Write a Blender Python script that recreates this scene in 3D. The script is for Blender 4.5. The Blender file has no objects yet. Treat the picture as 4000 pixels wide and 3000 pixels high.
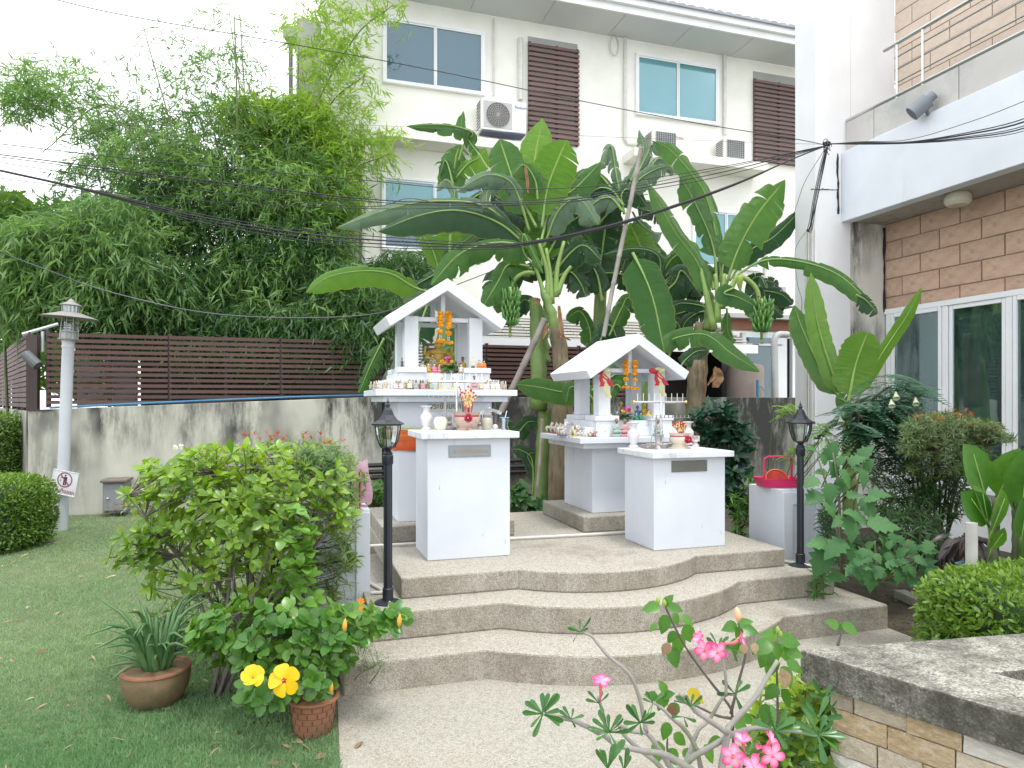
import bpy, bmesh, math, random
import numpy as np
from mathutils import Matrix, Vector, Quaternion
random.seed(7); RNG = np.random.default_rng(7)
R = math.radians
scn = bpy.context.scene
COL = scn.collection
# ------------------------------------------------------------------ camera, world, sun, exposure
CX, HY, FL, CAMZ = 1106.0, 865.0, 1500.0, 1.6
cam = bpy.data.cameras.new('camera'); camo = bpy.data.objects.new('camera', cam); COL.objects.link(camo)
camo.location = (0, 0, CAMZ); camo.rotation_euler = (R(90), 0, 0)
cam.sensor_width = 36; cam.lens = FL/2212*36; cam.shift_y = 35.5/2212; cam.clip_end = 400; cam.clip_start = .05
scn.camera = camo
SUN_EL, SUN_AZ = R(70), R(140)      # azimuth clockwise from +Y: behind and right of the viewer
w = bpy.data.worlds.new('World'); scn.world = w; w.use_nodes = True
nt = w.node_tree; bg = nt.nodes['Background']; bg.inputs[1].default_value = 0.15
sky = nt.nodes.new('ShaderNodeTexSky'); sky.sky_type = 'NISHITA'; sky.sun_disc = False
sky.sun_elevation = SUN_EL; sky.sun_rotation = SUN_AZ; sky.air_density = 1.2; sky.dust_density = 4
tc = nt.nodes.new('ShaderNodeTexCoord'); no = nt.nodes.new('ShaderNodeTexNoise'); no.inputs['Scale'].default_value = 2.2
no.inputs['Detail'].default_value = 4; nt.links.new(tc.outputs['Generated'], no.inputs['Vector'])
mr = nt.nodes.new('ShaderNodeMapRange'); mr.inputs[1].default_value = .3; mr.inputs[2].default_value = .65
mr.inputs[3].default_value = .86; mr.inputs[4].default_value = .97; nt.links.new(no.outputs[0], mr.inputs[0])
mx = nt.nodes.new('ShaderNodeMix'); mx.data_type = 'RGBA'; nt.links.new(mr.outputs[0], mx.inputs[0])
nt.links.new(sky.outputs[0], mx.inputs[6]); mx.inputs[7].default_value = (9.6, 9.8, 10.1, 1)
nt.links.new(mx.outputs[2], bg.inputs[0])
sl = bpy.data.lights.new('sun', 'SUN'); sl.energy = 1.5; sl.angle = R(14); sl.color = (1, .97, .91)
so = bpy.data.objects.new('sun', sl); COL.objects.link(so); so.location = (2, -3, 12)
so.rotation_euler = Vector((math.sin(SUN_AZ)*math.cos(SUN_EL), math.cos(SUN_AZ)*math.cos(SUN_EL), math.sin(SUN_EL))).to_track_quat('Z', 'Y').to_euler()
vs = scn.view_settings; vs.view_transform = 'Standard'; vs.look = 'None'; vs.gamma = 1; vs.use_curve_mapping = False; vs.exposure = 0.56
scn.cycles.use_denoising = True; scn.cycles.max_bounces = 6; scn.cycles.transparent_max_bounces = 12
# ------------------------------------------------------------------ coordinates
S = Matrix.Rotation(R(17.5), 4, 'Z')          # shrine grid (u right, v away) -> world
SI = S.inverted()
def W(u, v, z=0): return S @ Vector((u, v, z))
def P(x, y, Y): return Vector(((x-CX)/FL*Y, Y, CAMZ+(HY-y)/FL*Y))
def G(x, y, z=0): return P(x, y, (CAMZ-z)*FL/(y-HY))      # point on level z
def Pv(x, y, v):                                            # point on the plane v = const, as (u, v, z)
    d = SI @ (P(x, y, 1)-Vector((0, 0, CAMZ))); k = v/d.y; return Vector((d.x*k, v, CAMZ+d.z*k))
def Pu(x, y, u):
    d = SI @ (P(x, y, 1)-Vector((0, 0, CAMZ))); k = u/d.x; return Vector((u, d.y*k, CAMZ+d.z*k))
def crop(ox, oy, w):
    k = w/2212/1.80832
    return lambda x, y: (ox/1.80832+x*k, oy/1.80832+y*k)
K1, K2, K3, K4 = crop(0, 0, 1400), crop(1100, 0, 1200), crop(2200, 0, 1100), crop(3000, 0, 1000)
K5, K6, K7, K8 = crop(1200, 400, 1200), crop(2200, 500, 1200), crop(3000, 700, 1000), crop(0, 1000, 1400)
KA, KB = crop(1850, 1150, 600), crop(2600, 1150, 600)
# ------------------------------------------------------------------ materials
MATS = {}
def nodes(name):
    m = bpy.data.materials.new(name); m.use_nodes = True; t = m.node_tree
    return m, t, t.nodes['Principled BSDF'], t.nodes['Material Output']
def N(t, kind, **k):
    n = t.nodes.new('ShaderNode'+kind)
    for a, b in k.items():
        if a.startswith('i_'):
            key = a[2:]; key = int(key) if key.isdigit() else key.replace('_', ' ')
            n.inputs[key].default_value = b
        else: setattr(n, a, b)
    return n
def L(t, a, b): t.links.new(a, b)
def mixc(t, fac, a, b, mode='MIX'):
    n = t.nodes.new('ShaderNodeMix'); n.data_type = 'RGBA'; n.blend_type = mode
    for s, i in ((fac, 0), (a, 6), (b, 7)):
        if hasattr(s, 'links'): L(t, s, n.inputs[i])
        elif i == 0: n.inputs[0].default_value = s
        else: n.inputs[i].default_value = tuple(s)+(1,) if len(s) == 3 else s
    return n.outputs[2]
def rng(t, src, a, b, c=0, d=1):
    n = N(t, 'MapRange', i_1=a, i_2=b, i_3=c, i_4=d); L(t, src, n.inputs[0]); return n.outputs[0]
def noise(t, scale, detail=4, vec=None, st=(1, 1, 1), rough=.55, coord='Object'):
    c = N(t, 'TexCoord'); mp = N(t, 'Mapping'); mp.inputs['Scale'].default_value = st
    L(t, vec or c.outputs[coord], mp.inputs[0])
    n = N(t, 'TexNoise', i_Scale=scale, i_Detail=detail, i_Roughness=rough); L(t, mp.outputs[0], n.inputs[0]); return n.outputs[0]
def bump(t, b, h, s, dist=.01):
    n = N(t, 'Bump', i_Strength=s, i_Distance=dist); L(t, h, n.inputs['Height']); L(t, n.outputs[0], b.inputs['Normal'])
def mul(c, k): return tuple(min(1, x*k) for x in c)
def mat(name, c, r=.6, var=.12, vsc=3, bmp=.0, bs=60, metal=0, rnd=0, spec=.5, c2=None, c2t=(.55, .7), c2s=2, st=(1, 1, 1), trans=0):
    if name in MATS: return MATS[name]
    m, t, b, o = nodes(name)
    col = mixc(t, rng(t, noise(t, vsc, 5), .3, .7), mul(c, 1-var), mul(c, 1+var))
    if c2 is not None: col = mixc(t, rng(t, noise(t, c2s, 6, st=st, rough=.7), c2t[0], c2t[1]), col, c2)
    if rnd:
        oi = N(t, 'ObjectInfo'); hs = N(t, 'HueSaturation'); L(t, rng(t, oi.outputs['Random'], 0, 1, 1-rnd, 1+rnd), hs.inputs['Value'])
        L(t, col, hs.inputs['Color']); col = hs.outputs[0]
    L(t, col, b.inputs['Base Color']); b.inputs['Roughness'].default_value = r; b.inputs['Metallic'].default_value = metal
    b.inputs['Specular IOR Level'].default_value = spec
    if trans: b.inputs['Transmission Weight'].default_value = trans
    if bmp: bump(t, b, noise(t, bs, 4), bmp)
    MATS[name] = m; return m
def leafmat(name, c, c2, r=.42, tr=.35, veins=False):
    """leaf: colour runs from c to c2 with the leaf's own 'tint' value (or its object's random), thin and translucent"""
    if name in MATS: return MATS[name]
    m, t, b, o = nodes(name)
    a = N(t, 'Attribute', attribute_name='tint'); oi = N(t, 'ObjectInfo')
    s = N(t, 'Math', operation='ADD'); L(t, a.outputs['Fac'], s.inputs[0]); 
    f = N(t, 'Math', operation='MULTIPLY', i_1=.55); L(t, oi.outputs['Random'], f.inputs[0]); L(t, f.outputs[0], s.inputs[1])
    col = mixc(t, s.outputs[0], c, c2)
    col = mixc(t, rng(t, noise(t, 9, 3), .35, .7, 0, .35), col, mul(c, .6))
    if veins:
        uv = N(t, 'UVMap'); sx = N(t, 'SeparateXYZ'); L(t, uv.outputs[0], sx.inputs[0])
        ab = N(t, 'Math', operation='ABSOLUTE'); L(t, sx.outputs[0], ab.inputs[0])
        mid = N(t, 'Math', operation='LESS_THAN', i_1=.045); L(t, ab.outputs[0], mid.inputs[0])
        wv = N(t, 'TexWave', i_Scale=veins, i_Distortion=.6); wv.bands_direction = 'Y'; L(t, uv.outputs[0], wv.inputs[0])
        col = mixc(t, rng(t, wv.outputs['Fac'], 0, 1, 0, .22), col, mul(c2, 1.2))
        edge = rng(t, ab.outputs[0], .93, 1, 0, .6); col = mixc(t, edge, col, (.30, .30, .06))
        col = mixc(t, mid.outputs[0], col, (.36, .48, .13)); bump(t, b, wv.outputs['Fac'], .5, .01)
    L(t, col, b.inputs['Base Color']); b.inputs['Roughness'].default_value = r
    tl = N(t, 'BsdfTranslucent'); hs = N(t, 'HueSaturation', i_Saturation=1.15, i_Value=1.5); L(t, col, hs.inputs['Color']); 
    hs.inputs['Hue'].default_value = .485; L(t, hs.outputs[0], tl.inputs[0])
    ms = N(t, 'MixShader', i_0=tr); L(t, b.outputs[0], ms.inputs[1]); L(t, tl.outputs[0], ms.inputs[2]); L(t, ms.outputs[0], o.inputs[0])
    MATS[name] = m; return m
def plaster(name, c, streak=.0, dirt=(.16, .16, .15), lo=.58, hi=.72, rnd=0, fine=.35, topz=None, zs=.35, mask=(.42, .62), chips=0, sc=7):
    """painted render: soft mottling, vertical run marks of dirt, fine relief"""
    if name in MATS: return MATS[name]
    m, t, b, o = nodes(name)
    col = mixc(t, rng(t, noise(t, 1.3, 6), .3, .7), mul(c, .90), mul(c, 1.05))
    if streak:
        n1 = noise(t, sc, 8, st=(1, 1, zs*.35), rough=.75); n2 = noise(t, 1.1, 3, st=(1, 1, .5))
        ml = N(t, 'Math', operation='MULTIPLY'); L(t, rng(t, n1, lo, hi), ml.inputs[0]); L(t, rng(t, n2, *mask), ml.inputs[1]); f = ml.outputs[0]
        if topz:
            g = N(t, 'NewGeometry'); sx = N(t, 'SeparateXYZ'); L(t, g.outputs['Position'], sx.inputs[0])
            k = N(t, 'Math', operation='MULTIPLY'); L(t, f, k.inputs[0]); L(t, rng(t, sx.outputs[2], topz[0], topz[1]), k.inputs[1]); f = k.outputs[0]
        k2 = N(t, 'Math', operation='MULTIPLY', i_1=streak); L(t, f, k2.inputs[0]); col = mixc(t, k2.outputs[0], col, dirt)
    if chips:
        n3 = noise(t, 26, 6, st=(1, 1, .28), rough=.8); n4 = noise(t, 2.3, 2); m3 = N(t, 'Math', operation='MULTIPLY'); L(t, rng(t, n3, .655, .68), m3.inputs[0]); L(t, rng(t, n4, .48, .6), m3.inputs[1])
        m4 = N(t, 'Math', operation='MULTIPLY', i_1=chips); L(t, m3.outputs[0], m4.inputs[0]); col = mixc(t, m4.outputs[0], col, (.20, .20, .19))
    L(t, col, b.inputs['Base Color']); b.inputs['Roughness'].default_value = .7; b.inputs['Specular IOR Level'].default_value = .3
    bump(t, b, noise(t, 45, 5), fine*.4, .004)
    MATS[name] = m; return m
def aggregate(name, c1, c2, dark, sc=230, amount=.45, blot=(.5, .75), top=None, bsc=1.6):
    """washed gravel finish: small pale and dark stones in cement, larger weather stains; top darkens upright faces further"""
    if name in MATS: return MATS[name]
    m, t, b, o = nodes(name)
    c = N(t, 'TexCoord'); v = N(t, 'TexVoronoi', i_Scale=sc); L(t, c.outputs['Object'], v.inputs[0])
    sx = N(t, 'SeparateColor'); L(t, v.outputs['Color'], sx.inputs[0])
    col = mixc(t, rng(t, sx.outputs[0], .1, .9), c1, c2)
    gp = rng(t, v.outputs['Distance'], .25, .6, 0, .55); col = mixc(t, gp, col, mul(c1, .5))
    col = mixc(t, rng(t, noise(t, sc*.3, 3), .35, .65, 0, .5), col, mul(c2, .8))
    n1 = noise(t, bsc, 7, rough=.72); col = mixc(t, rng(t, n1, blot[0], blot[1], 0, amount), col, dark)
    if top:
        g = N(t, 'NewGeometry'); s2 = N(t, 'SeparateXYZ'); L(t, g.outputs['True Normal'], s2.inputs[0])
        side = rng(t, s2.outputs[2], .2, .8, 1, 0)  # upright faces take more of the dark tone than level ones
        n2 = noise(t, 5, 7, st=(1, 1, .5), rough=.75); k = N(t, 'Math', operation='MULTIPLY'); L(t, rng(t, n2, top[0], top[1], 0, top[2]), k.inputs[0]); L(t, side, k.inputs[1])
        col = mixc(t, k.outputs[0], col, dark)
    L(t, col, b.inputs['Base Color']); b.inputs['Roughness'].default_value = .85; b.inputs['Specular IOR Level'].default_value = .25
    bump(t, b, v.outputs['Distance'], .6, .004)
    MATS[name] = m; return m
def glassmat(name, tint=(.7, .8, .8), refl=.18, rough=.02):
    if name in MATS: return MATS[name]
    m, t, b, o = nodes(name)
    tr = N(t, 'BsdfTransparent'); tr.inputs[0].default_value = tint+(1,); gl = N(t, 'BsdfGlossy', i_Roughness=rough)
    gl.inputs[0].default_value = (.9, .95, 1, 1)
    fr = N(t, 'LayerWeight', i_Blend=.35); f = rng(t, fr.outputs['Fresnel'], 0, 1, refl*.6, refl*3.2)
    ms = N(t, 'MixShader'); L(t, f, ms.inputs[0]); L(t, tr.outputs[0], ms.inputs[1]); L(t, gl.outputs[0], ms.inputs[2]); L(t, ms.outputs[0], o.inputs[0])
    MATS[name] = m; return m
# ------------------------------------------------------------------ mesh building
class MB:
    def __init__(s): s.v = []; s.f = []; s.mi = []; s.uv = None
    def add(s, vs, fs, T=None, mi=0):
        k = len(s.v); s.v += [(T @ Vector(q)) if T is not None else Vector(q) for q in vs]
        s.f += [tuple(i+k for i in f) for f in fs]; s.mi += [mi]*len(fs); return s
    def box(s, x0, x1, y0, y1, z0, z1, T=S, mi=0):
        vs = [(x, y, z) for z in (z0, z1) for y in (y0, y1) for x in (x0, x1)]
        return s.add(vs, [(0, 2, 3, 1), (4, 5, 7, 6), (0, 1, 5, 4), (2, 6, 7, 3), (0, 4, 6, 2), (1, 3, 7, 5)], T, mi)
    def prism(s, pts, z0, z1, T=S, mi=0):
        n = len(pts); a = sum(pts[i][0]*pts[(i+1) % n][1]-pts[(i+1) % n][0]*pts[i][1] for i in range(n))
        if a < 0: pts = pts[::-1]
        vs = [(p[0], p[1], z0) for p in pts]+[(p[0], p[1], z1) for p in pts]
        fs = [tuple(range(n))[::-1], tuple(range(n, 2*n))]+[(i, (i+1) % n, (i+1) % n+n, i+n) for i in range(n)]
        return s.add(vs, fs, T, mi)
    def tube(s, pts, rad, n=8, mi=0, cap=True, T=None):
        pts = [Vector(p) for p in pts]; m = len(pts)
        if not hasattr(rad, '__len__'): rad = [rad]*m
        vs = []; up = None
        for i, p in enumerate(pts):
            t = (pts[min(i+1, m-1)]-pts[max(i-1, 0)]).normalized()
            if up is None: up = Vector((0, 0, 1)) if abs(t.z) < .9 else Vector((1, 0, 0))
            a = t.cross(up).normalized(); up = a.cross(t).normalized()
            vs += [p+(a*math.cos(q)+up*math.sin(q))*rad[i] for q in (2*math.pi*j/n for j in range(n))]
        fs = [(i*n+j, i*n+(j+1) % n, (i+1)*n+(j+1) % n, (i+1)*n+j) for i in range(m-1) for j in range(n)]
        if cap: fs += [tuple(range(n))[::-1], tuple(range((m-1)*n, m*n))]
        return s.add(vs, fs, T, mi)
    def lathe(s, prof, T=None, n=20, mi=0, sx=1, sy=1):
        vs = []; m = len(prof)
        for r, z in prof: vs += [(max(r, 1e-4)*math.cos(2*math.pi*j/n)*sx, max(r, 1e-4)*math.sin(2*math.pi*j/n)*sy, z) for j in range(n)]
        fs = [(i*n+j, i*n+(j+1) % n, (i+1)*n+(j+1) % n, (i+1)*n+j) for i in range(m-1) for j in range(n)]
        fs += [tuple(range(n))[::-1], tuple(range((m-1)*n, m*n))]
        return s.add(vs, fs, T, mi)
    def ell(s, c, r, T=None, n=10, k=6, mi=0, rot=None):
        vs = []; rot = rot or Matrix.Identity(3)
        for i in range(k+1):
            a = math.pi*i/k; vs += [Vector(c)+rot @ Vector((r[0]*max(math.sin(a), .01)*math.cos(2*math.pi*j/n), r[1]*max(math.sin(a), .01)*math.sin(2*math.pi*j/n), r[2]*math.cos(a))) for j in range(n)]
        fs = [(i*n+j, (i+1)*n+j, (i+1)*n+(j+1) % n, i*n+(j+1) % n) for i in range(k) for j in range(n)]
        return s.add(vs, fs, T, mi)
    def build(s, name, mats, parent=None, loc=None, bevel=0, smooth=False, fix=True, rot=None, **props):
        me = bpy.data.meshes.new(name); o = bpy.data.objects.new(name, me); COL.objects.link(o)
        if parent is not None: base = ROOTM[parent.name]; o.parent = parent; ROOTM[o.name] = base
        else:
            if loc is None:
                xs = [v.x for v in s.v]; ys = [v.y for v in s.v]; loc = ((min(xs)+max(xs))/2, (min(ys)+max(ys))/2, min(v.z for v in s.v))
            base = Matrix.Translation(loc) @ (rot if rot is not None else Matrix.Identity(4)); o.matrix_world = base; ROOTM[o.name] = base
        inv = base.inverted()
        me.from_pydata([inv @ v for v in s.v], [], s.f)
        for m_ in (mats if isinstance(mats, (list, tuple)) else [mats]): me.materials.append(m_)
        if any(s.mi): me.polygons.foreach_set('material_index', s.mi)
        if fix:
            bm = bmesh.new(); bm.from_mesh(me); bmesh.ops.recalc_face_normals(bm, faces=bm.faces); bm.to_mesh(me); bm.free()
        if smooth: me.polygons.foreach_set('use_smooth', [True]*len(me.polygons))
        if s.uv is not None:
            ul = me.uv_layers.new(name='UVMap'); idx = np.zeros(len(me.loops), np.int32); me.loops.foreach_get('vertex_index', idx)
            ul.data.foreach_set('uv', np.array(s.uv, np.float32)[idx].ravel())
        if smooth == 'auto':
            me.polygons.foreach_set('use_smooth', [True]*len(me.polygons)); me.set_sharp_from_angle(angle=R(38))
        if bevel:
            b = o.modifiers.new('bevel', 'BEVEL'); b.width = bevel; b.segments = 2; b.limit_method = 'ANGLE'; b.angle_limit = R(40)
        for k_, v_ in props.items(): o[k_] = v_
        return o
ROOTM = {}
def thing(name, label, cat, loc, group=None, rz=R(17.5), kind=None):
    o = bpy.data.objects.new(name, None); COL.objects.link(o); M_ = Matrix.Translation(loc) @ Matrix.Rotation(rz, 4, 'Z')
    o.matrix_world = M_; ROOTM[o.name] = M_; o.empty_display_size = .1
    tag(o, label, cat, group, kind); return o
def tag(o, label=None, cat=None, group=None, kind=None):
    for k, v in (('label', label), ('category', cat), ('group', group), ('kind', kind)):
        if v: o[k] = v
    return o
def inst(me, name, parent, M_, label=None, material=None):
    """object that shares the mesh, standing at world matrix M_"""
    o = bpy.data.objects.new(name, me); COL.objects.link(o)
    if parent is not None:
        o.parent = parent; o.matrix_local = ROOTM[parent.name].inverted() @ M_; ROOTM[o.name] = M_
    else: o.matrix_world = M_; ROOTM[o.name] = M_
    if label: o['label'] = label
    return o
def copy_tree(root, M_, label, mats=None):
    c = root.copy(); COL.objects.link(c); c.matrix_world = M_; ROOTM[c.name] = M_; c['label'] = label
    def sub(a, b):
        for ch in [x for x in KIDS.get(a.name, [])]:
            d = ch.copy(); COL.objects.link(d); d.parent = b; ROOTM[d.name] = M_
            if mats and ch.name.split('.')[0] in mats: 
                d.material_slots[0].link = 'OBJECT'; d.material_slots[0].material = mats[ch.name.split('.')[0]]
            sub(ch, d)
    sub(root, c); return c
KIDS = {}
_b = MB.build
def _bk(s, name, mats, parent=None, **k):
    o = _b(s, name, mats, parent, **k)
    if parent is not None: KIDS.setdefault(parent.name, []).append(o)
    return o
MB.build = _bk
def unit_box(name, material, bevel=0):
    o = MB().box(-.5, .5, -.5, .5, -.5, .5, T=None).build(name, material, loc=(0, 0, 0)); me = o.data; bpy.data.objects.remove(o); return me
def boxM(u0, u1, v0, v1, z0, z1, base=S): return base @ Matrix.Translation(((u0+u1)/2, (v0+v1)/2, (z0+z1)/2)) @ Matrix.Diagonal((abs(u1-u0), abs(v1-v0), abs(z1-z0), 1))
def spline(pts, n):
    """Catmull-Rom through pts, n samples"""
    pts = [np.array(p, float) for p in pts]
    if len(pts) == 2: return [Vector(pts[0]+(pts[1]-pts[0])*i/(n-1)) for i in range(n)]
    q = [2*pts[0]-pts[1]]+pts+[2*pts[-1]-pts[-2]]; out = []
    for i in range(n):
        t = i/(n-1)*(len(pts)-1); k = min(int(t), len(pts)-2); t -= k; a, b, c, d = q[k:k+4]
        out.append(Vector(.5*((2*b)+(-a+c)*t+(2*a-5*b+4*c-d)*t*t+(-a+3*b-3*c+d)*t**3)))
    return out
def np_mesh(name, V, F, mats, tint=None, parent=None, loc=None, mi=None, smooth=False, **props):
    """mesh from arrays; V world (n,3), F (m,4) or (m,3)"""
    me = bpy.data.meshes.new(name); o = bpy.data.objects.new(name, me); COL.objects.link(o)
    if parent is not None: base = ROOTM[parent.name]; o.parent = parent; ROOTM[o.name] = base
    else: base = Matrix.Translation(loc if loc is not None else Vector(V.mean(0))); o.matrix_world = base; ROOTM[o.name] = base
    inv = np.array(base.inverted()); V = V @ inv[:3, :3].T+inv[:3, 3]; k = F.shape[1]
    me.vertices.add(len(V)); me.vertices.foreach_set('co', V.astype(np.float32).ravel())
    me.loops.add(F.size); me.loops.foreach_set('vertex_index', F.astype(np.int32).ravel())
    me.polygons.add(len(F)); me.polygons.foreach_set('loop_start', (np.arange(len(F))*k).astype(np.int32)); me.polygons.foreach_set('loop_total', np.full(len(F), k, np.int32))
    if mi is not None: me.polygons.foreach_set('material_index', mi)
    me.update(calc_edges=True)
    if smooth: me.polygons.foreach_set('use_smooth', [True]*len(F))
    for m_ in (mats if isinstance(mats, (list, tuple)) else [mats]): me.materials.append(m_)
    if tint is not None:
        a = me.attributes.new('tint', 'FLOAT', 'POINT'); a.data.foreach_set('value', tint.astype(np.float32))
    for k_, v_ in props.items(): o[k_] = v_
    return o
def frames(d, up=None, roll=None):
    """per-row orthonormal frames: y along d, z near up, rolled"""
    n = len(d); d = d/np.linalg.norm(d, axis=1, keepdims=True)
    up = np.tile([0, 0, 1.], (n, 1)) if up is None else up
    x = np.cross(d, up); l = np.linalg.norm(x, axis=1, keepdims=True); x = np.where(l < 1e-3, [1., 0, 0], x/np.maximum(l, 1e-6)); z = np.cross(x, d)
    if roll is not None:
        c, s_ = np.cos(roll)[:, None], np.sin(roll)[:, None]; x, z = x*c+z*s_, z*c-x*s_
    return np.stack([x, d, z], 2)
def scatter(tv, tf, pos, fr, sc):
    """copies of a template: returns V, F"""
    n, m = len(pos), len(tv); sc = np.asarray(sc); sc = sc[:, None] if sc.ndim == 1 else sc
    V = np.einsum('nij,nmj->nmi', fr, tv[None]*sc[:, None, :])+pos[:, None, :]
    F = tf[None]+(np.arange(n)*m)[:, None, None]; return V.reshape(-1, 3), F.reshape(-1, tf.shape[1])
def leaf_template(wd, prof, fold=.25, droop=.15):
    """leaf of length 1 along y; prof = [(t, half width)]; returns verts and quads"""
    v = []; 
    for t, h in prof: z = -droop*t*t; v += [(-h*wd, t, z+h*wd*fold), (0, t, z), (h*wd, t, z+h*wd*fold)]
    f = []
    for i in range(len(prof)-1): a = i*3; f += [(a, a+1, a+4, a+3), (a+1, a+2, a+5, a+4)]
    return np.array(v, float), np.array(f)
LT_OV = leaf_template(1, [(0, .01), (.15, .09), (.4, .2), (.68, .235), (.88, .13), (1, .005)])        # obovate shrub leaf
LT_RND = leaf_template(1, [(0, .03), (.1, .2), (.35, .34), (.65, .33), (.88, .18), (1, .01)], .15, .2)  # round leaf
LT_SM = leaf_template(1, [(0, .02), (.35, .2), (.7, .17), (1, .0)], .3, .1)
LT_THIN = leaf_template(1, [(0, .015), (.3, .075), (.65, .06), (1, .003)], .2, .35)
LT_SPAT = leaf_template(1, [(0, .025), (.3, .055), (.6, .105), (.82, .135), (.94, .10), (1, .02)], .3, .12)  # spatulate (desert rose)
def leaf_mesh(name, lt, m, thick=0):
    me = bpy.data.meshes.new(name); me.from_pydata([tuple(q) for q in lt[0]], [], [tuple(int(i) for i in q) for q in lt[1]]); me.materials.append(m)
    me.polygons.foreach_set('use_smooth', [True]*len(me.polygons)); return me
def Mfrom(pos, fr, sc):
    M_ = Matrix.Identity(4)
    for i in range(3):
        for j in range(3): M_[i][j] = fr[i][j]*sc
        M_[i][3] = pos[i]
    return M_
def foliage(parent, lt, me, pos, d, sc, mt, tint, up=None, roll=None, nparts=300, pname='leaf', sname='foliage'):
    """the leaves that show largest become parts of their own, the rest one mass"""
    fr = frames(d, up, roll); dist = pos[:, 1]-sc*8; order = np.argsort(dist); k = min(nparts, len(pos))
    for i in order[:k]: inst(me, pname, parent, Mfrom(pos[i], fr[i], float(sc[i])))
    r = order[k:]
    if len(r):
        V, F = scatter(lt[0], lt[1], pos[r], fr[r], sc[r]); tn = np.repeat(tint[r], len(lt[0]))
        np_mesh(sname, V, F, mt, tn, parent, smooth=True, kind='stuff')
def rnd_dir(n, lo=-1, hi=1):
    z = RNG.uniform(lo, hi, n); a = RNG.uniform(0, 2*math.pi, n); r = np.sqrt(np.maximum(0, 1-z*z)); return np.stack([r*np.cos(a), r*np.sin(a), z], 1)
WHITE = plaster('white_paint', (.66, .70, .77), .75, (.25, .25, .24), .55, .70, zs=.22, mask=(.45, .6), chips=.8)
WHITE_EDGE = plaster('worn_white_paint', (.68, .71, .76), .9, (.20, .20, .19), .50, .64, zs=1.5, mask=(.44, .56), chips=.9)
WHITE_CLEAN = plaster('white_paint_clean', (.70, .73, .78), .35, (.35, .35, .34), .58, .72, zs=.3, chips=.3)
# ================================================================== ground
GRASS_BASE = mat('lawn_soil', (.12, .145, .075), .95, .25, 5, .5, 40, c2=(.17, .15, .09), c2t=(.5, .75), c2s=.9)
SOIL = mat('garden_soil', (.075, .058, .042), .95, .3, 6, .8, 25)
MB().box(-60, 60, -12, 120, -.5, -.03, T=None).build('ground', mat('far_ground', (.12, .13, .07), .95, .2, .3), kind='structure')
pl = [W(.20, -3), W(.2, 3.2), W(.24, 3.9), W(.1, 4.6), W(.1, 11.2), W(-14, 11.2), W(-14, -3)]
MB().prism([(p.x, p.y) for p in pl], -.2, 0, T=None).build('lawn', GRASS_BASE, kind='structure')
pl = [W(3.98, -3), W(3.98, 3.86), W(3.9, 5), W(3.7, 6.6), W(.1, 6.6), W(.1, 11.2), W(12, 11.2), W(12, -3)]
MB().prism([(p.x, p.y) for p in pl], -.2, -.004, T=None).build('garden_bed', SOIL, kind='structure')
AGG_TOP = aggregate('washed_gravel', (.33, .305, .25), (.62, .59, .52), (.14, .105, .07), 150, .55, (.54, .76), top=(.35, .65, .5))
AGG_PATH = aggregate('path_gravel', (.33, .31, .26), (.55, .53, .465), (.26, .19, .12), 150, .5, (.52, .72), bsc=1.1)
MB().prism([(.20, -3), (.195, 3.1), (.235, 4.0), (3.98, 4.0), (3.98, -3)], -.12, .004).build('path', AGG_PATH, kind='structure')
# steps
st = thing('stone_steps', 'three washed-gravel steps with curved bulging fronts carrying the two white shrines', 'steps', W(2.1, 3.9))
def step_outline(ul, ur, vf, kl, kr, cy, r, vb):
    c = (kl+kr)/2; h = (kr-kl)/2; a0 = math.asin(min(1, h/r)); pts = [(ul, vb), (ul, vf), (kl, vf)]
    oy = vf+math.cos(a0)*r
    for i in range(1, 24): a = -a0+2*a0*i/24; pts.append((c+r*math.sin(a), oy-r*math.cos(a)))
    return pts+[(kr, vf), (ur, vf), (ur, vb)]
for nm, z0, z1, o_ in (('step', -.05, .173, step_outline(.26, 3.97, 3.84, 1.053, 3.1, 0, 1.70, 4.9)),
                       ('step', .173, .341, step_outline(.438, 3.795, 4.15, 1.244, 2.97, 0, 1.34, 4.85)),
                       ('top_landing', .341, .477, step_outline(.652, 3.56, 4.40, 1.43, 2.785, 0, 1.02, 6.65))):
    MB().prism(o_, z0, z1).build(nm, AGG_TOP, st, bevel=.012)
MB().prism([(.26, 4.9), (3.97, 4.9), (3.9, 6.6), (.3, 6.6)], -.05, .165).build('rear_footing', AGG_TOP, st, bevel=.01)
for (a, b, ax) in ((.66, 1.756, 5.49), (2.35, 3.45, 5.43)):
    MB().box(a, b, ax, ax+1.02, .477, .612).build('plinth', AGG_TOP, st, bevel=.012)
# thin white water pipes lying on the landing
PVC = mat('pvc_pipe', (.62, .62, .58), .4, .1, 8)
def pipe(name, pts, r, m, label, cat='pipe', n=8, group=None):
    o = MB().tube([W(*p) for p in pts], r, n).build(name, m, smooth='auto'); return tag(o, label, cat, group)
pipe('water_pipe', [(.5, 5.36, .495), (1.2, 5.33, .495), (2.35, 5.27, .495), (3.42, 5.25, .495), (3.44, 5.25, .49), (3.45, 5.25, .4), (3.45, 5.25, .36)], .011, PVC, 'long thin white pipe lying across the landing behind the offering tables')
pipe('water_pipe', [(.49, 4.83, .355), (.56, 4.6, .355), (.58, 4.4, .355), (.56, 4.25, .35)], .011, PVC, 'short white pipe on the step beside the left black lamp post')
pipe('water_pipe', [(.48, 4.56, .355), (.57, 4.55, .355)], .011, PVC, 'stub of white pipe from the left pedestal to the other pipe')
pipe('water_pipe', [(3.58, 4.8, .355), (3.62, 4.5, .355), (3.77, 4.22, .355)], .012, PVC, 'short white pipe on the step beside the right black lamp post')
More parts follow.
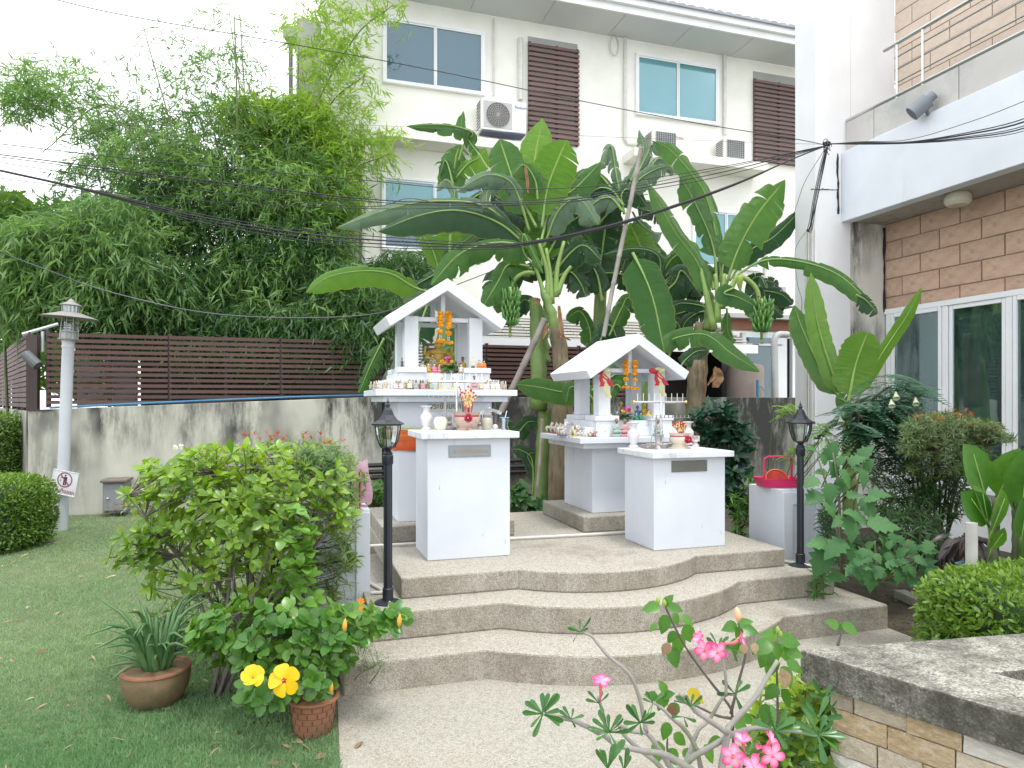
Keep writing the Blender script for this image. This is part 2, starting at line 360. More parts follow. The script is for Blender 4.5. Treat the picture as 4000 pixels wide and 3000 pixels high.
# ================================================================== boundary wall
WALLM = plaster('stained_wall', (.54, .54, .47), .97, (.045, .047, .045), .37, .53, zs=.6, topz=(-.3, 1.2), mask=(.36, .56), sc=2.6)
WALLD = plaster('blackened_wall', (.30, .30, .26), .97, (.03, .032, .03), .30, .50, zs=.8, topz=(-.5, .6), mask=(.25, .45), sc=3.5)
def wall_strip(name, a, b, label, za, zb, WALLM=WALLM):
    m = MB(); n = 10
    vs_ = [(a[0]+(b[0]-a[0])*i/n, a[1]+(b[1]-a[1])*i/n, za+(zb-za)*i/n) for i in range(n+1)]
    d = Vector((b[0]-a[0], b[1]-a[1])).normalized(); nx, ny = -d.y*.16, d.x*.16
    v = []; 
    for x, y, z in vs_: v += [(x, y, -.1), (x+nx, y+ny, -.1), (x+nx, y+ny, z), (x, y, z)]
    f = [(i*4+j, i*4+(j+1) % 4, i*4+4+(j+1) % 4, i*4+4+j) for i in range(n) for j in range(4)]+[(0, 1, 2, 3), (n*4, n*4+3, n*4+2, n*4+1)]
    o = m.add(v, f, S).build(name, WALLM, bevel=.008); return tag(o, label, 'wall', 'boundary walls')
wc = Pv(60, 885, 11.08)
wall_strip('boundary_wall', (wc.x, 11.08), (1.34, 11.08), 'long low grey wall with black run stains behind the lamp post and bush', 1.47, 1.66)
wall_strip('boundary_wall', (1.385, 11.08), (9.4, 11.08), 'blackened concrete wall behind the shrines and banana plants, right of the joint', 1.66, 1.655, WALLD)
# left run, going back at an angle
dl = SI @ Vector((-.634, .773, 0)); far = (wc.x-.02+dl.x*6, 11.09+dl.y*6)
wall_strip('boundary_wall', far, (wc.x-.02, 11.09), 'short wall running back to the left of the fence corner', 1.45, 1.45)
# slat fence
SLAT = mat('brown_slat', (.088, .044, .038), .6, .15, 5, .15, 80, rnd=.18); POST = mat('fence_post', (.05, .03, .03), .5, .1)
slat_me = unit_box('slat', SLAT); post_me = unit_box('post', POST)
def slat_fence(label, A, Bp, nrow, z0, pitch, h, npan, skew=0):
    A, Bp = Vector(A), Vector(Bp); d = (Bp-A); ln = d.length; ang = math.atan2(d.y, d.x)
    base = S @ Matrix.Translation((A.x, A.y, 0)) @ Matrix.Rotation(ang, 4, 'Z')
    r = thing('slat_fence', label, 'fence', (S @ Vector((A.x, A.y, z0))), 'brown slat fences')
    for p in range(npan):
        a, b = ln*p/npan+.01, ln*(p+1)/npan-.01
        for k in range(nrow): inst(slat_me, 'slat', r, boxM(a, b, -.03, 0, z0+k*pitch+random.uniform(-.003, .003), z0+k*pitch+h, base))
        inst(post_me, 'post', r, boxM(a-.02, a+.03, .005, .06, z0-.05, z0+nrow*pitch, base))
        inst(post_me, 'post', r, boxM((a+b)/2-.02, (a+b)/2+.02, .005, .05, z0-.05, z0+nrow*pitch, base))
    return r
slat_fence('brown slat fence on top of the stained wall behind the bamboo', (wc.x+.2, 11.16), (1.36, 11.16), 13, 1.55, .0785, .047, 3)
slat_fence('brown slat fence seen between the two shrines behind the banana stems', (1.4, 11.16), (6.4, 11.16), 12, 1.69, .072, .045, 3)
slat_fence('brown slat fence running back at the left edge of the picture', (wc.x+dl.x*7, 11.2+dl.y*7), (wc.x, 11.2), 14, 1.5, .076, .062, 3)
cp = thing('fence_corner_post', 'dark brown corner post where the two slat fences meet', 'post', W(wc.x+.05, 11.14, 1.45))
MB().box(wc.x-.02, wc.x+.11, 11.08, 11.2, 1.47, 2.5).build('post_shaft', POST, cp)
MB().box(wc.x-.02, wc.x+.3, 11.07, 11.21, 1.455, 1.475).build('foot_plate', POST, cp)
BLUE = mat('blue_pipe', (.05, .20, .36), .45, .1)
pipe('blue_pipe', [(wc.x+.25, 11.12, 1.5), (-1.2, 11.12, 1.60), (.2, 11.12, 1.66), (1.3, 11.13, 1.69)], .016, BLUE, 'thin blue pipe lying along the top of the stained wall')
DARKP = mat('black_conduit', (.02, .02, .022), .5, .1)
for k, (z, y) in enumerate(((.62, 10.98), (.52, 10.97), (.43, 10.98))):
    pipe('conduit', [(-2.02+.02*k, y, z), (0.5, y, z-.04), (2.6, y, z-.02), (5.2, y, z)], .035, DARKP, ('top', 'middle', 'lowest')[k]+' of three black conduits along the foot of the wall', 'pipe', group='black conduits')
    o = MB().tube([W(-1.82+.02*k, y, z), W(-1.72+.02*k, y, z)], .052, 10).build('pipe_coupling', mat('blue_coupling', (.10, .18, .28), .5, .1)); tag(o, ('top', 'middle', 'lowest')[k]+' blue coupling beside the grey meter box', 'coupling', 'blue couplings')
# meter box
def mbx():
    c = SI @ G(470, 2012-900, 0); a = Pv(230, 1107, 10.93); b = Pv(279, 1107, 10.93)
    r = thing('meter_box', 'grey metal meter box with a rust patch at the foot of the wall', 'meter box', W(a.x, 10.93, 0))
    GM = mat('grey_rusty_metal', (.25, .26, .28), .5, .08, 3, c2=(.19, .085, .035), c2t=(.56, .66), c2s=3.2)
    z1 = Pv(250, 1038, 10.93).z
    MB().box(a.x, b.x, 10.72, 11.05, .06, z1).build('cabinet', GM, r, bevel=.008)
    MB().box(a.x+.02, b.x-.03, 10.70, 10.72, .09, z1-.03).build('door', GM, r, bevel=.004)
    MB().box(a.x-.02, b.x+.03, 10.66, 11.05, z1, z1+.035).build('lid', mat('rusty_lid', (.17, .14, .12), .7, .25, 8), r, bevel=.008)
    MB().ell((a.x+.07, 10.69, .26), (.018, .014, .018), T=S).build('latch', mat('bright_metal', (.6, .6, .6), .25, .05, metal=1), r, smooth=True)
mbx()
# ================================================================== cream apartment building
FV = 13.8
CREAM = plaster('cream_render', (.84, .84, .78), .4, (.42, .41, .38), .58, .74, zs=.2, sc=2); PANE0 = 0; WPVC = mat('white_frame', (.80, .82, .84), .35, .04, 2)
LOUV = mat('brown_louvre', (.16, .095, .085), .6, .15, 4, rnd=.12); louv_me = unit_box('slat', LOUV); SOFF = mat('soffit_board', (.62, .64, .66), .7, .05, 1)
cb = thing('cream_building', 'three-storey cream apartment block with sliding windows and air conditioners behind the garden', 'building', W(.54, FV, 0))
SOFZ = 9.55; u_l = .54; u_r = 14.0
MB().box(u_l, u_r, FV, FV+10, -.05, SOFZ).build('wall', CREAM, cb)
GREY = plaster('grey_gable', (.40, .40, .38), .2)
gw = Pv(641, 38, FV+.6); MB().box(gw.x, u_l-.003, FV+.6, FV+9, -.05, gw.z).build('rear_wing', GREY, cb)
for i in range(9):
    a = u_l-.2+i*1.55; MB().box(a+.006, a+1.544, FV-.88, FV-.003, SOFZ, SOFZ+.03).build('soffit_panel', SOFF, cb)
MB().box(u_l-.2, u_r, FV-.93, FV-.885, SOFZ-.005, SOFZ+.16).build('fascia', WPVC, cb)
MB().box(u_l-.2, u_r, FV-1.02, FV-.935, SOFZ+.14, SOFZ+.30).build('gutter', WPVC, cb)
m = MB(); nseg = 420; du = (u_r-u_l+.2)/nseg; vv = []
for j, (dv, dz) in enumerate(((-1.08, .30), (6, 3.4))):
    for i in range(nseg+1): vv.append((u_l-.2+i*du, FV+dv, SOFZ+dz+.035*abs(math.sin(i*math.pi/7))**.7))
for j, (dv, dz) in enumerate(((-1.08, .26), (6, 3.3))):
    for i in range(nseg+1): vv.append((u_l-.2+i*du, FV+dv, SOFZ+dz))
n1 = nseg+1; ff = [(i, i+1, n1+i+1, n1+i) for i in range(nseg)]+[(2*n1+i, i, i+1, 2*n1+i+1) for i in range(nseg)]
m.add(vv, ff, S).build('roof', mat('grey_roof_tile', (.27, .29, .33), .6, .15, 4, rnd=.1), cb)
TEAL = mat('teal_curtain', (.26, .45, .46), .8, .06, 2, st=(8, 8, .2)); NAVY = mat('dark_room', (.07, .125, .17), .8, .1, 1)
PANE = glassmat('window_glass', (.82, .93, .95), .085)
def window(parent, x0, y0, x1, y1, mull, curtain, v=FV, fr=.055, drop=0, rows=()):
    a = Pv(x0, y0, v); b = Pv(x1, y1, v); u0, u1 = a.x, b.x; z1 = a.z; z0 = b.z
    f = MB(); f.box(u0, u1, v-.07, v-.002, z1-fr, z1).box(u0, u1, v-.09, v-.002, z0, z0+fr).box(u0, u0+fr, v-.07, v-.002, z0+fr, z1-fr).box(u1-fr, u1, v-.07, v-.002, z0+fr, z1-fr)
    fo = f.build('window', WPVC, parent, bevel=.006); um = u0+(u1-u0)*mull
    for (p, q, dy) in ((u0+fr, um, .03), (um, u1-fr, .045)):
        MB().box(p, q, v-dy-.005, v-dy+.001, z0+fr, z1-fr).build('pane', PANE, fo)
        s = .03; g = MB(); g.box(p, p+s, v-dy-.015, v-dy-.006, z0+fr, z1-fr).box(q-s, q, v-dy-.015, v-dy-.006, z0+fr, z1-fr).box(p+s, q-s, v-dy-.015, v-dy-.006, z1-fr-s, z1-fr).box(p+s, q-s, v-dy-.015, v-dy-.006, z0+fr, z0+fr+s)
        g.build('sash', WPVC, fo)
    MB().box(u0+fr, u1-fr, v-.02, v-.003, z0+fr+drop, z1-fr).build('curtain', curtain, fo)
    if drop: MB().box(u0+fr, u1-fr, v-.018, v-.003, z0+fr, z0+fr+drop).build('room_beyond', NAVY, fo)
    return u0, u1, z0, z1
K = K2; a = K(725, 118); b = K(1460, 700); w1 = window(cb, *a, *b, .505, NAVY)
a = K3(563, 420); b = K3(1213, 995); w2 = window(cb, *a, *b, .5, TEAL)
z3t = Pv(*K5(700, 545), FV).z; z3b = Pv(*K5(700, 1075), FV).z
def px_of(u, v, z): q = W(u, v, z); return (CX+q.x/q.y*FL, HY-(q.z-CAMZ)/q.y*FL)
window(cb, *px_of(w1[0]-.02, FV, z3t), *px_of(w1[1], FV, z3b), .505, TEAL, drop=.55)
a = K6(925, 578); b = K6(1410, 1035); w4 = window(cb, *a, *b, .49, TEAL)
def louvre(x0, y0, x1, y1, ys, n):
    v = FV; a = Pv(x0, y0, v); b = Pv(x1, y1, v); u0, u1, z1, z0 = a.x, b.x, a.z, b.z; zs = Pv((x0+x1)/2, ys, v).z
    MB().box(u0, u1, v-.012, v-.002, z0, z1).build('doorway', mat('recess_grey', (.33, .34, .33), .8, .1, 1), cb)
    sc = MB(); sc.box(u1-.05, u1, v-.06, v-.014, z0, zs).box(u0, u0+.05, v-.06, v-.014, z0, zs).box(u0+(u1-u0)*.55, u0+(u1-u0)*.55+.04, v-.06, v-.014, z0, zs)
    lo = sc.build('louvre_screen', POST, cb)
    for k in range(n):
        z = z0+(zs-z0)*(k+.1)/n; inst(louv_me, 'slat', lo, boxM(u0-.01, u1+.01, v-.09, v-.062, z, z+(zs-z0)/n*.56))
louvre(*K2(1772, 262), *K2(2130, 1060), K2(0, 335)[1], 20)
louvre(*K3(1490, 560), *K3(1830, 1310), K3(0, 650)[1], 19)
u_, z_ = Pv(*K2(1772, 262), FV).x, 0
# AC ledges and lower details
LEDGE = plaster('ledge_render', (.78, .77, .70), .3)
for (xa, ya, xb) in ((K2(705, 0)[0], K2(0, 900)[1], K2(1765, 0)[0]), (K3(560, 0)[0], K3(0, 1150)[1], K3(1612, 0)[0])):
    a = Pv(xa, ya, FV-.55); b = Pv(xb, ya, FV-.55); MB().box(a.x, b.x, FV-.55, FV-.003, a.z-.19, a.z).build('ledge', LEDGE, cb, bevel=.01)
def dpipe(pts, r=.03, nm='downpipe'): MB().tube([W(*p) for p in pts], r, 8).build(nm, PVC, cb, smooth='auto')
def fpt(k, x, y, dv=.05): q = Pv(*k(x, y), FV-dv); return (q.x, q.y, q.z)
dpipe([fpt(K2, 1528, 132), fpt(K2, 1528, 690)], .022, 'conduit'); dpipe([fpt(K2, 1720, 275), fpt(K2, 1720, 720)], .055)
a = fpt(K3, 487, 300); b = fpt(K3, 487, 1100); dpipe([a, (a[0], a[1], b[2]), (a[0]+.05, a[1], b[2]-.06), (a[0]+.6, a[1], b[2]-.06)], .038)
a = fpt(K3, 1270, 430); b = fpt(K3, 1270, 1060); dpipe([a, (a[0], a[1], b[2])], .038)
a = fpt(K5, 400, 480); dpipe([a, (a[0], a[1], .2)], .05)
a = fpt(K6, 1460, 900); dpipe([a, (a[0], a[1], 2.0)], .04)
lc = fpt(K3, 400, 360, .03); o = MB(); 
for k in range(4): o.tube([W(lc[0]+.13*(1+.1*k)*math.cos(q)*.6, lc[1]-.01*k, lc[2]+.22*math.sin(q)) for q in np.linspace(0, 6.3, 20)], .006, 4)
tag(o.build('cable_coil', mat('pale_cable', (.6, .6, .58), .6, .05)), 'coil of pale cable hanging under the eaves of the cream building', 'cable')
# gable-side gutter at the far left edge of the building
gq = P(628, 60, 16); gt = thing('downpipe_gutter', 'dark drainpipe with a small gutter box at the left end of the cream building', 'drainpipe', (gq.x, gq.y, 0), rz=R(17.5))
MB().tube([(gq.x, gq.y, 0), (gq.x, gq.y, gq.z-.25)], .05, 8).build('pipe', mat('dark_drain', (.07, .08, .09), .5), gt, smooth=True)
MB().box(gq.x-.15, gq.x+.35, gq.y-.1, gq.y+.4, gq.z-.25, gq.z, T=None).build('gutter_box', mat('gutter_grey', (.30, .31, .33), .5), gt, bevel=.01)
# air conditioners
ACW = mat('ac_casing', (.72, .72, .68), .4, .06, 3); ACD = mat('ac_dark', (.10, .11, .12), .6, .1); ACG = mat('ac_grille', (.42, .43, .43), .5, .05)
def ac(x0, y0, x1, y1, label, round_, logo=None, lc=(.05, .15, .5), ledge=True, side='l'):
    v = FV-.42; a = Pv(x0, y0, v); b = Pv(x1, y1, v); u0, u1 = a.x, b.x; z0, z1 = b.z, a.z
    if u1-u0 > 1.05: u0 = u1-1.05
    r = thing('air_conditioner', label, 'air conditioner', W(u0, v, z0), 'outdoor air conditioning units')
    MB().box(u0, u1, v, v+.33, z0, z1).build('casing', ACW, r, bevel=.012)
    w_ = u1-u0; cu = u0+w_*(.37 if round_ else .42); cz = (z0+z1)/2; hw = w_*.31; hh = (z1-z0)*.42; gu0, gu1 = cu-hw, cu+hw
    MB().box(gu0, gu1, v-.008, v+.002, cz-hh, cz+hh).build('fan_panel', ACG if round_ else ACD, r)
    g = MB(); rr = min(hw, hh)*.93
    if round_: g.tube([W(cu, v-.009, cz), W(cu, v-.02, cz)], rr, 28); fm = g.build('fan_opening', mat('fan_shade', (.13, .12, .11), .7), r); g = MB()
    if round_:
        for q in range(1, 7): g.tube([W(cu+rr*q/6*math.cos(t), v-.024, cz+rr*q/6*math.sin(t)) for t in np.linspace(0, 2*math.pi, 28)], .003, 4, cap=False)
        for q in range(20): t = q*math.pi/10; g.tube([W(cu, v-.024, cz), W(cu+rr*math.cos(t), v-.024, cz+rr*math.sin(t))], .003, 4)
    else:
        n = 9
        for q in range(n+1):
            uu = gu0+(gu1-gu0)*q/n; g.box(uu-.004, uu+.004, v-.02, v-.009, cz-hh, cz+hh)
            zz = cz-hh+2*hh*q/n; g.box(gu0, gu1, v-.024, v-.021, zz-.003, zz+.003)
    g.build('grille', ACG, r)
    s = MB()
    for q in range(9): zz = z0+.06+(z1-z0-.12)*q/8; s.box(u0-.012, u0-.003, v+.04, v+.3, zz-.008, zz+.008)
    s.build('side_louvres', ACD, r)
    MB().box(u0+.04, u1-.02, v+.02, v+.3, z0-.03, z0-.001).build('feet', mat('ac_feet', (.06, .08, .15), .6), r)
    if logo: text(logo, W(u1-w_*.26, v-.006, z1-.13), .075, lc, r, 'logo')
    return r
def text(s_, loc, size, col, parent, nm='lettering', rz=R(17.5), rx=R(90), ext=.001, ry=0, align='LEFT', shear=0):
    cu = bpy.data.curves.new('txt', 'FONT'); cu.body = s_; cu.size = size; cu.extrude = ext; cu.align_x = align; cu.shear = shear
    to = bpy.data.objects.new('txt', cu); COL.objects.link(to); bpy.context.view_layer.update()
    me = bpy.data.meshes.new_from_object(to.evaluated_get(bpy.context.evaluated_depsgraph_get())); bpy.data.objects.remove(to)
    me.materials.clear(); me.materials.append(mat('ink_%d_%d_%d' % tuple(int(c*99) for c in col), col, .5, .05))
    M_ = Matrix.Translation(loc) @ Matrix.Rotation(rz, 4, 'Z') @ Matrix.Rotation(ry, 4, 'Y') @ Matrix.Rotation(rx, 4, 'X')
    o = inst(me, nm, parent, M_); return o
ac(*K2(1435, 700), *K2(1762, 965), 'large white air conditioner with a round fan on the left ledge of the top floor', True, 'Panasonic')
ac(*K3(700, 1015), *K3(948, 1205), 'white air conditioner with a square grille half hidden by the torn banana leaf', False, 'Fujitsu', (.5, .15, .12))
ac(*K3(1262, 1080), *K3(1478, 1268), 'plain small air conditioner at the right end of the top-floor ledge', False)
ac(*K6(1470, 1125), *K6(1662, 1285), 'air conditioner with a round fan low beside the white tower', True)
# low tiled lean-to roof and annex behind the wall
lt = thing('lean_to_roof', 'low roof of pale grey concrete tiles behind the banana stems', 'roof', W(4, 12.2, 2.8))
TILEM = mat('pale_concrete_tile', (.55, .54, .50), .8, .15, 6, rnd=.15); TILED = mat('tile_shadow_gap', (.10, .10, .10), .9)
ua = Pv(1030, 700, 12.4).x; ub = Pv(1600, 700, 12.4).x; tl = unit_box('tile', TILEM)
for k in range(8):
    for q in range(12):
        a = ua+(ub-ua)*q/12; inst(tl, 'roof_tile', lt, boxM(a+.004, a+(ub-ua)/12-.004, 12.0+k*.17, 12.0+k*.17+.19, 2.72+k*.075, 2.72+k*.075+.035))
MB().box(ua, ub, 12.02, 13.7, 2.60, 2.70).build('roof_board', TILED, lt); MB().box(ua-.05, ub+.05, 11.9, 11.96, 2.55, 2.72).build('fascia', WPVC, lt)
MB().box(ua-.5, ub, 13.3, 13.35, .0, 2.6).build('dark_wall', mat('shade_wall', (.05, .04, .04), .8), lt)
ax = thing('annex', 'low annex with white-framed windows under a brown fascia behind the right of the wall', 'building', W(6.3, 12.6, 0))
a0 = Pv(1560, 800, 12.6).x; a1 = Pv(1760, 800, 12.6).x
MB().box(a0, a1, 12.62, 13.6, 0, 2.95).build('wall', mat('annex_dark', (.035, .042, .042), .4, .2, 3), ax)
zz0, zz1 = Pv(1640, 714, 12.5).z, Pv(1640, 692, 12.5).z
MB().box(a0, a1, 12.4, 12.6, zz0, zz1).build('fascia', mat('brown_fascia', (.24, .10, .06), .7), ax)
MB().box(a0-.1, a1, 12.2, 12.8, zz1+.003, zz1+.09).build('roof_edge', ACG, ax)
for (x0, x1, y0, y1) in ((1583, 1700, 712, 718), (1604, 1612, 718, 1000), (1640, 1690, 742, 748), (1680, 1700, 722, 1000), (1712, 1722, 718, 1000), (1722, 1760, 846, 856)):
    p = Pv(x0, y0, 12.5); q = Pv(x1, y1, 12.5); MB().box(p.x, q.x, 12.5, 12.6, max(.0, q.z), p.z).build('window_frame', WPVC, ax)
p = Pv(1612, 720, 12.52); q = Pv(1700, 900, 12.52); MB().box(p.x, q.x, 12.56, 12.58, .4, p.z).build('pane', PANE, ax)
tk = Pv(1610, 860, 12.0); tw = thing('water_tank', 'brown round water tank with a raised ornament behind the wall', 'tank', W(tk.x, 12.0, 0))
TB = mat('tank_brown', (.235, .19, .165), .6, .1, 4); Tm = Matrix.Translation(W(tk.x, 12.0, 0)); zt = Pv(1610, 790, 12.0).z
MB().lathe([(.33, 0), (.36, .1), (.36, zt-.08), (.34, zt), (.12, zt+.06)], Tm, 28).build('drum', TB, tw, smooth='auto')
MB().lathe([(.12, zt+.05), (.12, zt+.11), (.06, zt+.12), (.06, zt+.15)], Tm, 16).build('lid', TB, tw, smooth='auto')
o = MB(); cc = W(tk.x, 11.64, 1.85)
o.tube([cc+Vector((.06*math.cos(t), 0, .06*math.sin(t))) for t in np.linspace(0, 6.28, 14)], .01, 5); o.tube([cc+Vector((.06+.09*t, .02*t, .04-.1*t*t)) for t in np.linspace(0, 1, 6)], .01, 5); o.tube([cc+Vector((-.06-.09*t, .0, -.02-.06*t*t)) for t in np.linspace(0, 1, 6)], .01, 5)
o.build('ornament', TB, tw)
p = Pv(1637, 800, 11.5); pipe('blue_pipe', [(p.x, 11.5, .5), (p.x, 11.5, 2.0)], .03, BLUE, 'upright blue pipe in front of the brown water tank')
p = Pv(1675, 722, 11.9); pipe('drain_pipe', [(p.x+.3, 11.9, p.z), (p.x+.1, 11.9, p.z), (p.x+.02, 11.9, p.z-.03), (p.x-.03, 11.9, p.z-.12), (p.x+.02, 11.9, .3)], .07, mat('grey_drain', (.38, .40, .40), .5, .1), 'fat grey drainpipe with an elbow left of the white tower', n=12)
# white door panels and garden bits seen through the left fence
wd = thing('garage_front', 'white panelled garage front seen through the brown fence slats', 'building', W(-1.7, 13.6, 0))
a = Pv(166, 800, 13.4).x; b = Pv(246, 800, 13.4).x
for k in range(6): MB().box(a, b, 13.4, 13.45, .3+k*.4, .68+k*.4).build('panel', WPVC, wd, bevel=.01)
MB().box(b, b+.35, 13.35, 13.5, 0, 2.75).build('jamb', mat('jamb_grey', (.5, .55, .6), .6), wd); MB().box(a, b, 13.4, 13.5, 0.0, .29).build('base', ACG, wd)
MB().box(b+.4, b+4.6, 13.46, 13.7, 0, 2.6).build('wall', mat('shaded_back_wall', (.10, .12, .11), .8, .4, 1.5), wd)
# ================================================================== right-hand building
TW = plaster('tower_paint', (.80, .81, .83), .75, (.20, .20, .22), .62, .74, zs=.4)
TWD = plaster('tower_paint_mouldy', (.66, .65, .60), .95, (.035, .032, .03), .42, .56, zs=.6)
rb = thing('white_building', 'white two-storey house on the right with balcony, tiled wall and sliding windows', 'building', W(6.11, 7, 0))
u0, uF, uT, vT = 6.11, 6.496, 7.18, 7.0
MB().box(u0, uF+.15, vT, vT+.37, -.05, 9.5).build('tower', TW, rb, bevel=.01)
MB().box(uF+.15, uT+.3, vT+.001, vT+.37, -.05, 3.9).build('stained_return', TWD, rb)
MB().box(uF+.15, uT+.16, vT+.001, vT+.37, 3.9, 9.5).build('upper_return', TW, rb)
FAS = plaster('fascia_skylit', (.72, .76, .82), .15)  # white paint shifted to blue, skylight on this face put into the colour
MB().box(uF, uF+.16, 1.5, vT-.002, 3.815, 4.68).build('balcony_fascia', FAS, rb, bevel=.008)
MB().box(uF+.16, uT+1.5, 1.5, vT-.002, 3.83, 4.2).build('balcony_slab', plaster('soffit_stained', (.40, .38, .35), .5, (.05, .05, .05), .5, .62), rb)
MORT = mat('grout', (.44, .31, .235), .9, .2, 8)
MB().box(uT+.022, uT+.3, 1.5, vT-.002, 2.75, 3.83).build('tile_backing', MORT, rb)
tw_ = MB().box(uT+.172, uT+.5, -1, vT-.002, 4.2, 9.5).build('upper_tile_backing', mat('upper_grout', (.50, .41, .34), .9, .1), rb)
TT = mat('terracotta_tile', (.51, .35, .26), .75, .14, 5, .5, 30, rnd=.07, c2=(.28, .17, .12), c2t=(.55, .75), c2s=3)
TU = mat('pale_terracotta_tile', (.62, .51, .42), .75, .08, 5, .4, 30, rnd=.05)
tme, ume = unit_box('tile', TT), unit_box('tile', TU); rh = .232
for r_ in range(5):
    z = 3.825-rh*(r_+1); off = .26*(r_ % 2)
    for q in range(11):
        b_ = vT-.01-q*.52+off; a_ = b_-.505; b_ = min(b_, vT-.005)
        if b_-a_ > .05: inst(tme, 'tile', rb, boxM(uT+random.uniform(0, .004), uT+.021, a_, b_, max(z+.012, 2.76), z+rh-.003))
for r_ in range(15):
    z = 4.2+rh*r_; off = .26*(r_ % 2)
    for q in range(12):
        b_ = vT-.01-q*.52+off; a_ = b_-.508; b_ = min(b_, vT-.005)
        if z > 4.7: inst(ume, 'tile', rb, boxM(uT+.155, uT+.171, a_, b_, z+.01, z+rh-.002))
# windows
MB().box(uT+.03, uT+.35, 1.5, vT-.002, -.05, .62).build('sill_wall', TW, rb); MB().box(uT-.06, uT+.03, 1.5, vT-.002, .585, .625).build('sill', TW, rb)
CUR = mat('grey_green_curtain', (.16, .21, .205), .8, .06, 2); GL2 = glassmat('big_window_glass', (.72, .82, .80), .16)
mv = [vT-.02, 6.18, 5.43, 4.64, 3.85, 3.0, 2.1]
wf = MB(); wf.box(uT-.02, uT+.06, 2.1, vT-.003, 2.69, 2.755).box(uT-.02, uT+.06, 2.1, vT-.003, .627, .69).build('window_frame', WPVC, rb, bevel=.006)
for i in range(6):
    b_, a_ = mv[i], mv[i+1]; wp = MB().box(uT-.01, uT+.05, b_-.075, b_-.006, .69, 2.69).build('window', WPVC, rb, bevel=.005)
    off = .0 if i % 2 else .018
    sm = MB()
    for (p, q, zz_, zt_) in ((a_+.0, a_+.045, .69, 2.69), (b_-.13, b_-.085, .69, 2.69), (a_+.045, b_-.13, 2.64, 2.69), (a_+.045, b_-.13, .69, .75)): sm.box(uT+.0-off, uT+.03-off, p+.002, q-.002, zz_+.001, zt_-.001)
    sm.build('sash', WPVC, wp, bevel=.004); MB().box(uT+.012, uT+.018, a_+.045, b_-.13, .75, 2.64).build('pane', GL2, wp)
pts_ = []
for i in range(161): pts_.append((uT+.10+.010*math.sin(i*1.1), 2.1+(vT-2.15)*i/160))
pts_ += [(uT+.2, vT-.05), (uT+.2, 2.1)]; MB().prism(pts_, .63, 2.7).build('curtain', CUR, rb)
# balcony parapet glass, rail
STEEL = mat('brushed_steel', (.55, .56, .56), .3, .06, metal=.9); GLP = mat('dirty_parapet_glass', (.50, .48, .46), .35, .12, 1.2, c2=(.25, .28, .27), c2t=(.5, .8), c2s=1, spec=.6)
rail = MB().tube([W(uF+.08, 1.5, 5.08), W(uF+.08, vT-.01, 5.08)], .022, 8).build('railing', STEEL, rb, smooth='auto')
pv = [6.98, 6.55, 5.45, 4.35, 3.2, 2.0]
for i in range(5): MB().box(uF+.06, uF+.075, pv[i+1]+.006, pv[i]-.006, 4.685, 5.05).build('glass_panel', GLP, rail)
for z in (5.23, 5.38, 5.52): MB().tube([W(uF+.08, 1.5, z), W(uF+.08, 6.27, z)], .009, 6).build('rail_bar', STEEL, rail)
MB().tube([W(uF+.08, 1.5, 5.68), W(uF+.08, 6.42, 5.68)], .024, 10).build('handrail', STEEL, rail, smooth='auto')
for v_ in (6.24, 5.9, 4.72, 3.4): MB().tube([W(uF+.08, v_, 4.68), W(uF+.08, v_, 5.67)], .016, 8).build('post', STEEL, rail, smooth='auto')
# flood light and bulkhead lamp
q = Pu(*K4(1370, 950), uF-.02); fl = thing('flood_light', 'grey cylindrical flood light on the balcony edge', 'lamp', W(q.x, q.y, q.z), rz=R(17.5))
D1 = Vector((-.55, .25, -.5)).normalized(); c0 = W(uF-.09, q.y, q.z+.04); FG = mat('flood_grey', (.20, .22, .25), .45)
MB().tube([c0-D1*.15, c0-D1*.07, c0-D1*.069, c0+D1*.12], [.05, .05, .085, .085], 16).build('housing', FG, fl, smooth='auto')
MB().tube([c0+D1*.121, c0+D1*.123], .075, 16).build('lens', ACD, fl); MB().tube([c0-D1*.02, W(uF+.02, q.y, q.z-.06)], .02, 6).build('bracket', FG, fl)
q = Pu(*K7(1640, 215), uT-.35); bl = thing('bulkhead_lamp', 'round cream ceiling lamp under the balcony', 'lamp', W(q.x, q.y, 3.7))
MB().lathe([(.0, 3.70), (.10, 3.70), (.13, 3.735), (.13, 3.79), (.11, 3.828)], Matrix.Translation(W(q.x, q.y, 0)), 24).build('shade', mat('cream_lamp', (.55, .52, .42), .5), bl, smooth='auto')
# cracks in the plaster: shallow dark grooves standing as thin ridges of dirt
def crack(pts, r=.008):
    P_ = []
    for i in range(len(pts)-1):
        for t in np.linspace(0, 1, 14, endpoint=False): P_.append(Vector(pts[i]).lerp(Vector(pts[i+1]), t)+Vector((random.uniform(-.006, .006), 0, random.uniform(-.006, .006))))
    P_.append(Vector(pts[-1])); MB().tube([W(*p) for p in P_], [r*random.uniform(.5, 1.5) for _ in P_], 5).build('crack', mat('crack_dirt', (.02, .02, .02), .9), rb)
q1 = Pv(*K4(600, 1330), vT-.004); q2 = Pv(*K7(607, 300), vT-.004); crack([q1, q2], .011)
q1 = Pv(*K7(375, 88), vT-.002); q2 = Pv(*K7(600, 90), vT-.002); crack([q1, q2], .006)
q1 = Pv(*K7(985, 420), vT-.004); q2 = Pv(*K7(1000, 1110), vT-.004); crack([(uT-.02, vT-.01, q1.z), (uT-.02, vT-.01, 2.72)], .013)
for i, x in enumerate((330, 352, 386)):
    q = Pv(*K7(x, 430), vT) if False else Pu(*K7(x, 430), u0-.02)
    MB().tube([W(u0-.02, q.y, q.z), W(u0-.02, q.y, .3)], .012, 6).build('conduit', PVC, rb, smooth='auto')
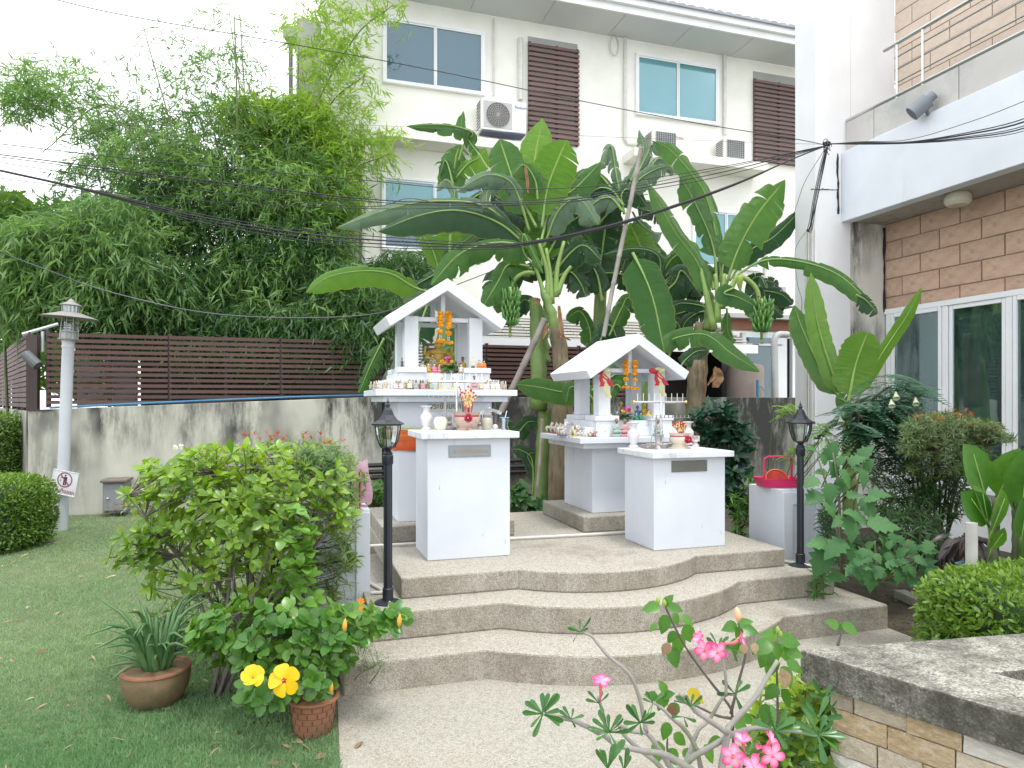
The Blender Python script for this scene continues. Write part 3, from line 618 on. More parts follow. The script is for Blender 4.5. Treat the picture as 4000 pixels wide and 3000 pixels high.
# ================================================================== shrines
def shrine(label, du, dv, zb, zp0):
    """zb: level of the shelf top; zp0: foot of the pillar"""
    r = thing('spirit_house', label, 'shrine', W(1.19+du, 5.5+dv, zp0), 'white spirit houses')
    X = lambda a, b, c, d, e, f: MB().box(a+du, b+du, c+dv, d+dv, zb+e, zb+f)
    MB().box(.81+du, 1.60+du, 5.64+dv, 6.30+dv, zp0, zb-.099).build('pillar', WHITE, r, bevel=.006)
    X(.675, 1.705, 5.52, 6.38, -.098, -.051).build('lower_slab', WHITE, r, bevel=.005)
    X(.614, 1.766, 5.45, 6.44, -.05, 0).build('shelf', WHITE, r, bevel=.005)
    X(.72, 1.655, 5.60, 6.30, .001, .085).build('lower_tier', WHITE_CLEAN, r, bevel=.004)
    X(.80, 1.58, 5.63, 6.28, .086, .137).build('upper_tier', WHITE_CLEAN, r, bevel=.004)
    for (a, b, c, d) in ((.815, 1.02, 5.575, 5.78), (1.355, 1.56, 5.575, 5.78), (.815, 1.02, 6.02, 6.22), (1.355, 1.56, 6.02, 6.22)):
        X(a, b, c, d, .001, .137).build('corner_block', WHITE_CLEAN, r, bevel=.004); X(a-.012, b+.012, c-.012, d+.012, .138, .182).build('post_base', WHITE_CLEAN, r, bevel=.004)
        cu = (a+b)/2; cv = (c+d)/2; X(cu-.057, cu+.057, cv-.057, cv+.057, .183, .60).build('post', WHITE_CLEAN, r, bevel=.004)
    for cv in (5.68, 6.12): 
        X(.975, 1.40, cv-.02, cv+.02, .565, .60).build('tie_beam', WHITE_CLEAN, r, bevel=.003); X(1.168, 1.205, cv-.018, cv+.018, .601, .84).build('king_post', WHITE_CLEAN, r, bevel=.003)
    X(1.16, 1.215, 5.56, 6.33, .80, .845).build('ridge_beam', WHITE_CLEAN, r, bevel=.003)
    v0, v1, hw, ze, za, th = 5.50+dv, 6.38+dv, .50, zb+.572, zb+.90, .088; c = 1.19+du
    pr = [(-hw, ze), (0, za), (hw, ze), (hw-.04, ze-.072), (0, za-th*1.13), (-hw+.04, ze-.072)]
    m = MB(); m.add([(c+p[0], v, p[1]) for v in (v0, v1) for p in pr], [(0, 1, 4, 5), (1, 2, 3, 4), (6, 11, 10, 7), (7, 10, 9, 8), (0, 6, 7, 1), (1, 7, 8, 2), (2, 8, 9, 3), (3, 9, 10, 4), (4, 10, 11, 5), (5, 11, 6, 0)], S)
    m.build('roof', WHITE_CLEAN, r, bevel=.005)
    # hand-rail of the tier: the small parapet pieces at the front
    return r
s1 = shrine('tall white spirit house on the left plinth with an orange cloth round its pillar', 0, 0, 1.686, .613)
s2 = shrine('lower white spirit house on the right with red and cream bows on its posts', 1.687, -.06, 1.284, .613)
def altar(label, u0, u1, v0, v1, zt, ou=.05):
    r = thing('offering_table', label, 'altar table', W(u0, v0, .478), 'white offering tables')
    MB().box(u0+ou, u1-ou, v0+.06, v1-.05, .478, zt-.046).build('base', WHITE, r, bevel=.006); MB().box(u0, u1, v0, v1, zt-.045, zt).build('slab', WHITE_EDGE, r, bevel=.005); return r
a1 = altar('white offering table on the left with a grey name plaque in gold letters', .841, 1.552, 4.74, 5.33, 1.376, .053)
a2 = altar('white offering table on the right with a dull bronze plaque', 2.525, 3.225, 4.56, 5.15, 1.214, .042)
PLQ = mat('plaque_grey', (.30, .34, .37), .4, .08, 5, metal=.3); PLB = mat('plaque_bronze', (.17, .18, .155), .45, .12, 5, metal=.4); PLF = mat('plaque_rim', (.30, .27, .24), .5)
def plaque(parent, c0, c1, v, m_, txt, size, col, shear=0, frame=True, nm='plaque', dz=0):
    p = Pv(*c0, v); q = Pv(*c1, v); MB().box(p.x, q.x, v-.008, v-.001, q.z, p.z).build(nm, m_, parent, bevel=.002)
    if frame:
        e = .004; g = MB(); 
        for (a, b, c, d) in ((p.x+.006, q.x-.006, p.z-.01, p.z-.008), (p.x+.006, q.x-.006, q.z+.008, q.z+.01), (p.x+.006, p.x+.008, q.z+.01, p.z-.01), (q.x-.008, q.x-.006, q.z+.01, p.z-.01)): g.box(a, b, v-.0095, v-.0075, c, d)
        g.build('plaque_rim', PLF, parent)
    text(txt, W((p.x+q.x)/2, v-.0095, q.z+(p.z-q.z)*.28+dz), size, col, parent, 'lettering', align='CENTER', shear=shear)
k2 = crop(1400, 1500, 700)
plaque(a1, k2(1112, 757), k2(1632, 893), 4.80, PLQ, 'พระชัยมงคล', .052, (.42, .31, .17), .25)
k3 = crop(2050, 1250, 900)
plaque(a2, k3(1407, 1352), k3(1746, 1450), 4.62, PLB, 'ปู่พา ปาทอ', .05, (.20, .175, .13), .2, frame=False)
k5_ = crop(1640, 1560, 240*2212/1270)
k5 = crop(1600, 1480, 460)
plaque(s1, k5(405, 430), k5(985, 610), 5.64, plaster('plaque_paint', (.58, .60, .56), .3), 'พระชัยมงคล', .064, (.06, .065, .07), 0, frame=False)
def fabric(name, c, c2, tr=.4):
    return leafmat(name, c, c2, .7, tr)
# orange cloth tied round the tall pillar
CLO = mat('orange_cloth', (.62, .10, .02), .55, .25, 6, c2=(.62, .30, .04), c2t=(.52, .62), c2s=3, st=(.3, .3, 5), bmp=.4, bs=14); CLG = mat('pale_green_cloth', (.55, .62, .36), .6)
def wrap(name, z_, hh, m_, off, sag):
    mb = MB(); path = []
    P_ = [(.80, 6.31), (.80, 5.63), (1.61, 5.63), (1.61, 6.31), (.80, 6.31)]; n = 14; vs_ = []; rows = 6
    per = []
    for i in range(4):
        for t in range(n): per.append((P_[i][0]+(P_[i+1][0]-P_[i][0])*t/n, P_[i][1]+(P_[i+1][1]-P_[i][1])*t/n))
    m_n = len(per)
    for j in range(rows+1):
        for i, (x, y) in enumerate(per):
            cx, cy = 1.205, 5.97; dx = .004+off+.005*math.sin(j*2.2+i*.25); s_ = sag*math.sin(math.pi*((i/n) % 1))
            vs_.append((x+math.copysign(dx, x-cx), y+math.copysign(dx, y-cy), z_-hh*j/rows-s_*(1 if j else .5)-.02*(x-.8)))
    fs_ = [(j*m_n+i, j*m_n+(i+1) % m_n, (j+1)*m_n+(i+1) % m_n, (j+1)*m_n+i) for j in range(rows) for i in range(m_n)]
    mb.add(vs_, fs_, S); return mb
wc_ = wrap('cloth', 1.375, .175, CLO, .002, .02).build('cloth_wrap', CLO, smooth=True, fix=True); tag(wc_, 'orange and gold cloth tied round the pillar of the tall spirit house', 'cloth')
wp_ = wrap('cloth', 1.395, .03, CLG, 0, .02).build('cloth_edge', CLG, smooth=True); tag(wp_, 'pale green cloth edge above the orange cloth on the tall pillar', 'cloth')
# side pedestals with a recessed front panel
def pedestal(label, u0, u1):
    r = thing('pedestal', label, 'pedestal', W(u0, 4.65, 0), 'white side pedestals'); f = .09
    MB().box(u0, u1, 4.675, 5.1, -.02, .88).build('core', WHITE, r, bevel=.005)
    for (a, b, c, d) in ((u0, u0+f, -.02, .86), (u1-f, u1, -.02, .86), (u0+f+.001, u1-f-.001, .76, .86)): MB().box(a, b, 4.65, 4.674, c, d).build('raised_frame', WHITE, r, bevel=.003)
    return r
pedestal('left white side pedestal, half hidden by the bush, with a pink bag on it', .07, .485)
pedestal('white side pedestal on the right under the pink basket', 3.75, 4.165)
# ================================================================== things on the altars
def lathe(name, label, cat, pos, prof, m_, n=24, group=None, rz=0, s_=1):
    r = MB().lathe([(a*s_, b*s_) for a, b in prof], Matrix.Translation(pos), n).build(name, m_, loc=pos, smooth='auto'); return tag(r, label, cat, group)
PORC = mat('white_marble_vase', (.70, .67, .69), .35, .06, 6, c2=(.50, .46, .48), c2t=(.6, .75), c2s=9); CRM = mat('cream_glaze', (.68, .65, .52), .2, .06, 5, c2=(.3, .28, .2), c2t=(.68, .8), c2s=14)
BEI = mat('beige_glaze', (.42, .40, .31), .3, .1, 5); MARB = mat('pink_brown_marble', (.47, .34, .27), .3, .18, 7, c2=(.22, .13, .10), c2t=(.55, .7), c2s=6); GREYM = mat('dull_metal', (.34, .33, .32), .35, .15, 6, metal=.6); CHROME = mat('polished_steel', (.70, .70, .70), .18, .05, metal=1)
BRASS = mat('brass_ball', (.72, .55, .20), .22, .05, metal=1); ASH = mat('grey_stoneware', (.30, .27, .25), .5, .15, 8)
VASE = [(.034, 0), (.038, .004), (.036, .012), (.022, .02), (.026, .03), (.040, .06), (.045, .088), (.042, .11), (.026, .13), (.022, .15), (.030, .172), (.044, .178), (.044, .184), (.036, .184), (.02, .15)]
def gp(k, x, y, z): return G(*k(x, y), z)
kz = crop(2400, 1500, 480)
lathe('vase', 'white footed vase at the left end of the left offering table', 'vase', gp(k5, 315, 957, 1.376), VASE, PORC, group='white vases')
lathe('vase', 'white footed vase at the front left of the right offering table', 'vase', gp(kz, 342, 1140, 1.214), VASE, PORC, s_=1.13, group='white vases')
lathe('vase', 'white footed vase behind the pompom bowl on the right offering table', 'vase', gp(kz, 1325, 1095, 1.214), VASE, PORC, s_=1.1, group='white vases')
JAR = [(.034, 0), (.042, .012), (.051, .05), (.052, .066), (.046, .088), (.036, .098), (.036, .102), (.031, .102), (.03, .09)]
j1 = gp(k5, 580, 965, 1.376); lathe('jar', 'round cream jar with faded marks beside the white vase', 'jar', j1, JAR, CRM)
text('51', j1+Vector((-.006, -.0525, .066)), .028, (.35, .34, .30), bpy.data.objects['jar'], 'lettering', rz=0)
lathe('jar', 'round beige jar right of the big pompom bowl', 'jar', gp(k5, 1450, 957, 1.376), [(a*.86, b*.92) for a, b in JAR], BEI)
BOWL = [(.080, 0), (.084, .006), (.066, .022), (.072, .034), (.096, .058), (.103, .08), (.098, .098), (.092, .104), (.092, .112), (.105, .134), (.108, .138), (.100, .138), (.086, .115)]
def pompom(parent, c, r, m_, cm, n=130):
    P_ = rnd_dir(n); P_[:, 1] = -abs(P_[:, 1]); pos = P_*r*.45+np.array(c); tv = np.array([(-.22, 0, 0), (.22, 0, 0), (.3, .7, .05), (0, 1, .12), (-.3, .7, .05)])
    tf = np.array([(0, 1, 2, 4), (4, 2, 3, 3)]); fr = frames(P_+RNG.normal(0, .2, P_.shape), roll=RNG.uniform(0, 6, n)); V, F = scatter(tv, tf[:, :4], pos, fr, np.full(n, r*.62))
    F = F[:, :]; q = F[::2]; t_ = F[1::2]; 
    np_mesh('pompom', V, q, m_, RNG.uniform(0, 1, n).repeat(5), parent)
    MB().ell(c, (r*.62,)*3, n=10, k=7).build('pompom_core', m_, parent, smooth=True); MB().ell((c[0], c[1]-r*.98, c[2]), (r*.15,)*3, n=8, k=5).build('bead', cm, parent, smooth=True)
POM = leafmat('crimson_ribbon', (.50, .03, .08), (.75, .14, .2), .5, .2)
RED = mat('red_paint', (.55, .04, .04), .4, .1); YEL = mat('pale_straw', (.74, .62, .30), .7, .2, 30); MAROON = mat('maroon_ribbon', (.33, .03, .06), .5)
def incense(parent, base, w_, h, nred, seed, lean=0):
    rr = random.Random(seed); m = MB(); 
    for i in range(nred):
        a = rr.uniform(0, 6.28); q = rr.uniform(0, w_); b = base+Vector((math.cos(a)*q, math.sin(a)*q*.5, 0)); m.tube([b, b+Vector(((b.x-base.x)*.4+lean*h, 0, h*rr.uniform(.35, .5)))], .0018, 4)
    m.build('incense_sticks', RED, parent); m = MB(); m2 = MB()
    for i in range(9):
        a = (i-4)/4; b = base+Vector((a*w_*.6, 0, h*.25)); tip = base+Vector((a*w_*1.9+lean*h, rr.uniform(-.01, .01), h*(1-.35*abs(a)+rr.uniform(-.05, .1))))
        ps = [b.lerp(tip, t)+Vector((rr.uniform(-.006, .006), rr.uniform(-.004, .004), 0)) for t in np.linspace(0, 1, 7)]
        m.tube(ps, [.005*rr.uniform(.7, 1.5) for _ in ps], 5); 
        for t in (.45, .7, 1): m2.ell(tuple(b.lerp(tip, t)+Vector((rr.uniform(-.006, .006), -.004, 0))), (.0055 if t < 1 else .0085,)*3, n=7, k=5)
    m.build('paper_stems', YEL, parent); m2.build('red_berries', RED, parent, smooth=True)
def bowl_thing(label, pos, s_, rot=0, m_=MARB, band=MAROON, pom=(.05, -.09, .09), pr=.036):
    r = thing('incense_bowl', label, 'bowl', pos, rz=0)
    T_ = Matrix.Translation(pos) @ Matrix.Diagonal((s_, s_, s_, 1)); MB().lathe(BOWL, T_, 30).build('bowl', m_, r, smooth='auto')
    MB().lathe([(.0925, .099), (.0945, .1), (.0945, .111), (.0925, .112)], T_, 30).build('ribbon', band, r)
    MB().lathe([(.0, .120), (.088, .120)], T_, 20).build('ash', mat('white_ash', (.62, .60, .58), .9, .2, 60, 1, 80), r)
    pompom(r, tuple(pos+Vector(pom)*s_), pr*s_, POM, BRASS); return r
bp = gp(k5, 1070, 962, 1.376); b1 = bowl_thing('big pink-brown marble bowl of incense with a crimson pompom on the left offering table', bp, 1, pom=(.02, -.10, .094))
incense(b1, bp+Vector((.012, 0, .12)), .03, .20, 22, 3)
m = MB(); q0 = bp+Vector((-.025, .03, .12)); m.tube([q0, q0+Vector((-.012, 0, .09)), q0+Vector((-.022, 0, .17)), q0+Vector((-.03, 0, .2))], [.007, .006, .004, .002], 6)
for dx, dz in ((-.032, .205), (-.022, .19), (-.012, .165), (-.01, .135)): m.ell((q0.x+dx, q0.y-.005, q0.z+dz), (.007,)*3, n=7, k=5, mi=1)
m.build('bud_twig', [ASH, RED], b1, smooth=True)
bp2 = gp(kz, 1170, 1165, 1.214); b2 = bowl_thing('cream marble bowl of incense on a round foot with a crimson pompom, right offering table', bp2+Vector((0, 0, .016)), .80, m_=mat('cream_marble', (.60, .52, .42), .3, .12, 7, c2=(.35, .25, .2), c2t=(.6, .75), c2s=8), pom=(.065, -.088, .075), pr=.045)
MB().lathe([(.088, 0), (.09, .004), (.086, .016), (.05, .018)], Matrix.Translation(bp2), 26).build('foot_dish', BEI, b2, smooth='auto')
incense(b2, bp2+Vector((.01, 0, .11)), .03, .11, 16, 5, -.1)
CST = [(.030, 0), (.031, .004), (.022, .02), (.016, .028), (.024, .044), (.012, .06), (.018, .072), (.02, .09), (.016, .09)]
CSTM = mat('pinkish_stone', (.52, .44, .42), .4, .12, 9)
lathe('candlestick', 'small pinkish stone candlestick left of the cream bowl', 'candlestick', gp(kz, 770, 1165, 1.214), CST, CSTM, group='stone candlesticks')
lathe('candlestick', 'small pinkish stone candlestick right of the cream bowl', 'candlestick', gp(kz, 1462, 1125, 1.214), CST, CSTM, group='stone candlesticks')
lathe('candlestick', 'dark stoneware candlestick between the cream jar and the big bowl', 'candlestick', gp(k5, 745, 950, 1.376), [(a*1.05, b*1.1) for a, b in CST], ASH)
lathe('candlestick', 'dark stoneware candlestick between the big bowl and the beige jar', 'candlestick', gp(k5, 1320, 945, 1.376), [(a*1.05, b*.95) for a, b in CST], ASH)
def tstand(label, foot, k, xp, ybar, x0, x1, npin, pinh, v, group=None):
    """tall T-shaped candle stand: post, cross bar with pins and two end knobs"""
    r = thing('candle_stand', label, 'candle stand', W(*foot), 'steel T-shaped candle stands'); p = Pv(*k(xp, ybar), v); zb = p.z; a = Pv(*k(x0, ybar), v).x; b = Pv(*k(x1, ybar), v).x
    MB().tube([W(p.x, v, foot[2]), W(p.x, v, zb)], .009, 12).build('post', CHROME, r, smooth='auto')
    MB().tube([W(a, v, zb), W(b, v, zb)], .0085, 12).build('cross_bar', CHROME, r, smooth='auto')
    for q in (a, b): MB().ell(tuple(W(q, v, zb)), (.014, .014, .013)).build('end_knob', BRASS, r, smooth=True)
    pm = None
    for i in range(npin):
        u = a+(b-a)*(i+.6)/(npin+.2); o = MB().tube([W(u, v, zb+.006), W(u, v, zb+pinh)], .0028, 6).build('pin', CHROME, r, smooth='auto')
    return r, p.x
kz1 = crop(1400, 1050, 700)
r_, px_ = tstand('tall steel T-shaped candle stand behind the big bowl, left offering table', (1.18, 5.22, 1.376), kz1, 1215, 1395, 870, 1570, 9, .068, 5.22)
MB().box(px_-.09, px_+.09, 5.17, 5.27, 1.376, 1.392).build('foot', GREYM, r_, bevel=.003)
r_, px_ = tstand('tall steel T-shaped candle stand with gold knobs on the right offering table', (2.9, 5.0, 1.214), kz, 838, 325, 355, 1290, 9, .07, 4.98)
MB().box(px_-.15, px_+.16, 4.93, 5.05, 1.214, 1.245).build('foot', mat('weathered_wood_block', (.26, .23, .20), .8, .2, 8), r_, bevel=.004); MB().box(px_-.1, px_+.12, 4.94, 5.04, 1.2455, 1.252).build('foot_plate', CHROME, r_)
def rack(label, k, x0, x1, yb, xp, v, zt, n):
    r = thing('candle_rack', label, 'candle rack', W(Pv(*k(xp, yb), v).x, v, zt), 'low candle racks'); p = Pv(*k(xp, yb), v); a = Pv(*k(x0, yb), v).x; b = Pv(*k(x1, yb), v).x
    MB().box(a, b, v-.008, v+.008, p.z-.0015, p.z+.0015).build('tray', GREYM, r)
    for i in range(n):
        u = a+.012+(b-a-.024)*i/(n-1); MB().lathe([(.0045, p.z+.0016), (.0045, p.z+.022), (.0035, p.z+.022), (.0035, p.z+.004)], Matrix.Translation(W(u, v, 0)), 10).build('candle_cup', GREYM, r, smooth='auto')
    MB().tube([W(p.x, v, zt), W(p.x, v, p.z-.002)], .008, 10).build('post', GREYM, r, smooth='auto')
    for s_ in (-1, 1): MB().tube([W(p.x+s_*.007, v, zt+.09), W(p.x+s_*.02, v, zt+.115), W(p.x+s_*.04, v, zt+.11), W(p.x+s_*.045, v, zt+.07), W(p.x+s_*.055, v, zt+.03), W(p.x+s_*.08, v, zt+.02)], .0035, 6).build('scroll', GREYM, r, smooth='auto')
    return r
r_ = rack('low dull metal candle rack across the left offering table', k5, 330, 1400, 370, 670, 5.12, 1.376, 12)
r_ = rack('low metal candle rack with scroll handles on the right offering table', kz, 585, 1360, 612, 755, 4.86, 1.214, 11)
# metal lantern house, shell, plastic cup
lp = gp(k5, 1490, 930, 1.376)+Vector((0, .05, 0)); lh = thing('lantern_house', 'small metal lantern house with a scalloped roof and ring, left offering table', 'lantern', lp)
DK = mat('blackened_steel', (.10, .11, .13), .35, .3, 6, metal=.5); SIL = mat('galvanised_sheet', (.62, .62, .62), .3, .15, 9, metal=.8)
T_ = Matrix.Translation(lp) @ Matrix.Rotation(R(17.5), 4, 'Z')
MB().box(-.06, .06, -.04, .05, .0, .012, T=T_).build('floor', DK, lh)
for (x, y) in ((-.058, -.04), (.05, -.04), (-.058, .042), (.05, .042)): MB().box(x, x+.008, y, y+.008, .0125, .125, T=T_).build('corner_post', DK, lh)
MB().box(-.045, .022, -.036, -.03, .02, .105, T=T_).build('door', GREYM, lh, bevel=.002)
MB().lathe([(.013, 0), (.013, .002)], T_ @ Matrix.Translation((-.012, -.0365, .04)) @ Matrix.Rotation(R(90), 4, 'X') @ Matrix.Diagonal((1.5, 1, 1, 1)), 20).build('sticker', mat('white_sticker', (.7, .68, .7), .4), lh)
MB().lathe([(.0035, 0), (.0035, .003)], T_ @ Matrix.Translation((-.012, -.0366, .04)) @ Matrix.Rotation(R(90), 4, 'X'), 3).build('sticker_emblem', RED, lh)
vs_ = [(0, 0, .162)]; nn = 48
for j, rr in enumerate((.3, .6, .85, 1)):
    for i in range(nn): a = i*2*math.pi/nn; w_ = math.cos(4*a); vs_.append((.105*rr*math.cos(a), .085*rr*math.sin(a), .162-.040*rr**1.6+.013*w_*rr*rr))
ff = [(0, 1+i, 1+(i+1) % nn) for i in range(nn)]+[(1+j*nn+i, 1+(j+1)*nn+i, 1+(j+1)*nn+(i+1) % nn, 1+j*nn+(i+1) % nn) for j in range(3) for i in range(nn)]
MB().add(vs_, ff, T_).build('scalloped_roof', SIL, lh, smooth=True)
MB().tube([T_ @ Vector((.014*math.cos(a), 0, .176+.014*math.sin(a))) for a in np.linspace(0, 6.28, 18)], .0015, 5).build('ring', CHROME, lh)
sp = gp(k5, 1608, 950, 1.376); MB_ = MB().ell((0, 0, .015), (.024, .02, .026), T=Matrix.Translation(sp), n=14, k=8); tag(MB_.build('shell', mat('pale_shell', (.66, .64, .60), .5, .08, 20), smooth=True), 'pale rounded shell beside the beige jar', 'shell')
cpz = gp(k5, 1782, 955, 1.376); cu_ = thing('plastic_cup', 'clear plastic cup with blue rim and white straw on the left offering table', 'cup', cpz)
Tc = Matrix.Translation(cpz); CUPM = glassmat('clear_plastic', (.86, .89, .92), .35)
MB().lathe([(.023, 0), (.034, .093), (.033, .093), (.022, .002)], Tc, 24).build('cup', CUPM, cu_, smooth='auto'); MB().lathe([(.034, .090), (.0365, .091), (.0365, .095), (.033, .095)], Tc, 24).build('rim', mat('blue_rim', (.25, .45, .7), .3), cu_, smooth='auto')
MB().tube([cpz+Vector((-.012, 0, .03)), cpz+Vector((.018, 0, .145))], .0032, 8).build('straw', mat('white_straw', (.8, .8, .8), .3), cu_)
# ================================================================== figurines
FIGM = {}
def fm(name, c, r=.45): return mat('fig_'+name, c, r, .12, 40)
SKIN = fm('skin', (.62, .45, .36)); BRN = fm('brown', (.22, .15, .10)); HAIR = fm('black', (.02, .02, .02)); WHT = fm('white', (.70, .68, .62)); IVO = fm('ivory', (.66, .60, .46)); PNK = fm('pink', (.70, .22, .32)); DPK = fm('dusty_pink', (.50, .30, .30)); GLD = fm('gold', (.50, .33, .06), .3); GRN = fm('green', (.05, .28, .14)); SLB = fm('sage_blue', (.33, .42, .38)); GRY = fm('grey', (.40, .38, .37)); ORG = fm('orange', (.75, .22, .03)); BLU = fm('blue', (.06, .16, .32)); YLW = fm('yellow', (.75, .58, .05)); TUR = fm('turquoise', (.10, .32, .30)); PAL = fm('pale_skin', (.72, .62, .55)); DKB = fm('dark_bronze', (.09, .08, .06), .35); RDB = fm('red_brown', (.30, .08, .05))
TEMPL = {}
def template(kind):
    """one small statue of each kind, 1 unit tall, standing at the origin; parts: base, body, head, hair"""
    if kind in TEMPL: return TEMPL[kind]
    r = thing(kind, 'x', 'x', (0, 0, 0), rz=0); I = None
    if kind == 'kneeling_figurine':
        MB().box(-.26, .26, -.22, .26, 0, .12, T=None).build('base', WHT, r, bevel=.03)
        m = MB(); m.ell((0, .02, .24), (.27, .26, .14), n=12, k=8).ell((-.12, -.12, .2), (.11, .17, .09)).ell((.12, -.12, .2), (.11, .17, .09)).ell((0, .04, .42), (.16, .12, .2), n=12, k=8).ell((0, .04, .55), (.19, .1, .09))
        m.tube([(-.18, .03, .55), (-.2, -.03, .42), (-.05, -.15, .36)], [.055, .05, .035], 7).tube([(.18, .03, .55), (.2, -.03, .42), (.05, -.15, .36)], [.055, .05, .035], 7).build('body', WHT, r, smooth=True)
        m = MB(); m.tube([(0, .04, .6), (0, .03, .7)], [.055, .05], 8).ell((0, .02, .78), (.092, .1, .115), n=12, k=9).ell((0, -.075, .77), (.014, .02, .025), n=6, k=4).ell((-.092, .03, .775), (.015, .03, .04), n=6, k=4).ell((.092, .03, .775), (.015, .03, .04), n=6, k=4).build('head', SKIN, r, smooth=True)
        m = MB(); m.ell((0, .045, .82), (.105, .105, .115), n=12, k=8).ell((0, .06, .945), (.045, .045, .05), n=8, k=6).build('hair', HAIR, r, smooth=True)
    elif kind in ('horse_figurine', 'zebra_like'):
        MB().box(-.16, .16, -.34, .34, 0, .08, T=None).build('base', WHT, r, bevel=.03)
        m = MB(); m.ell((0, .02, .5), (.13, .3, .15), n=12, k=8)
        for x in (-.075, .075):
            for y in (-.2, .22): m.tube([(x, y, .5), (x, y+.01, .3), (x, y, .08)], [.065, .04, .045], 7)
        m.tube([(0, -.2, .52), (0, -.27, .7), (0, -.3, .84)], [.12, .09, .07], 9).ell((0, -.36, .84), (.06, .13, .075), n=9, k=7, rot=Matrix.Rotation(R(35), 3, 'X')).tube([(0, .3, .55), (0, .36, .4), (0, .36, .2)], [.04, .04, .02], 6)
        m.ell((-.035, -.28, .95), (.02, .02, .05), n=6, k=4).ell((.035, -.28, .95), (.02, .02, .05), n=6, k=4).build('body', WHT, r, smooth=True)
        m = MB(); m.tube([(0, -.24, .93), (0, -.18, .82), (0, -.12, .66)], [.03, .035, .03], 6).build('hair', IVO, r, smooth=True); MB().ell((0, .02, .59), (.12, .12, .075), n=10, k=6).build('saddle', PNK, r, smooth=True)
    elif kind == 'elephant_figurine':
        MB().box(-.24, .24, -.36, .36, 0, .07, T=None).build('base', WHT, r, bevel=.03)
        m = MB(); m.ell((0, .08, .55), (.23, .33, .26), n=14, k=9)
        for x in (-.12, .12):
            for y in (-.12, .28): m.tube([(x, y, .5), (x, y, .07)], [.1, .085], 9)
        m.ell((0, -.25, .72), (.16, .16, .18), n=12, k=8).ell((0, .38, .45), (.03, .03, .12), n=6, k=4)
        m.tube([(0, -.36, .68), (0, -.45, .52), (0, -.5, .62), (0, -.49, .8), (0, -.44, .96)], [.085, .07, .055, .045, .035], 9).build('body', WHT, r, smooth=True)
        m = MB(); m.ell((-.18, -.2, .7), (.04, .1, .14), n=9, k=6).ell((.18, -.2, .7), (.04, .1, .14), n=9, k=6).tube([(-.07, -.36, .62), (-.09, -.5, .6)], [.02, .012], 6).tube([(.07, -.36, .62), (.09, -.5, .6)], [.02, .012], 6).build('hair', IVO, r, smooth=True)
    elif kind == 'deity_statue':
        m = MB(); m.lathe([(.3, 0), (.3, .04), (.24, .07), (.27, .12), (.3, .14)], None, 20).build('base', GLD, r, smooth='auto')
        m = MB(); m.ell((0, 0, .22), (.29, .22, .1), n=14, k=8).ell((-.16, -.14, .2), (.13, .1, .07)).ell((.16, -.14, .2), (.13, .1, .07)).ell((0, .03, .38), (.13, .1, .16), n=12, k=8).ell((0, .03, .5), (.2, .09, .075), n=12, k=8)
        for sx in (-1, 1): m.tube([(sx*.18, .03, .51), (sx*.27, 0, .38), (sx*.12, -.15, .33)], [.05, .045, .03], 8).tube([(sx*.17, .06, .5), (sx*.31, .05, .46), (sx*.3, 0, .58)], [.045, .04, .025], 8).ell((sx*.3, -.01, .6), (.03, .03, .035), n=7, k=5)
        m.build('body', GLD, r, smooth=True); m = MB().tube([(0, .03, .54), (0, .02, .6)], [.06, .05], 8).ell((0, .01, .655), (.075, .085, .085), n=12, k=8).ell((-.07, .02, .65), (.03, .05, .06)).ell((.07, .02, .65), (.03, .05, .06)).build('head', GLD, r, smooth=True)
        MB().lathe([(.085, .69), (.09, .70), (.07, .73), (.075, .74), (.055, .78), (.058, .79), (.035, .84), (.03, .88), (.008, 1.0)], None, 14).build('hair', GLD, r, smooth='auto')
    elif kind == 'tiered_parasol':
        m = MB(); m.tube([(0, 0, 0), (0, 0, 1)], .012, 6)
        for i in range(9): z = .12+i*.095; q = .16*(1-i*.085); m.lathe([(q, z), (q, z+.03), (q*.55, z+.055)], None, 16)
        m.build('body', SIL, r, smooth='auto')
    elif kind == 'seated_figurine':
        MB().box(-.27, .27, -.22, .22, 0, .17, T=None).build('base', WHT, r, bevel=.04)
        m = MB(); m.ell((0, 0, .3), (.26, .22, .16), n=12, k=8).ell((0, .04, .5), (.2, .14, .2), n=12, k=8).ell((.12, -.12, .28), (.13, .14, .09)).ell((-.12, -.12, .28), (.13, .14, .09)).tube([(-.2, .03, .6), (-.2, -.08, .46), (-.03, -.17, .42)], [.06, .055, .04], 7).tube([(.2, .03, .6), (.2, -.08, .46), (.03, -.17, .42)], [.06, .055, .04], 7).build('body', WHT, r, smooth=True)
        MB().tube([(0, .04, .66), (0, .03, .74)], [.055, .05], 8).ell((0, .02, .84), (.088, .095, .11), n=12, k=9).ell((0, -.075, .83), (.014, .02, .025), n=6, k=4).build('head', SKIN, r, smooth=True)
        MB().ell((0, .045, .88), (.098, .1, .105), n=12, k=8).build('hair', HAIR, r, smooth=True)
    TEMPL[kind] = r; return r
first = {}
def fig(kind, label, cat, pos, h, rz, base=None, body=None, head=None, hair=None, saddle=None, group='figurines on the spirit house shelves', sx=1):
    t_ = template(kind); M_ = Matrix.Translation(pos) @ Matrix.Rotation(R(rz), 4, 'Z') @ Matrix.Diagonal((h*sx, h*sx, h, 1))
    h *= 1.12; M_ = Matrix.Translation(pos) @ Matrix.Rotation(R(rz), 4, 'Z') @ Matrix.Diagonal((h*sx, h*sx, h, 1)); c = copy_tree(t_, M_, label, {k: v for k, v in (('base', base), ('body', body), ('head', head), ('hair', hair), ('saddle', saddle)) if v}); c['category'] = cat; c['group'] = group; return c
def on(k, x, v, z): 
    p = Pv(*k(x, 1500), v); return W(p.x, v, z)
Z1 = 1.687; f1 = 5.515
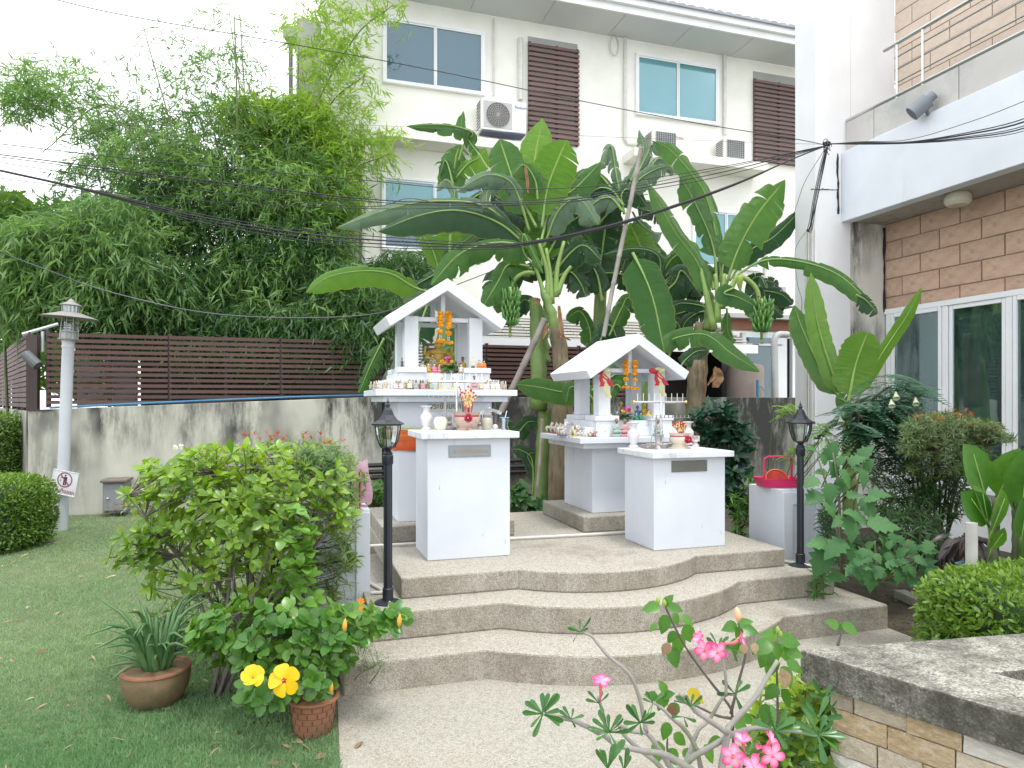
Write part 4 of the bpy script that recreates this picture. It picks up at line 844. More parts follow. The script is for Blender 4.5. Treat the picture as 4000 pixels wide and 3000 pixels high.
row = [(150, 'horse_figurine', .058, TUR, IVO, 'tiny ivory horse on a green base, outermost at the left end of the tall shelf', 5.62), (190, 'horse_figurine', .06, WHT, WHT, 'tiny white horse second from the left end of the tall shelf', 5.60),
 (222, 'horse_figurine', .064, GRY, IVO, 'small ivory horse on a grey base third from the left end of the tall shelf', 5.58), (262, 'horse_figurine', .062, PNK, WHT, 'small white horse with a dark saddle fourth from the left end of the tall shelf', 5.53),
 (315, 'horse_figurine', .068, WHT, IVO, 'ivory horse with a green saddle fifth from the left end of the tall shelf', 5.53), (392, 'horse_figurine', .064, PNK, WHT, 'white horse on a bright pink base left of the big white elephant, tall shelf', 5.515),
 (478, 'elephant_figurine', .098, WHT, WHT, 'biggest white elephant with raised trunk on the tall shelf', 5.575), (466, 'kneeling_figurine', .055, PNK, WHT, 'white mask-like figure on a pink base before the big elephant', 5.50), (527, 'kneeling_figurine', .052, PNK, WHT, 'white and blue mask-like figure on a pink base right of the big elephant', 5.50),
 (585, 'elephant_figurine', .078, WHT, IVO, 'smaller ivory elephant behind the brown kneeling figures, tall shelf', 5.58), (632, 'kneeling_figurine', .073, BRN, IVO, 'brown kneeling attendant, leftmost of the group right of the elephants', 5.52),
 (675, 'kneeling_figurine', .070, DPK, SLB, 'small attendant in pale blue, second in the kneeling row of the tall shelf', 5.55), (712, 'kneeling_figurine', .072, GRY, GRY, 'bald grey kneeling attendant, third in the row of the tall shelf', 5.52),
 (768, 'kneeling_figurine', .070, DPK, BRN, 'brown attendant in the middle of the kneeling row of the tall shelf', 5.55), (797, 'kneeling_figurine', .070, DPK, DPK, 'reddish grey attendant in the middle of the kneeling row of the tall shelf', 5.52),
 (855, 'kneeling_figurine', .072, DPK, BRN, 'dark-haired attendant behind the left gold knob of the candle stand', 5.53), (905, 'kneeling_figurine', .070, DPK, SLB, 'grey-blue kneeling attendant right of the left gold knob', 5.52),
 (1010, 'horse_figurine', .112, YLW, WHT, 'tall white horse on a yellow base, left one of the pair in the middle', 5.53), (1165, 'horse_figurine', .112, YLW, WHT, 'tall white horse on a yellow base, right one of the pair in the middle', 5.53),
 (1435, 'seated_figurine', .106, DPK, DPK, 'large seated man in dusty pink on the right half of the tall shelf', 5.52), (1520, 'kneeling_figurine', .070, DPK, IVO, 'small kneeling attendant right of the seated pink man', 5.52),
 (1592, 'kneeling_figurine', .072, IVO, WHT, 'cream kneeling attendant just right of the right gold knob', 5.51), (1657, 'kneeling_figurine', .071, IVO, WHT, 'cream kneeling attendant with a dark cap, tall shelf', 5.51), (1717, 'kneeling_figurine', .074, WHT, WHT, 'white attendant with a tall topknot near the right end of the tall shelf', 5.51),
 (1752, 'horse_figurine', .066, WHT, IVO, 'ivory horse second from the right end of the tall shelf', 5.55), (1812, 'horse_figurine', .068, PNK, IVO, 'ivory horse on a pink base at the right end of the tall shelf', 5.52)]
row += [(240, 'horse_figurine', .07, WHT, WHT, 'plain white horse in the rear rank near the left end, tall shelf', 5.66), (350, 'horse_figurine', .072, WHT, IVO, 'ivory horse in the rear rank behind the pink-based one, tall shelf', 5.62), (432, 'horse_figurine', .08, IVO, WHT, 'white horse half hidden by the biggest elephant, tall shelf', 5.64),
 (1625, 'horse_figurine', .085, WHT, WHT, 'white horse behind the cream attendants on the right, tall shelf', 5.60), (1690, 'kneeling_figurine', .074, DPK, IVO, 'dark-headed attendant in the rear rank right of the gold knob', 5.56), (1780, 'horse_figurine', .07, BRN, WHT, 'white horse in the rear rank at the right end, tall shelf', 5.60), (1565, 'kneeling_figurine', .062, WHT, WHT, 'tiny white attendant under the right gold knob, tall shelf', 5.50), (880, 'horse_figurine', .08, IVO, WHT, 'white horse standing back behind the blue-grey attendant, tall shelf', 5.565)]
for (x, kd, h, ba, bo, lb, vv_) in row:
    d_ = kd.startswith(('kneel', 'seat')); sk = BRN if bo in (BRN, DPK, GRY) else PAL
    fig(kd, lb, 'figurine', on(kz1, x, vv_, Z1), h, 17.5+random.uniform(-12, 12), base=ba, body=bo, head=(sk if d_ else None), hair=(HAIR if d_ else bo), saddle=(TUR if x in (315, 150) else BRN if x in (262,) else bo))
Z2 = Z1+.086; Z3 = Z1+.183; ZT = Z1+.137
fig('kneeling_figurine', 'kneeling lady in white and gold inside the tall spirit house beside the left post', 'figurine', on(kz1, 795, 5.72, Z3-.045), .105, 25, GLD, WHT, SKIN, HAIR)
fig('kneeling_figurine', 'lady in gold on the front edge of the tall spirit house floor', 'figurine', on(kz1, 865, 5.655, ZT), .082, 17, GLD, GLD, PAL, HAIR)
fig('kneeling_figurine', 'lady in bright pink with a green sash in the tall spirit house', 'figurine', on(kz1, 937, 5.655, ZT), .080, 17, PNK, PNK, PAL, HAIR)
fig('kneeling_figurine', 'lady in pink and white half hidden by the bouquet of the tall spirit house', 'figurine', on(kz1, 1000, 5.655, ZT), .078, 60, PNK, DPK, PAL, HAIR)
fig('kneeling_figurine', 'lady in gold and white right of the bouquet in the tall spirit house', 'figurine', on(kz1, 1268, 5.655, ZT), .080, 5, GLD, WHT, PAL, HAIR)
fig('seated_figurine', 'gold seated monk in the tall spirit house beside the right post', 'figurine', on(kz1, 1290, 5.76, ZT), .135, 10, GLD, GLD, BRN, HAIR)
fig('kneeling_figurine', 'left of two attendants in orange on the right post base, tall spirit house', 'figurine', on(kz1, 1493, 5.59, Z3), .062, 17, ORG, ORG, PAL, HAIR)
fig('kneeling_figurine', 'right of two attendants in orange on the right post base, tall spirit house', 'figurine', on(kz1, 1553, 5.59, Z3), .062, 17, ORG, ORG, PAL, HAIR)
fig('kneeling_figurine', 'dark bronze statuette left of the left front post, tall spirit house', 'figurine', on(kz1, 540, 5.62, Z3), .072, 17, DKB, DKB, DKB, DKB, sx=.6)
fig('kneeling_figurine', 'slim bronze and white statuette in front of the right front post', 'figurine', on(kz1, 1415, 5.585, Z3), .10, 17, DKB, IVO, IVO, IVO, sx=.45)
fig('kneeling_figurine', 'small dark bronze figure right of the bouquet in the tall spirit house', 'figurine', on(kz1, 1205, 5.70, ZT), .10, 17, DKB, DKB, DKB, DKB, sx=.7)
fig('horse_figurine', 'grey bull figure at the feet of the gold statue in the tall spirit house', 'figurine', on(kz1, 900, 5.74, ZT), .11, 50, GRY, GRY, None, GRY, GRY)
fig('deity_statue', 'gold four-armed deity statue with a pointed crown inside the tall spirit house', 'statue', on(kz1, 990, 5.93, ZT), .345, 17)
fig('tiered_parasol', 'silver tiered parasol beside the left post inside the tall spirit house', 'ornament', on(kz1, 778, 5.98, ZT), .25, 17)
kf = crop(2080, 1550, 420); z1_ = 1.285
def onf(x, y, z=z1_): return gp(kf, x, y, z)
rowb = [(345, 738, 'horse_figurine', .098, RDB, WHT, 'white horse with brown harness, leftmost on the low shelf', 55), (432, 748, 'horse_figurine', .098, RDB, IVO, 'white horse with brown harness, second from the left on the low shelf', 55), (512, 757, 'horse_figurine', .096, RDB, IVO, 'white horse with brown harness, third from the left on the low shelf', 55), (612, 797, 'horse_figurine', .122, RDB, WHT, 'largest white horse with harness at the front of the low shelf', 55),
 (745, 768, 'elephant_figurine', .108, GRY, GRY, 'grey and white elephant with a curled trunk on the low shelf', 60), (868, 818, 'elephant_figurine', .10, YLW, IVO, 'brown and cream elephant on a yellow base, low shelf', 40), (632, 806, 'horse_figurine', .07, BLU, WHT, 'small white horse on a blue base before the largest horse, low shelf', 50),
 (765, 816, 'horse_figurine', .058, WHT, WHT, 'tiny white horse before the grey elephant, low shelf', 10), (942, 822, 'horse_figurine', .056, WHT, WHT, 'tiny white horse, first of the row right of the yellow-based elephant', 60), (1022, 824, 'horse_figurine', .056, WHT, WHT, 'tiny white horse, second of the row right of the yellow-based elephant', 40), (1100, 828, 'elephant_figurine', .05, WHT, WHT, 'tiny white elephant in the row left of the cream bowl', 50),
 (1180, 828, 'elephant_figurine', .054, BRN, IVO, 'tiny brown and white elephant in the row left of the cream bowl', 50), (1272, 826, 'elephant_figurine', .056, BRN, DPK, 'tiny reddish elephant right beside the cream bowl', 50), (1130, 705, 'horse_figurine', .05, IVO, IVO, 'small ivory horse standing back near the corner block of the low shrine', 60), (1215, 740, 'horse_figurine', .052, WHT, WHT, 'small white horse behind the tiny elephants, low shelf', 60)]
for (x, y, kd, h, ba, bo, lb, rz_) in rowb: fig(kd, lb, 'figurine', onf(x, y), h, rz_, base=ba, body=bo, hair=(BRN if bo is IVO else bo), saddle=(RDB if 'harness' in lb else bo), group='figurines on the low shrine')
fig('seated_figurine', 'old man in pale blue seated on the low shelf right of the cream bowl', 'figurine', onf(1735, 823), .145, 12, SLB, SLB, BRN, BRN, group='figurines on the low shrine')
fig('seated_figurine', 'old woman in pink seated on the low shelf beside the man in pale blue', 'figurine', onf(1905, 823), .142, 8, PNK, DPK, BRN, BRN, group='figurines on the low shrine')
fig('seated_figurine', 'grey-green seated figure behind the candle rack of the low shrine', 'figurine', onf(2586, 815), .14, 10, SLB, SLB, BRN, BRN, group='figurines on the low shrine')
za_ = z1_+.137
for x, ba, lb in ((862, DPK, 'left of three kneeling figures at the corner of the low shrine floor'), (940, GRY, 'middle one of three kneeling figures at the corner of the low shrine floor'), (1020, ORG, 'right one, in orange, of three kneeling figures at the corner of the low shrine floor')):
    fig('kneeling_figurine', lb, 'figurine', gp(kf, x, 458, za_-.01), .098, 60, GRY, ba, BRN, HAIR, group='figurines on the low shrine')
fig('kneeling_figurine', 'small grey figures group behind the kneeling ones of the low shrine', 'figurine', gp(kf, 1140, 375, za_+.03), .07, 60, GRY, GRY, BRN, BRN, group='figurines on the low shrine')
kg = crop(2050, 1250, 900); dv2 = -.06
def ong(x, v, z): p = Pv(*kg(x, 900), v+dv2); return W(p.x, v+dv2, z)
zf = 1.285+.137
for (x, v, h, kd, cols, lb) in ((815, 5.70, .09, 'kneeling_figurine', (GLD, WHT, PAL, WHT), 'white-headed figure on a gold base beside the left front post, low shrine'), (888, 5.66, .085, 'kneeling_figurine', (PNK, BLU, PAL, HAIR), 'dancer in blue and pink left of the bouquet, low shrine'),
 (925, 5.86, .16, 'seated_figurine', (BRN, BRN, GLD, BRN), 'bronze deity behind the bouquet of the low shrine'), (1072, 5.655, .068, 'kneeling_figurine', (GRN, GRN, PAL, HAIR), 'left of two small dancers in green, low shrine'), (1115, 5.655, .068, 'kneeling_figurine', (GRN, GRN, PAL, HAIR), 'right of two small dancers in green, low shrine'),
 (1190, 5.655, .09, 'kneeling_figurine', (YLW, YLW, PAL, RED), 'figure in bright yellow with a red hat, low shrine'), (1085, 5.76, .12, 'seated_figurine', (BLU, BLU, BLU, DKB), 'dark blue figure behind the green dancers, low shrine'), (1155, 5.76, .135, 'seated_figurine', (GLD, GLD, GLD, GLD), 'gold figure behind the yellow one, low shrine'), (880, 5.82, .12, 'horse_figurine', (GRY, GRY, None, GRY), 'grey horned beast figure inside the low shrine')):
    fig(kd, lb, 'figurine', ong(x, v, zf), h, 17, *cols, group='figurines on the low shrine')
for kd, rt in TEMPL.items():      # the patterns themselves go; only the placed statues stay
    for ch in KIDS.get(rt.name, []): bpy.data.objects.remove(ch)
    bpy.data.objects.remove(rt)
lathe('cream_bowl', 'round glossy cream bowl on the low shelf', 'bowl', onf(1450, 815), [(.034, 0), (.036, .008), (.028, .014), (.045, .04), (.048, .055), (.042, .072), (.046, .08), (.04, .08)], CRM)
lathe('water_jar', 'grey jar standing back on the low shelf behind the elephants', 'jar', onf(985, 745), [(.035, 0), (.058, .03), (.04, .085), (.022, .1), (.024, .105)], mat('grey_jar', (.33, .33, .34), .5))
# bouquets
PETAL = {k: leafmat('petal_'+k, c, mul(c, 1.15), .5, .12) for k, c in (('pink', (.72, .25, .45)), ('magenta', (.62, .03, .30)), ('yellow', (.85, .66, .03)), ('marigold', (.93, .46, .015)), ('white', (.8, .8, .74)))}
GLEAF = leafmat('posy_leaf', (.05, .16, .035), (.12, .30, .07), .4, .3)
glm = leaf_mesh('posy_leaf', LT_RND, GLEAF)
def ruffle(parent, c, r, m_, n=26, flat=.75, nm='blossom'):
    """blossom made of many small petals round a core"""
    P_ = rnd_dir(n); P_[:, 2] *= flat; tv = np.array([(-.28, 0, 0), (.28, 0, 0), (.42, .75, .12), (-.42, .75, .12)]); fr = frames(P_+1e-3, roll=RNG.uniform(0, 6, n)); V, F = scatter(tv, np.array([(0, 1, 2, 3)]), P_*r*.35+np.array(c), fr, np.full(n, r*.85))
    return np_mesh(nm, V, F, m_, RNG.uniform(0, 1, n).repeat(4), parent)
def bouquet(label, pos, s_):
    r = thing('bouquet', label, 'flowers', pos); 
    MB().lathe([(.018*s_, 0), (.024*s_, .045*s_), (.02*s_, .045*s_)], Matrix.Translation(pos), 14).build('pot', mat('posy_pot', (.12, .14, .13), .4), r, smooth='auto')
    for i in range(22):
        a = random.uniform(0, 6.28); b = pos+Vector((0, 0, .045*s_)); d = Vector((math.cos(a), math.sin(a)*.7, random.uniform(-.2, .7))); q = d.normalized().to_track_quat('Y', 'Z').to_matrix().to_4x4(); inst(glm, 'leaf', r, Matrix.Translation(b) @ q @ Matrix.Diagonal((s_*.07,)*3+(1,)))
    for (dx, dz, rr, m_) in ((0, .115, .02, 'pink'), (-.018, .11, .016, 'magenta'), (.02, .108, .018, 'magenta'), (.002, .098, .017, 'pink'), (-.035, .095, .016, 'yellow'), (-.018, .09, .014, 'yellow'), (.036, .094, .016, 'yellow'), (.02, .09, .012, 'magenta')):
        ruffle(r, tuple(pos+Vector((dx, -.012-abs(dx)*.1, dz))*s_), rr*s_, PETAL[m_], 34)
bouquet('pink and yellow bouquet with green leaves in the tall spirit house', on(kz1, 1095, 5.64, ZT), 1.05)
bouquet('pink and yellow bouquet in a dark pot in the low shrine', ong(978, 5.61, zf-.01), 1.0)
# marigold garlands
def garland(label, k, x, y0, ys, v, r_, wht, bot, side):
    c = Pv(*k(x, y0), v); o = thing('garland', label, 'garland', W(*c), 'marigold garlands')
    q = [Pv(*k(x+random.uniform(-5, 5), y), v) for y in ys]
    for p in q: ruffle(o, tuple(W(p.x, v, p.z)), r_*random.uniform(.9, 1.1), PETAL['marigold'], 46, .6, 'marigold'); MB().ell(tuple(W(p.x, v, p.z)), (r_*.8, r_*.8, r_*.6)).build('marigold_core', PETAL['marigold'], o, smooth=True)
    e = Pv(*k(x, bot), v); m = MB().tube([W(c.x, v, c.z), W(e.x, v, e.z)], .0018, 4).build('string', GRN, o)
    for dx in (-.006, .006):
        for w__ in wht: 
            p = Pv(*k(x, w__), v); m = MB(); m.lathe([(.0015, .018), (.003, .01), (.0055, .0), (.002, .0)], Matrix.Translation(W(p.x+dx, v, p.z-.01)), 7); m.build('jasmine_bud', PETAL['white'], o, smooth=True)
    for i in range(-2, 3): ruffle(o, tuple(W(e.x+i*.0125, v-.004, e.z+abs(i)*.003)), r_*.62, PETAL['marigold'], 26, .6, 'marigold')
    inst(glm, 'leaf', o, Matrix.Translation(W(c.x, v-.005, Pv(*k(x, (ys[-2]+ys[-1])/2), v).z)) @ Matrix.Rotation(R(60), 4, 'Y') @ Matrix.Diagonal((.03,)*3+(1,)))
garland('left marigold garland hanging in the tall spirit house', kz1, 1012, 530, (550, 588, 622, 662, 700, 775), 5.625, .0265, (825, 855), 895, 1)
garland('right marigold garland hanging in the tall spirit house', kz1, 1113, 530, (555, 593, 632, 675, 718, 795), 5.625, .0260, (845, 875), 920, 1)
garland('left marigold garland hanging in the low shrine', kg, 970, 380, (400, 440, 475, 510, 568), 5.565, .0250, (595, 615), 652, 1)
garland('right marigold garland hanging in the low shrine', kg, 1055, 380, (405, 445, 485, 515, 572), 5.565, .0250, (598, 620), 660, 1)
# organza bows on the low shrine
RBN = fabric('red_organza', (.52, .04, .06), (.65, .10, .12)); CBN = fabric('cream_organza', (.60, .60, .36), (.70, .68, .45))
def strip(parent, pts, w_, m_, nm='ribbon_tail'):
    ps = spline(pts, 12); v_ = []; 
    for i, p in enumerate(ps): ww = w_*(.35+.65*min(1, i/4)); z = .006*math.sin(i*1.4); v_ += [p+Vector((-ww/2, z, 0)), p+Vector((0, -z-.006, 0)), p+Vector((ww/2, z, 0))]
    f_ = [(i*3+j, i*3+j+1, i*3+j+4, i*3+j+3) for i in range(11) for j in (0, 1)]; MB().add(v_, f_).build(nm, m_, parent, smooth=True, fix=False)
def bow(label, k, x, y, v, fl):
    c = W(*Pv(*k(x, y), v)); o = thing('organza_bow', label, 'bow', c, 'organza bows'); X = lambda a, b, d=0: c+Vector((a, d-.01, b))
    MB().ell(tuple(X(0, 0)), (.018, .014, .016)).build('knot', RBN, o, smooth=True)
    for s_, m_ in ((-1, RBN), (1, CBN)): MB().ell(tuple(X(s_*.038, .004)), (.038, .012, .024), rot=Matrix.Rotation(R(-20*s_), 3, 'Y')).build('loop', m_, o, smooth=True)
    MB().ell(tuple(X(.012, .022)), (.034, .012, .016)).build('loop', CBN, o, smooth=True)
    strip(o, [X(0, 0), X(-.005, -.05), X(.008, -.095), X(.0, -.125)], .045, RBN); strip(o, [X(0, 0), X(.035, -.05), X(.06, -.085), X(.08, -.12)], .05, RBN); strip(o, [X(0, 0), X(.025, -.05), X(.035, -.1), X(.035, -.15), X(.06, -.22)], .05, CBN)
bow('red and cream organza bow on the left front post of the low shrine', kg, 740, 500, 5.49, 1)
bow('red and cream organza bow on the right front post of the low shrine', kg, 1268, 495, 5.49, -1)
# ================================================================== lamps
BLK = mat('black_iron', (.016, .02, .03), .38, .2, 6, .08, 60); GLA = glassmat('lamp_glass', (.80, .83, .80), .3); BULB = mat('bulb_white', (.75, .78, .74), .3)
def post_lamp(label, x, y, z, topy):
    b = G(x, y, z); Y = b.y; H = (y-topy)/FL*Y; r = thing('post_lamp', label, 'lamp', b, 'black post lamps', rz=0); T_ = Matrix.Translation(b); k = H/1.24
    MB().lathe([(.082, 0), (.085, .006), (.06, .016), (.04, .022)], T_, 28).build('base_plate', BLK, r, smooth='auto')
    MB().lathe([(.034, .018), (.034, .09), (.028, .095)], T_, 20).build('collar', BLK, r, smooth='auto')
    n = 32; m = MB(); zt = .86*k; vs_ = []; zz = (.09, zt)
    for z_ in zz: vs_ += [((.0255+.002*math.cos(8*i*2*math.pi/n))*math.cos(i*2*math.pi/n), (.0255+.002*math.cos(8*i*2*math.pi/n))*math.sin(i*2*math.pi/n), z_) for i in range(n)]
    m.add(vs_, [(i, (i+1) % n, n+(i+1) % n, n+i) for i in range(n)], T_).build('pole', BLK, r, smooth='auto')
    MB().lathe([(.030, zt-.002), (.034, zt+.004), (.034, zt+.052), (.028, zt+.058), (.03, zt+.068), (.018, zt+.085), (.036, zt+.104)], T_, 16).build('neck', BLK, r, smooth='auto')
    z0, z1 = zt+.105, zt+.245; r0, r1 = .046, .082; hx = []
    MB().lathe([(r0, z0-.004), (r0+.003, z0), (r0, z0+.006)], T_, 6).build('lower_ring', BLK, r)
    for i in range(6):
        a0 = (i+.5)*math.pi/3; a1 = (i+1.5)*math.pi/3; rib = []
        for t in np.linspace(0, 1, 6): q = r0+(r1-r0)*math.sin(t*math.pi/2)**.85; rib.append((q, z0+(z1-z0)*t))
        MB().tube([b+Vector((q*math.cos(a0), q*math.sin(a0), z_)) for q, z_ in rib], .0042, 5).build('rib', BLK, r)
        vs_ = []; 
        for q, z_ in rib: vs_ += [(q*.985*math.cos(a0), q*.985*math.sin(a0), z_), (q*.985*math.cos(a1), q*.985*math.sin(a1), z_)]
        MB().add(vs_, [(2*j, 2*j+1, 2*j+3, 2*j+2) for j in range(5)], T_).build('glass_panel', GLA, r, smooth=True, fix=False)
    MB().lathe([(r1+.002, z1-.004), (r1+.022, z1-.002), (r1+.026, z1+.006), (r1+.008, z1+.016), (.062, z1+.03), (.040, z1+.06), (.028, z1+.092), (.022, z1+.1), (.012, z1+.108), (.012, z1+.118), (.019, z1+.124), (.008, z1+.134), (.010, z1+.142), (.003, z1+.152), (.001, z1+.172)], T_ @ Matrix.Rotation(R(30), 4, 'Z'), 6).build('roof_cap', BLK, r, bevel=.001)
    MB().lathe([(.02, z0+.006), (.02, z0+.05), (.016, z0+.055)], T_, 12).build('lamp_socket', BULB, r, smooth='auto')
    for dx in (-.009, .009): MB().tube([b+Vector((dx, 0, z0+.055)), b+Vector((dx, 0, z0+.125))], .006, 8).build('bulb', BULB, r, smooth=True)
    return r
post_lamp('black post lamp with glass lantern on the left end of the middle step', 838, 1302, .341, 870)
post_lamp('black post lamp with glass lantern on the middle step before the pink basket', 1729, 1222, .341, 878)
b = G(132, 1145); tl = P(148, 735, b.y); ax_ = (tl-b); GRP = mat('grey_white_pole', (.50, .53, .58), .5, .08, 3, c2=(.30, .28, .25), c2t=(.66, .8), c2s=4); GHD = mat('grey_lamp_head', (.27, .265, .26), .55, .15, 5)
gl_ = thing('garden_lamp', 'tall grey garden lamp with a wide flat hat, slightly leaning, at the left', 'lamp', b, rz=0)
MB().tube([b, b.lerp(tl, .28), b.lerp(tl, .281), tl], [.074, .072, .066, .066], 24).build('pole', GRP, gl_, smooth='auto')
Th = Matrix.Translation(tl) @ Matrix.Rotation(R(4), 4, 'Y'); MB().lathe([(.066, -.1), (.07, -.09), (.07, -.07), (.066, -.06), (.072, 0)], Th, 24).build('collar', GRP, gl_, smooth='auto')
MB().lathe([(.11, 0), (.115, .005), (.115, .015), (.095, .018)], Th, 24).build('cage_base', GHD, gl_, smooth='auto'); MB().lathe([(.085, .02), (.085, .12), (.07, .12)], Th, 24).build('lamp_body', mat('lamp_body_grey', (.42, .44, .45), .5), gl_, smooth='auto')
MB().lathe([(.06, .12), (.06, .25), (.05, .28)], Th, 20).build('glass', GLA, gl_, smooth='auto')
for i in range(8): a = i*math.pi/4+.2; MB().tube([Th @ Vector((.105*math.cos(a), .105*math.sin(a), .015)), Th @ Vector((.088*math.cos(a), .088*math.sin(a), .30))], .005, 6).build('cage_bar', mat('cage_grey', (.5, .5, .5), .5), gl_)
for z_ in (.10, .14, .17, .20, .24): MB().tube([Th @ Vector(((.104-.05*z_)*math.cos(a), (.104-.05*z_)*math.sin(a), z_)) for a in np.linspace(0, 6.284, 26)], .0035 if z_ < .23 else .005, 5, cap=False).build('cage_ring', GHD, gl_)
MB().lathe([(.315, .272), (.32, .278), (.2, .315), (.11, .345), (.09, .35), (.09, .33), (.2, .30)], Th, 40).build('hat', GHD, gl_, smooth='auto')
MB().lathe([(.098, .35), (.098, .42), (.085, .42)], Th, 24).build('upper_glass', GLA, gl_, smooth='auto')
for i in range(6): a = i*math.pi/3; MB().tube([Th @ Vector((.1*math.cos(a), .1*math.sin(a), .35)), Th @ Vector((.1*math.cos(a), .1*math.sin(a), .43))], .005, 6).build('cage_bar', GHD, gl_)
MB().lathe([(.118, .425), (.122, .435), (.08, .455), (.045, .47), (.03, .495), (.004, .515)], Th, 28).build('cap', GHD, gl_, smooth='auto')
# no-littering sign
ks = crop(180, 1810, 150*2212/952); sY = b.y-.09; ct = P(*ks(452, 485), sY); sg = thing('no_littering_sign', 'small tilted white no-littering sign fixed to the tall garden lamp', 'sign', ct, rz=0)
ang = math.atan2(118, 620); sw = .1*math.hypot(620, 118)/952*150*sY/2700*10; sw = math.hypot(620, 118)*(150/952)*sY/2700; sh = math.hypot(100, 590)*(150/952)*sY/2700
Ts = Matrix.Translation(ct) @ Matrix.Rotation(ang, 4, 'Y'); SGN = mat('sign_white', (.72, .74, .78), .4, .05, 6, c2=(.45, .38, .30), c2t=(.66, .8), c2s=6); SRED = mat('sign_maroon', (.33, .05, .10), .5)
MB().box(-sw/2, sw/2, 0, .006, -sh/2, sh/2, T=Ts).build('board', SGN, sg, bevel=.002)
e = .006; m = MB()
for (a_, b_, c_, d_) in ((-sw/2, sw/2, sh/2-e, sh/2), (-sw/2, sw/2, -sh/2, -sh/2+e), (-sw/2, -sw/2+e, -sh/2+e, sh/2-e), (sw/2-e, sw/2, -sh/2+e, sh/2-e)): m.box(a_, b_, -.006, -.001, c_, d_, T=Ts)
m.build('frame', WPVC, sg)
rr = sh*.31; cz = sh*.13
nn = 48; vs_ = [(q*math.cos(a), -.003, cz+q*math.sin(a)) for q in (rr, rr*.86) for a in [i*2*math.pi/nn for i in range(nn)]]
m = MB().add(vs_, [(i, (i+1) % nn, nn+(i+1) % nn, nn+i) for i in range(nn)], Ts); m.box(-rr*.93, rr*.93, -.0042, -.0035, -rr*.075, rr*.075, T=Ts @ Matrix.Translation((0, 0, cz)) @ Matrix.Rotation(R(45), 4, 'Y')); m.build('prohibition_ring', SRED, sg, fix=False)
INK = mat('sign_black', (.015, .02, .05), .5); m = MB(); s_ = rr/.2
m.ell((.012*s_/5, -.0028, cz+rr*.58), (rr*.12, .0005, rr*.12), T=Ts, n=16, k=6)
m.box(-rr*.15, rr*.28, -.003, -.002, cz-rr*.12, cz+rr*.40, T=Ts).box(-rr*.15, rr*.03, -.003, -.002, cz-rr*.72, cz-rr*.13, T=Ts).box(rr*.09, rr*.24, -.003, -.002, cz-rr*.72, cz-rr*.13, T=Ts).box(-rr*.55, -rr*.16, -.003, -.002, cz+rr*.2, cz+rr*.31, T=Ts)
for dx, dz in ((-.62, -.02), (-.55, -.14), (-.66, -.22), (-.56, -.3)): m.box(rr*dx, rr*(dx+.1), -.003, -.002, cz+rr*dz, cz+rr*(dz+.06), T=Ts)
m.build('person_symbol', INK, sg)
text('ห้ามทิ้งขยะ', Ts @ Vector((0, -.003, -sh*.42)), sh*.24, (.33, .05, .10), sg, 'lettering', rz=0, ry=ang, align='CENTER', ext=.0008)
# ================================================================== basket, bag, planter wall
bz = .881; c_ = W(3.86, 4.86, bz); bk = thing('basket', 'bright pink plastic basket with a tall handle on the right pedestal', 'basket', c_, rz=R(2)); BPK = mat('pink_plastic', (.66, .025, .13), .35, .08, 6)
T_ = Matrix.Translation(c_) @ Matrix.Rotation(R(2), 4, 'Z'); 
def tray(w0, d0, w1, d1, h, t_):
    m = MB(); R_ = lambda w_, d_, z: [(-w_, -d_, z), (w_, -d_, z), (w_, d_, z), (-w_, d_, z)]
    vs_ = R_(w0, d0, 0)+R_(w1, d1, h)+R_(w1-t_, d1-t_, h)+R_(w0-t_, d0-t_, t_); fs_ = [(3, 2, 1, 0), (12, 13, 14, 15)]
    for k_ in (0, 4, 8): fs_ += [(k_+i, k_+(i+1) % 4, k_+4+(i+1) % 4, k_+4+i) for i in range(4)]
    return m.add(vs_, fs_, T_)
tray(.145, .09, .172, .115, .075, .006).build('tub', BPK, bk, bevel=.006)
m = MB(); m.tube([T_ @ Vector(p) for p in ((-.115, 0, .06), (-.118, 0, .20), (-.11, 0, .235), (-.08, 0, .25), (.08, 0, .25), (.11, 0, .235), (.118, 0, .2), (.115, 0, .06))], .009, 8).build('handle', BPK, bk, smooth='auto')
dm = MB(); dr = Matrix.Rotation(R(62), 3, 'X'); 
pl_ = thing('plate', 'orange-rimmed red plate leaning inside the pink basket', 'plate', T_ @ Vector((0, .03, .01)), rz=0)
Tp = T_ @ Matrix.Translation((.0, .02, .048)) @ Matrix.Rotation(R(58), 4, 'X')
MB().lathe([(.0, .0), (.07, .0), (.095, .012), (.098, .012), (.07, -.006), (0, -.006)], Tp, 30).build('dish', mat('red_plate', (.55, .06, .05), .4), pl_, smooth='auto'); MB().tube([Tp @ Vector((.097*math.cos(a), .097*math.sin(a), .012)) for a in np.linspace(0, 6.284, 34)], .0055, 6).build('rim', mat('orange_rim', (.75, .16, .03), .4), pl_, smooth='auto')
bx_ = W(.38, 4.78, bz); cb_ = thing('card_box', 'tall cream and red card box on the left pedestal', 'box', bx_)
MB().box(.30, .42, 4.72, 4.86, bz, bz+.235).build('carton', mat('cream_card', (.60, .50, .36), .7, .08), cb_, bevel=.003); MB().box(.325, .405, 4.716, 4.7195, bz+.03, bz+.22).build('print', mat('yellow_print', (.62, .56, .28), .6, .3, 30, c2=(.6, .15, .12), c2t=(.58, .64), c2s=30), cb_)
MB().box(.424, .435, 4.71, 4.88, bz+.01, bz+.27).build('red_side', mat('red_card', (.5, .1, .14), .6), cb_)
BAGM = leafmat('pink_film', (.74, .50, .63), (.80, .64, .74), .25, .5); pts_ = []; nu, nv = 30, 14
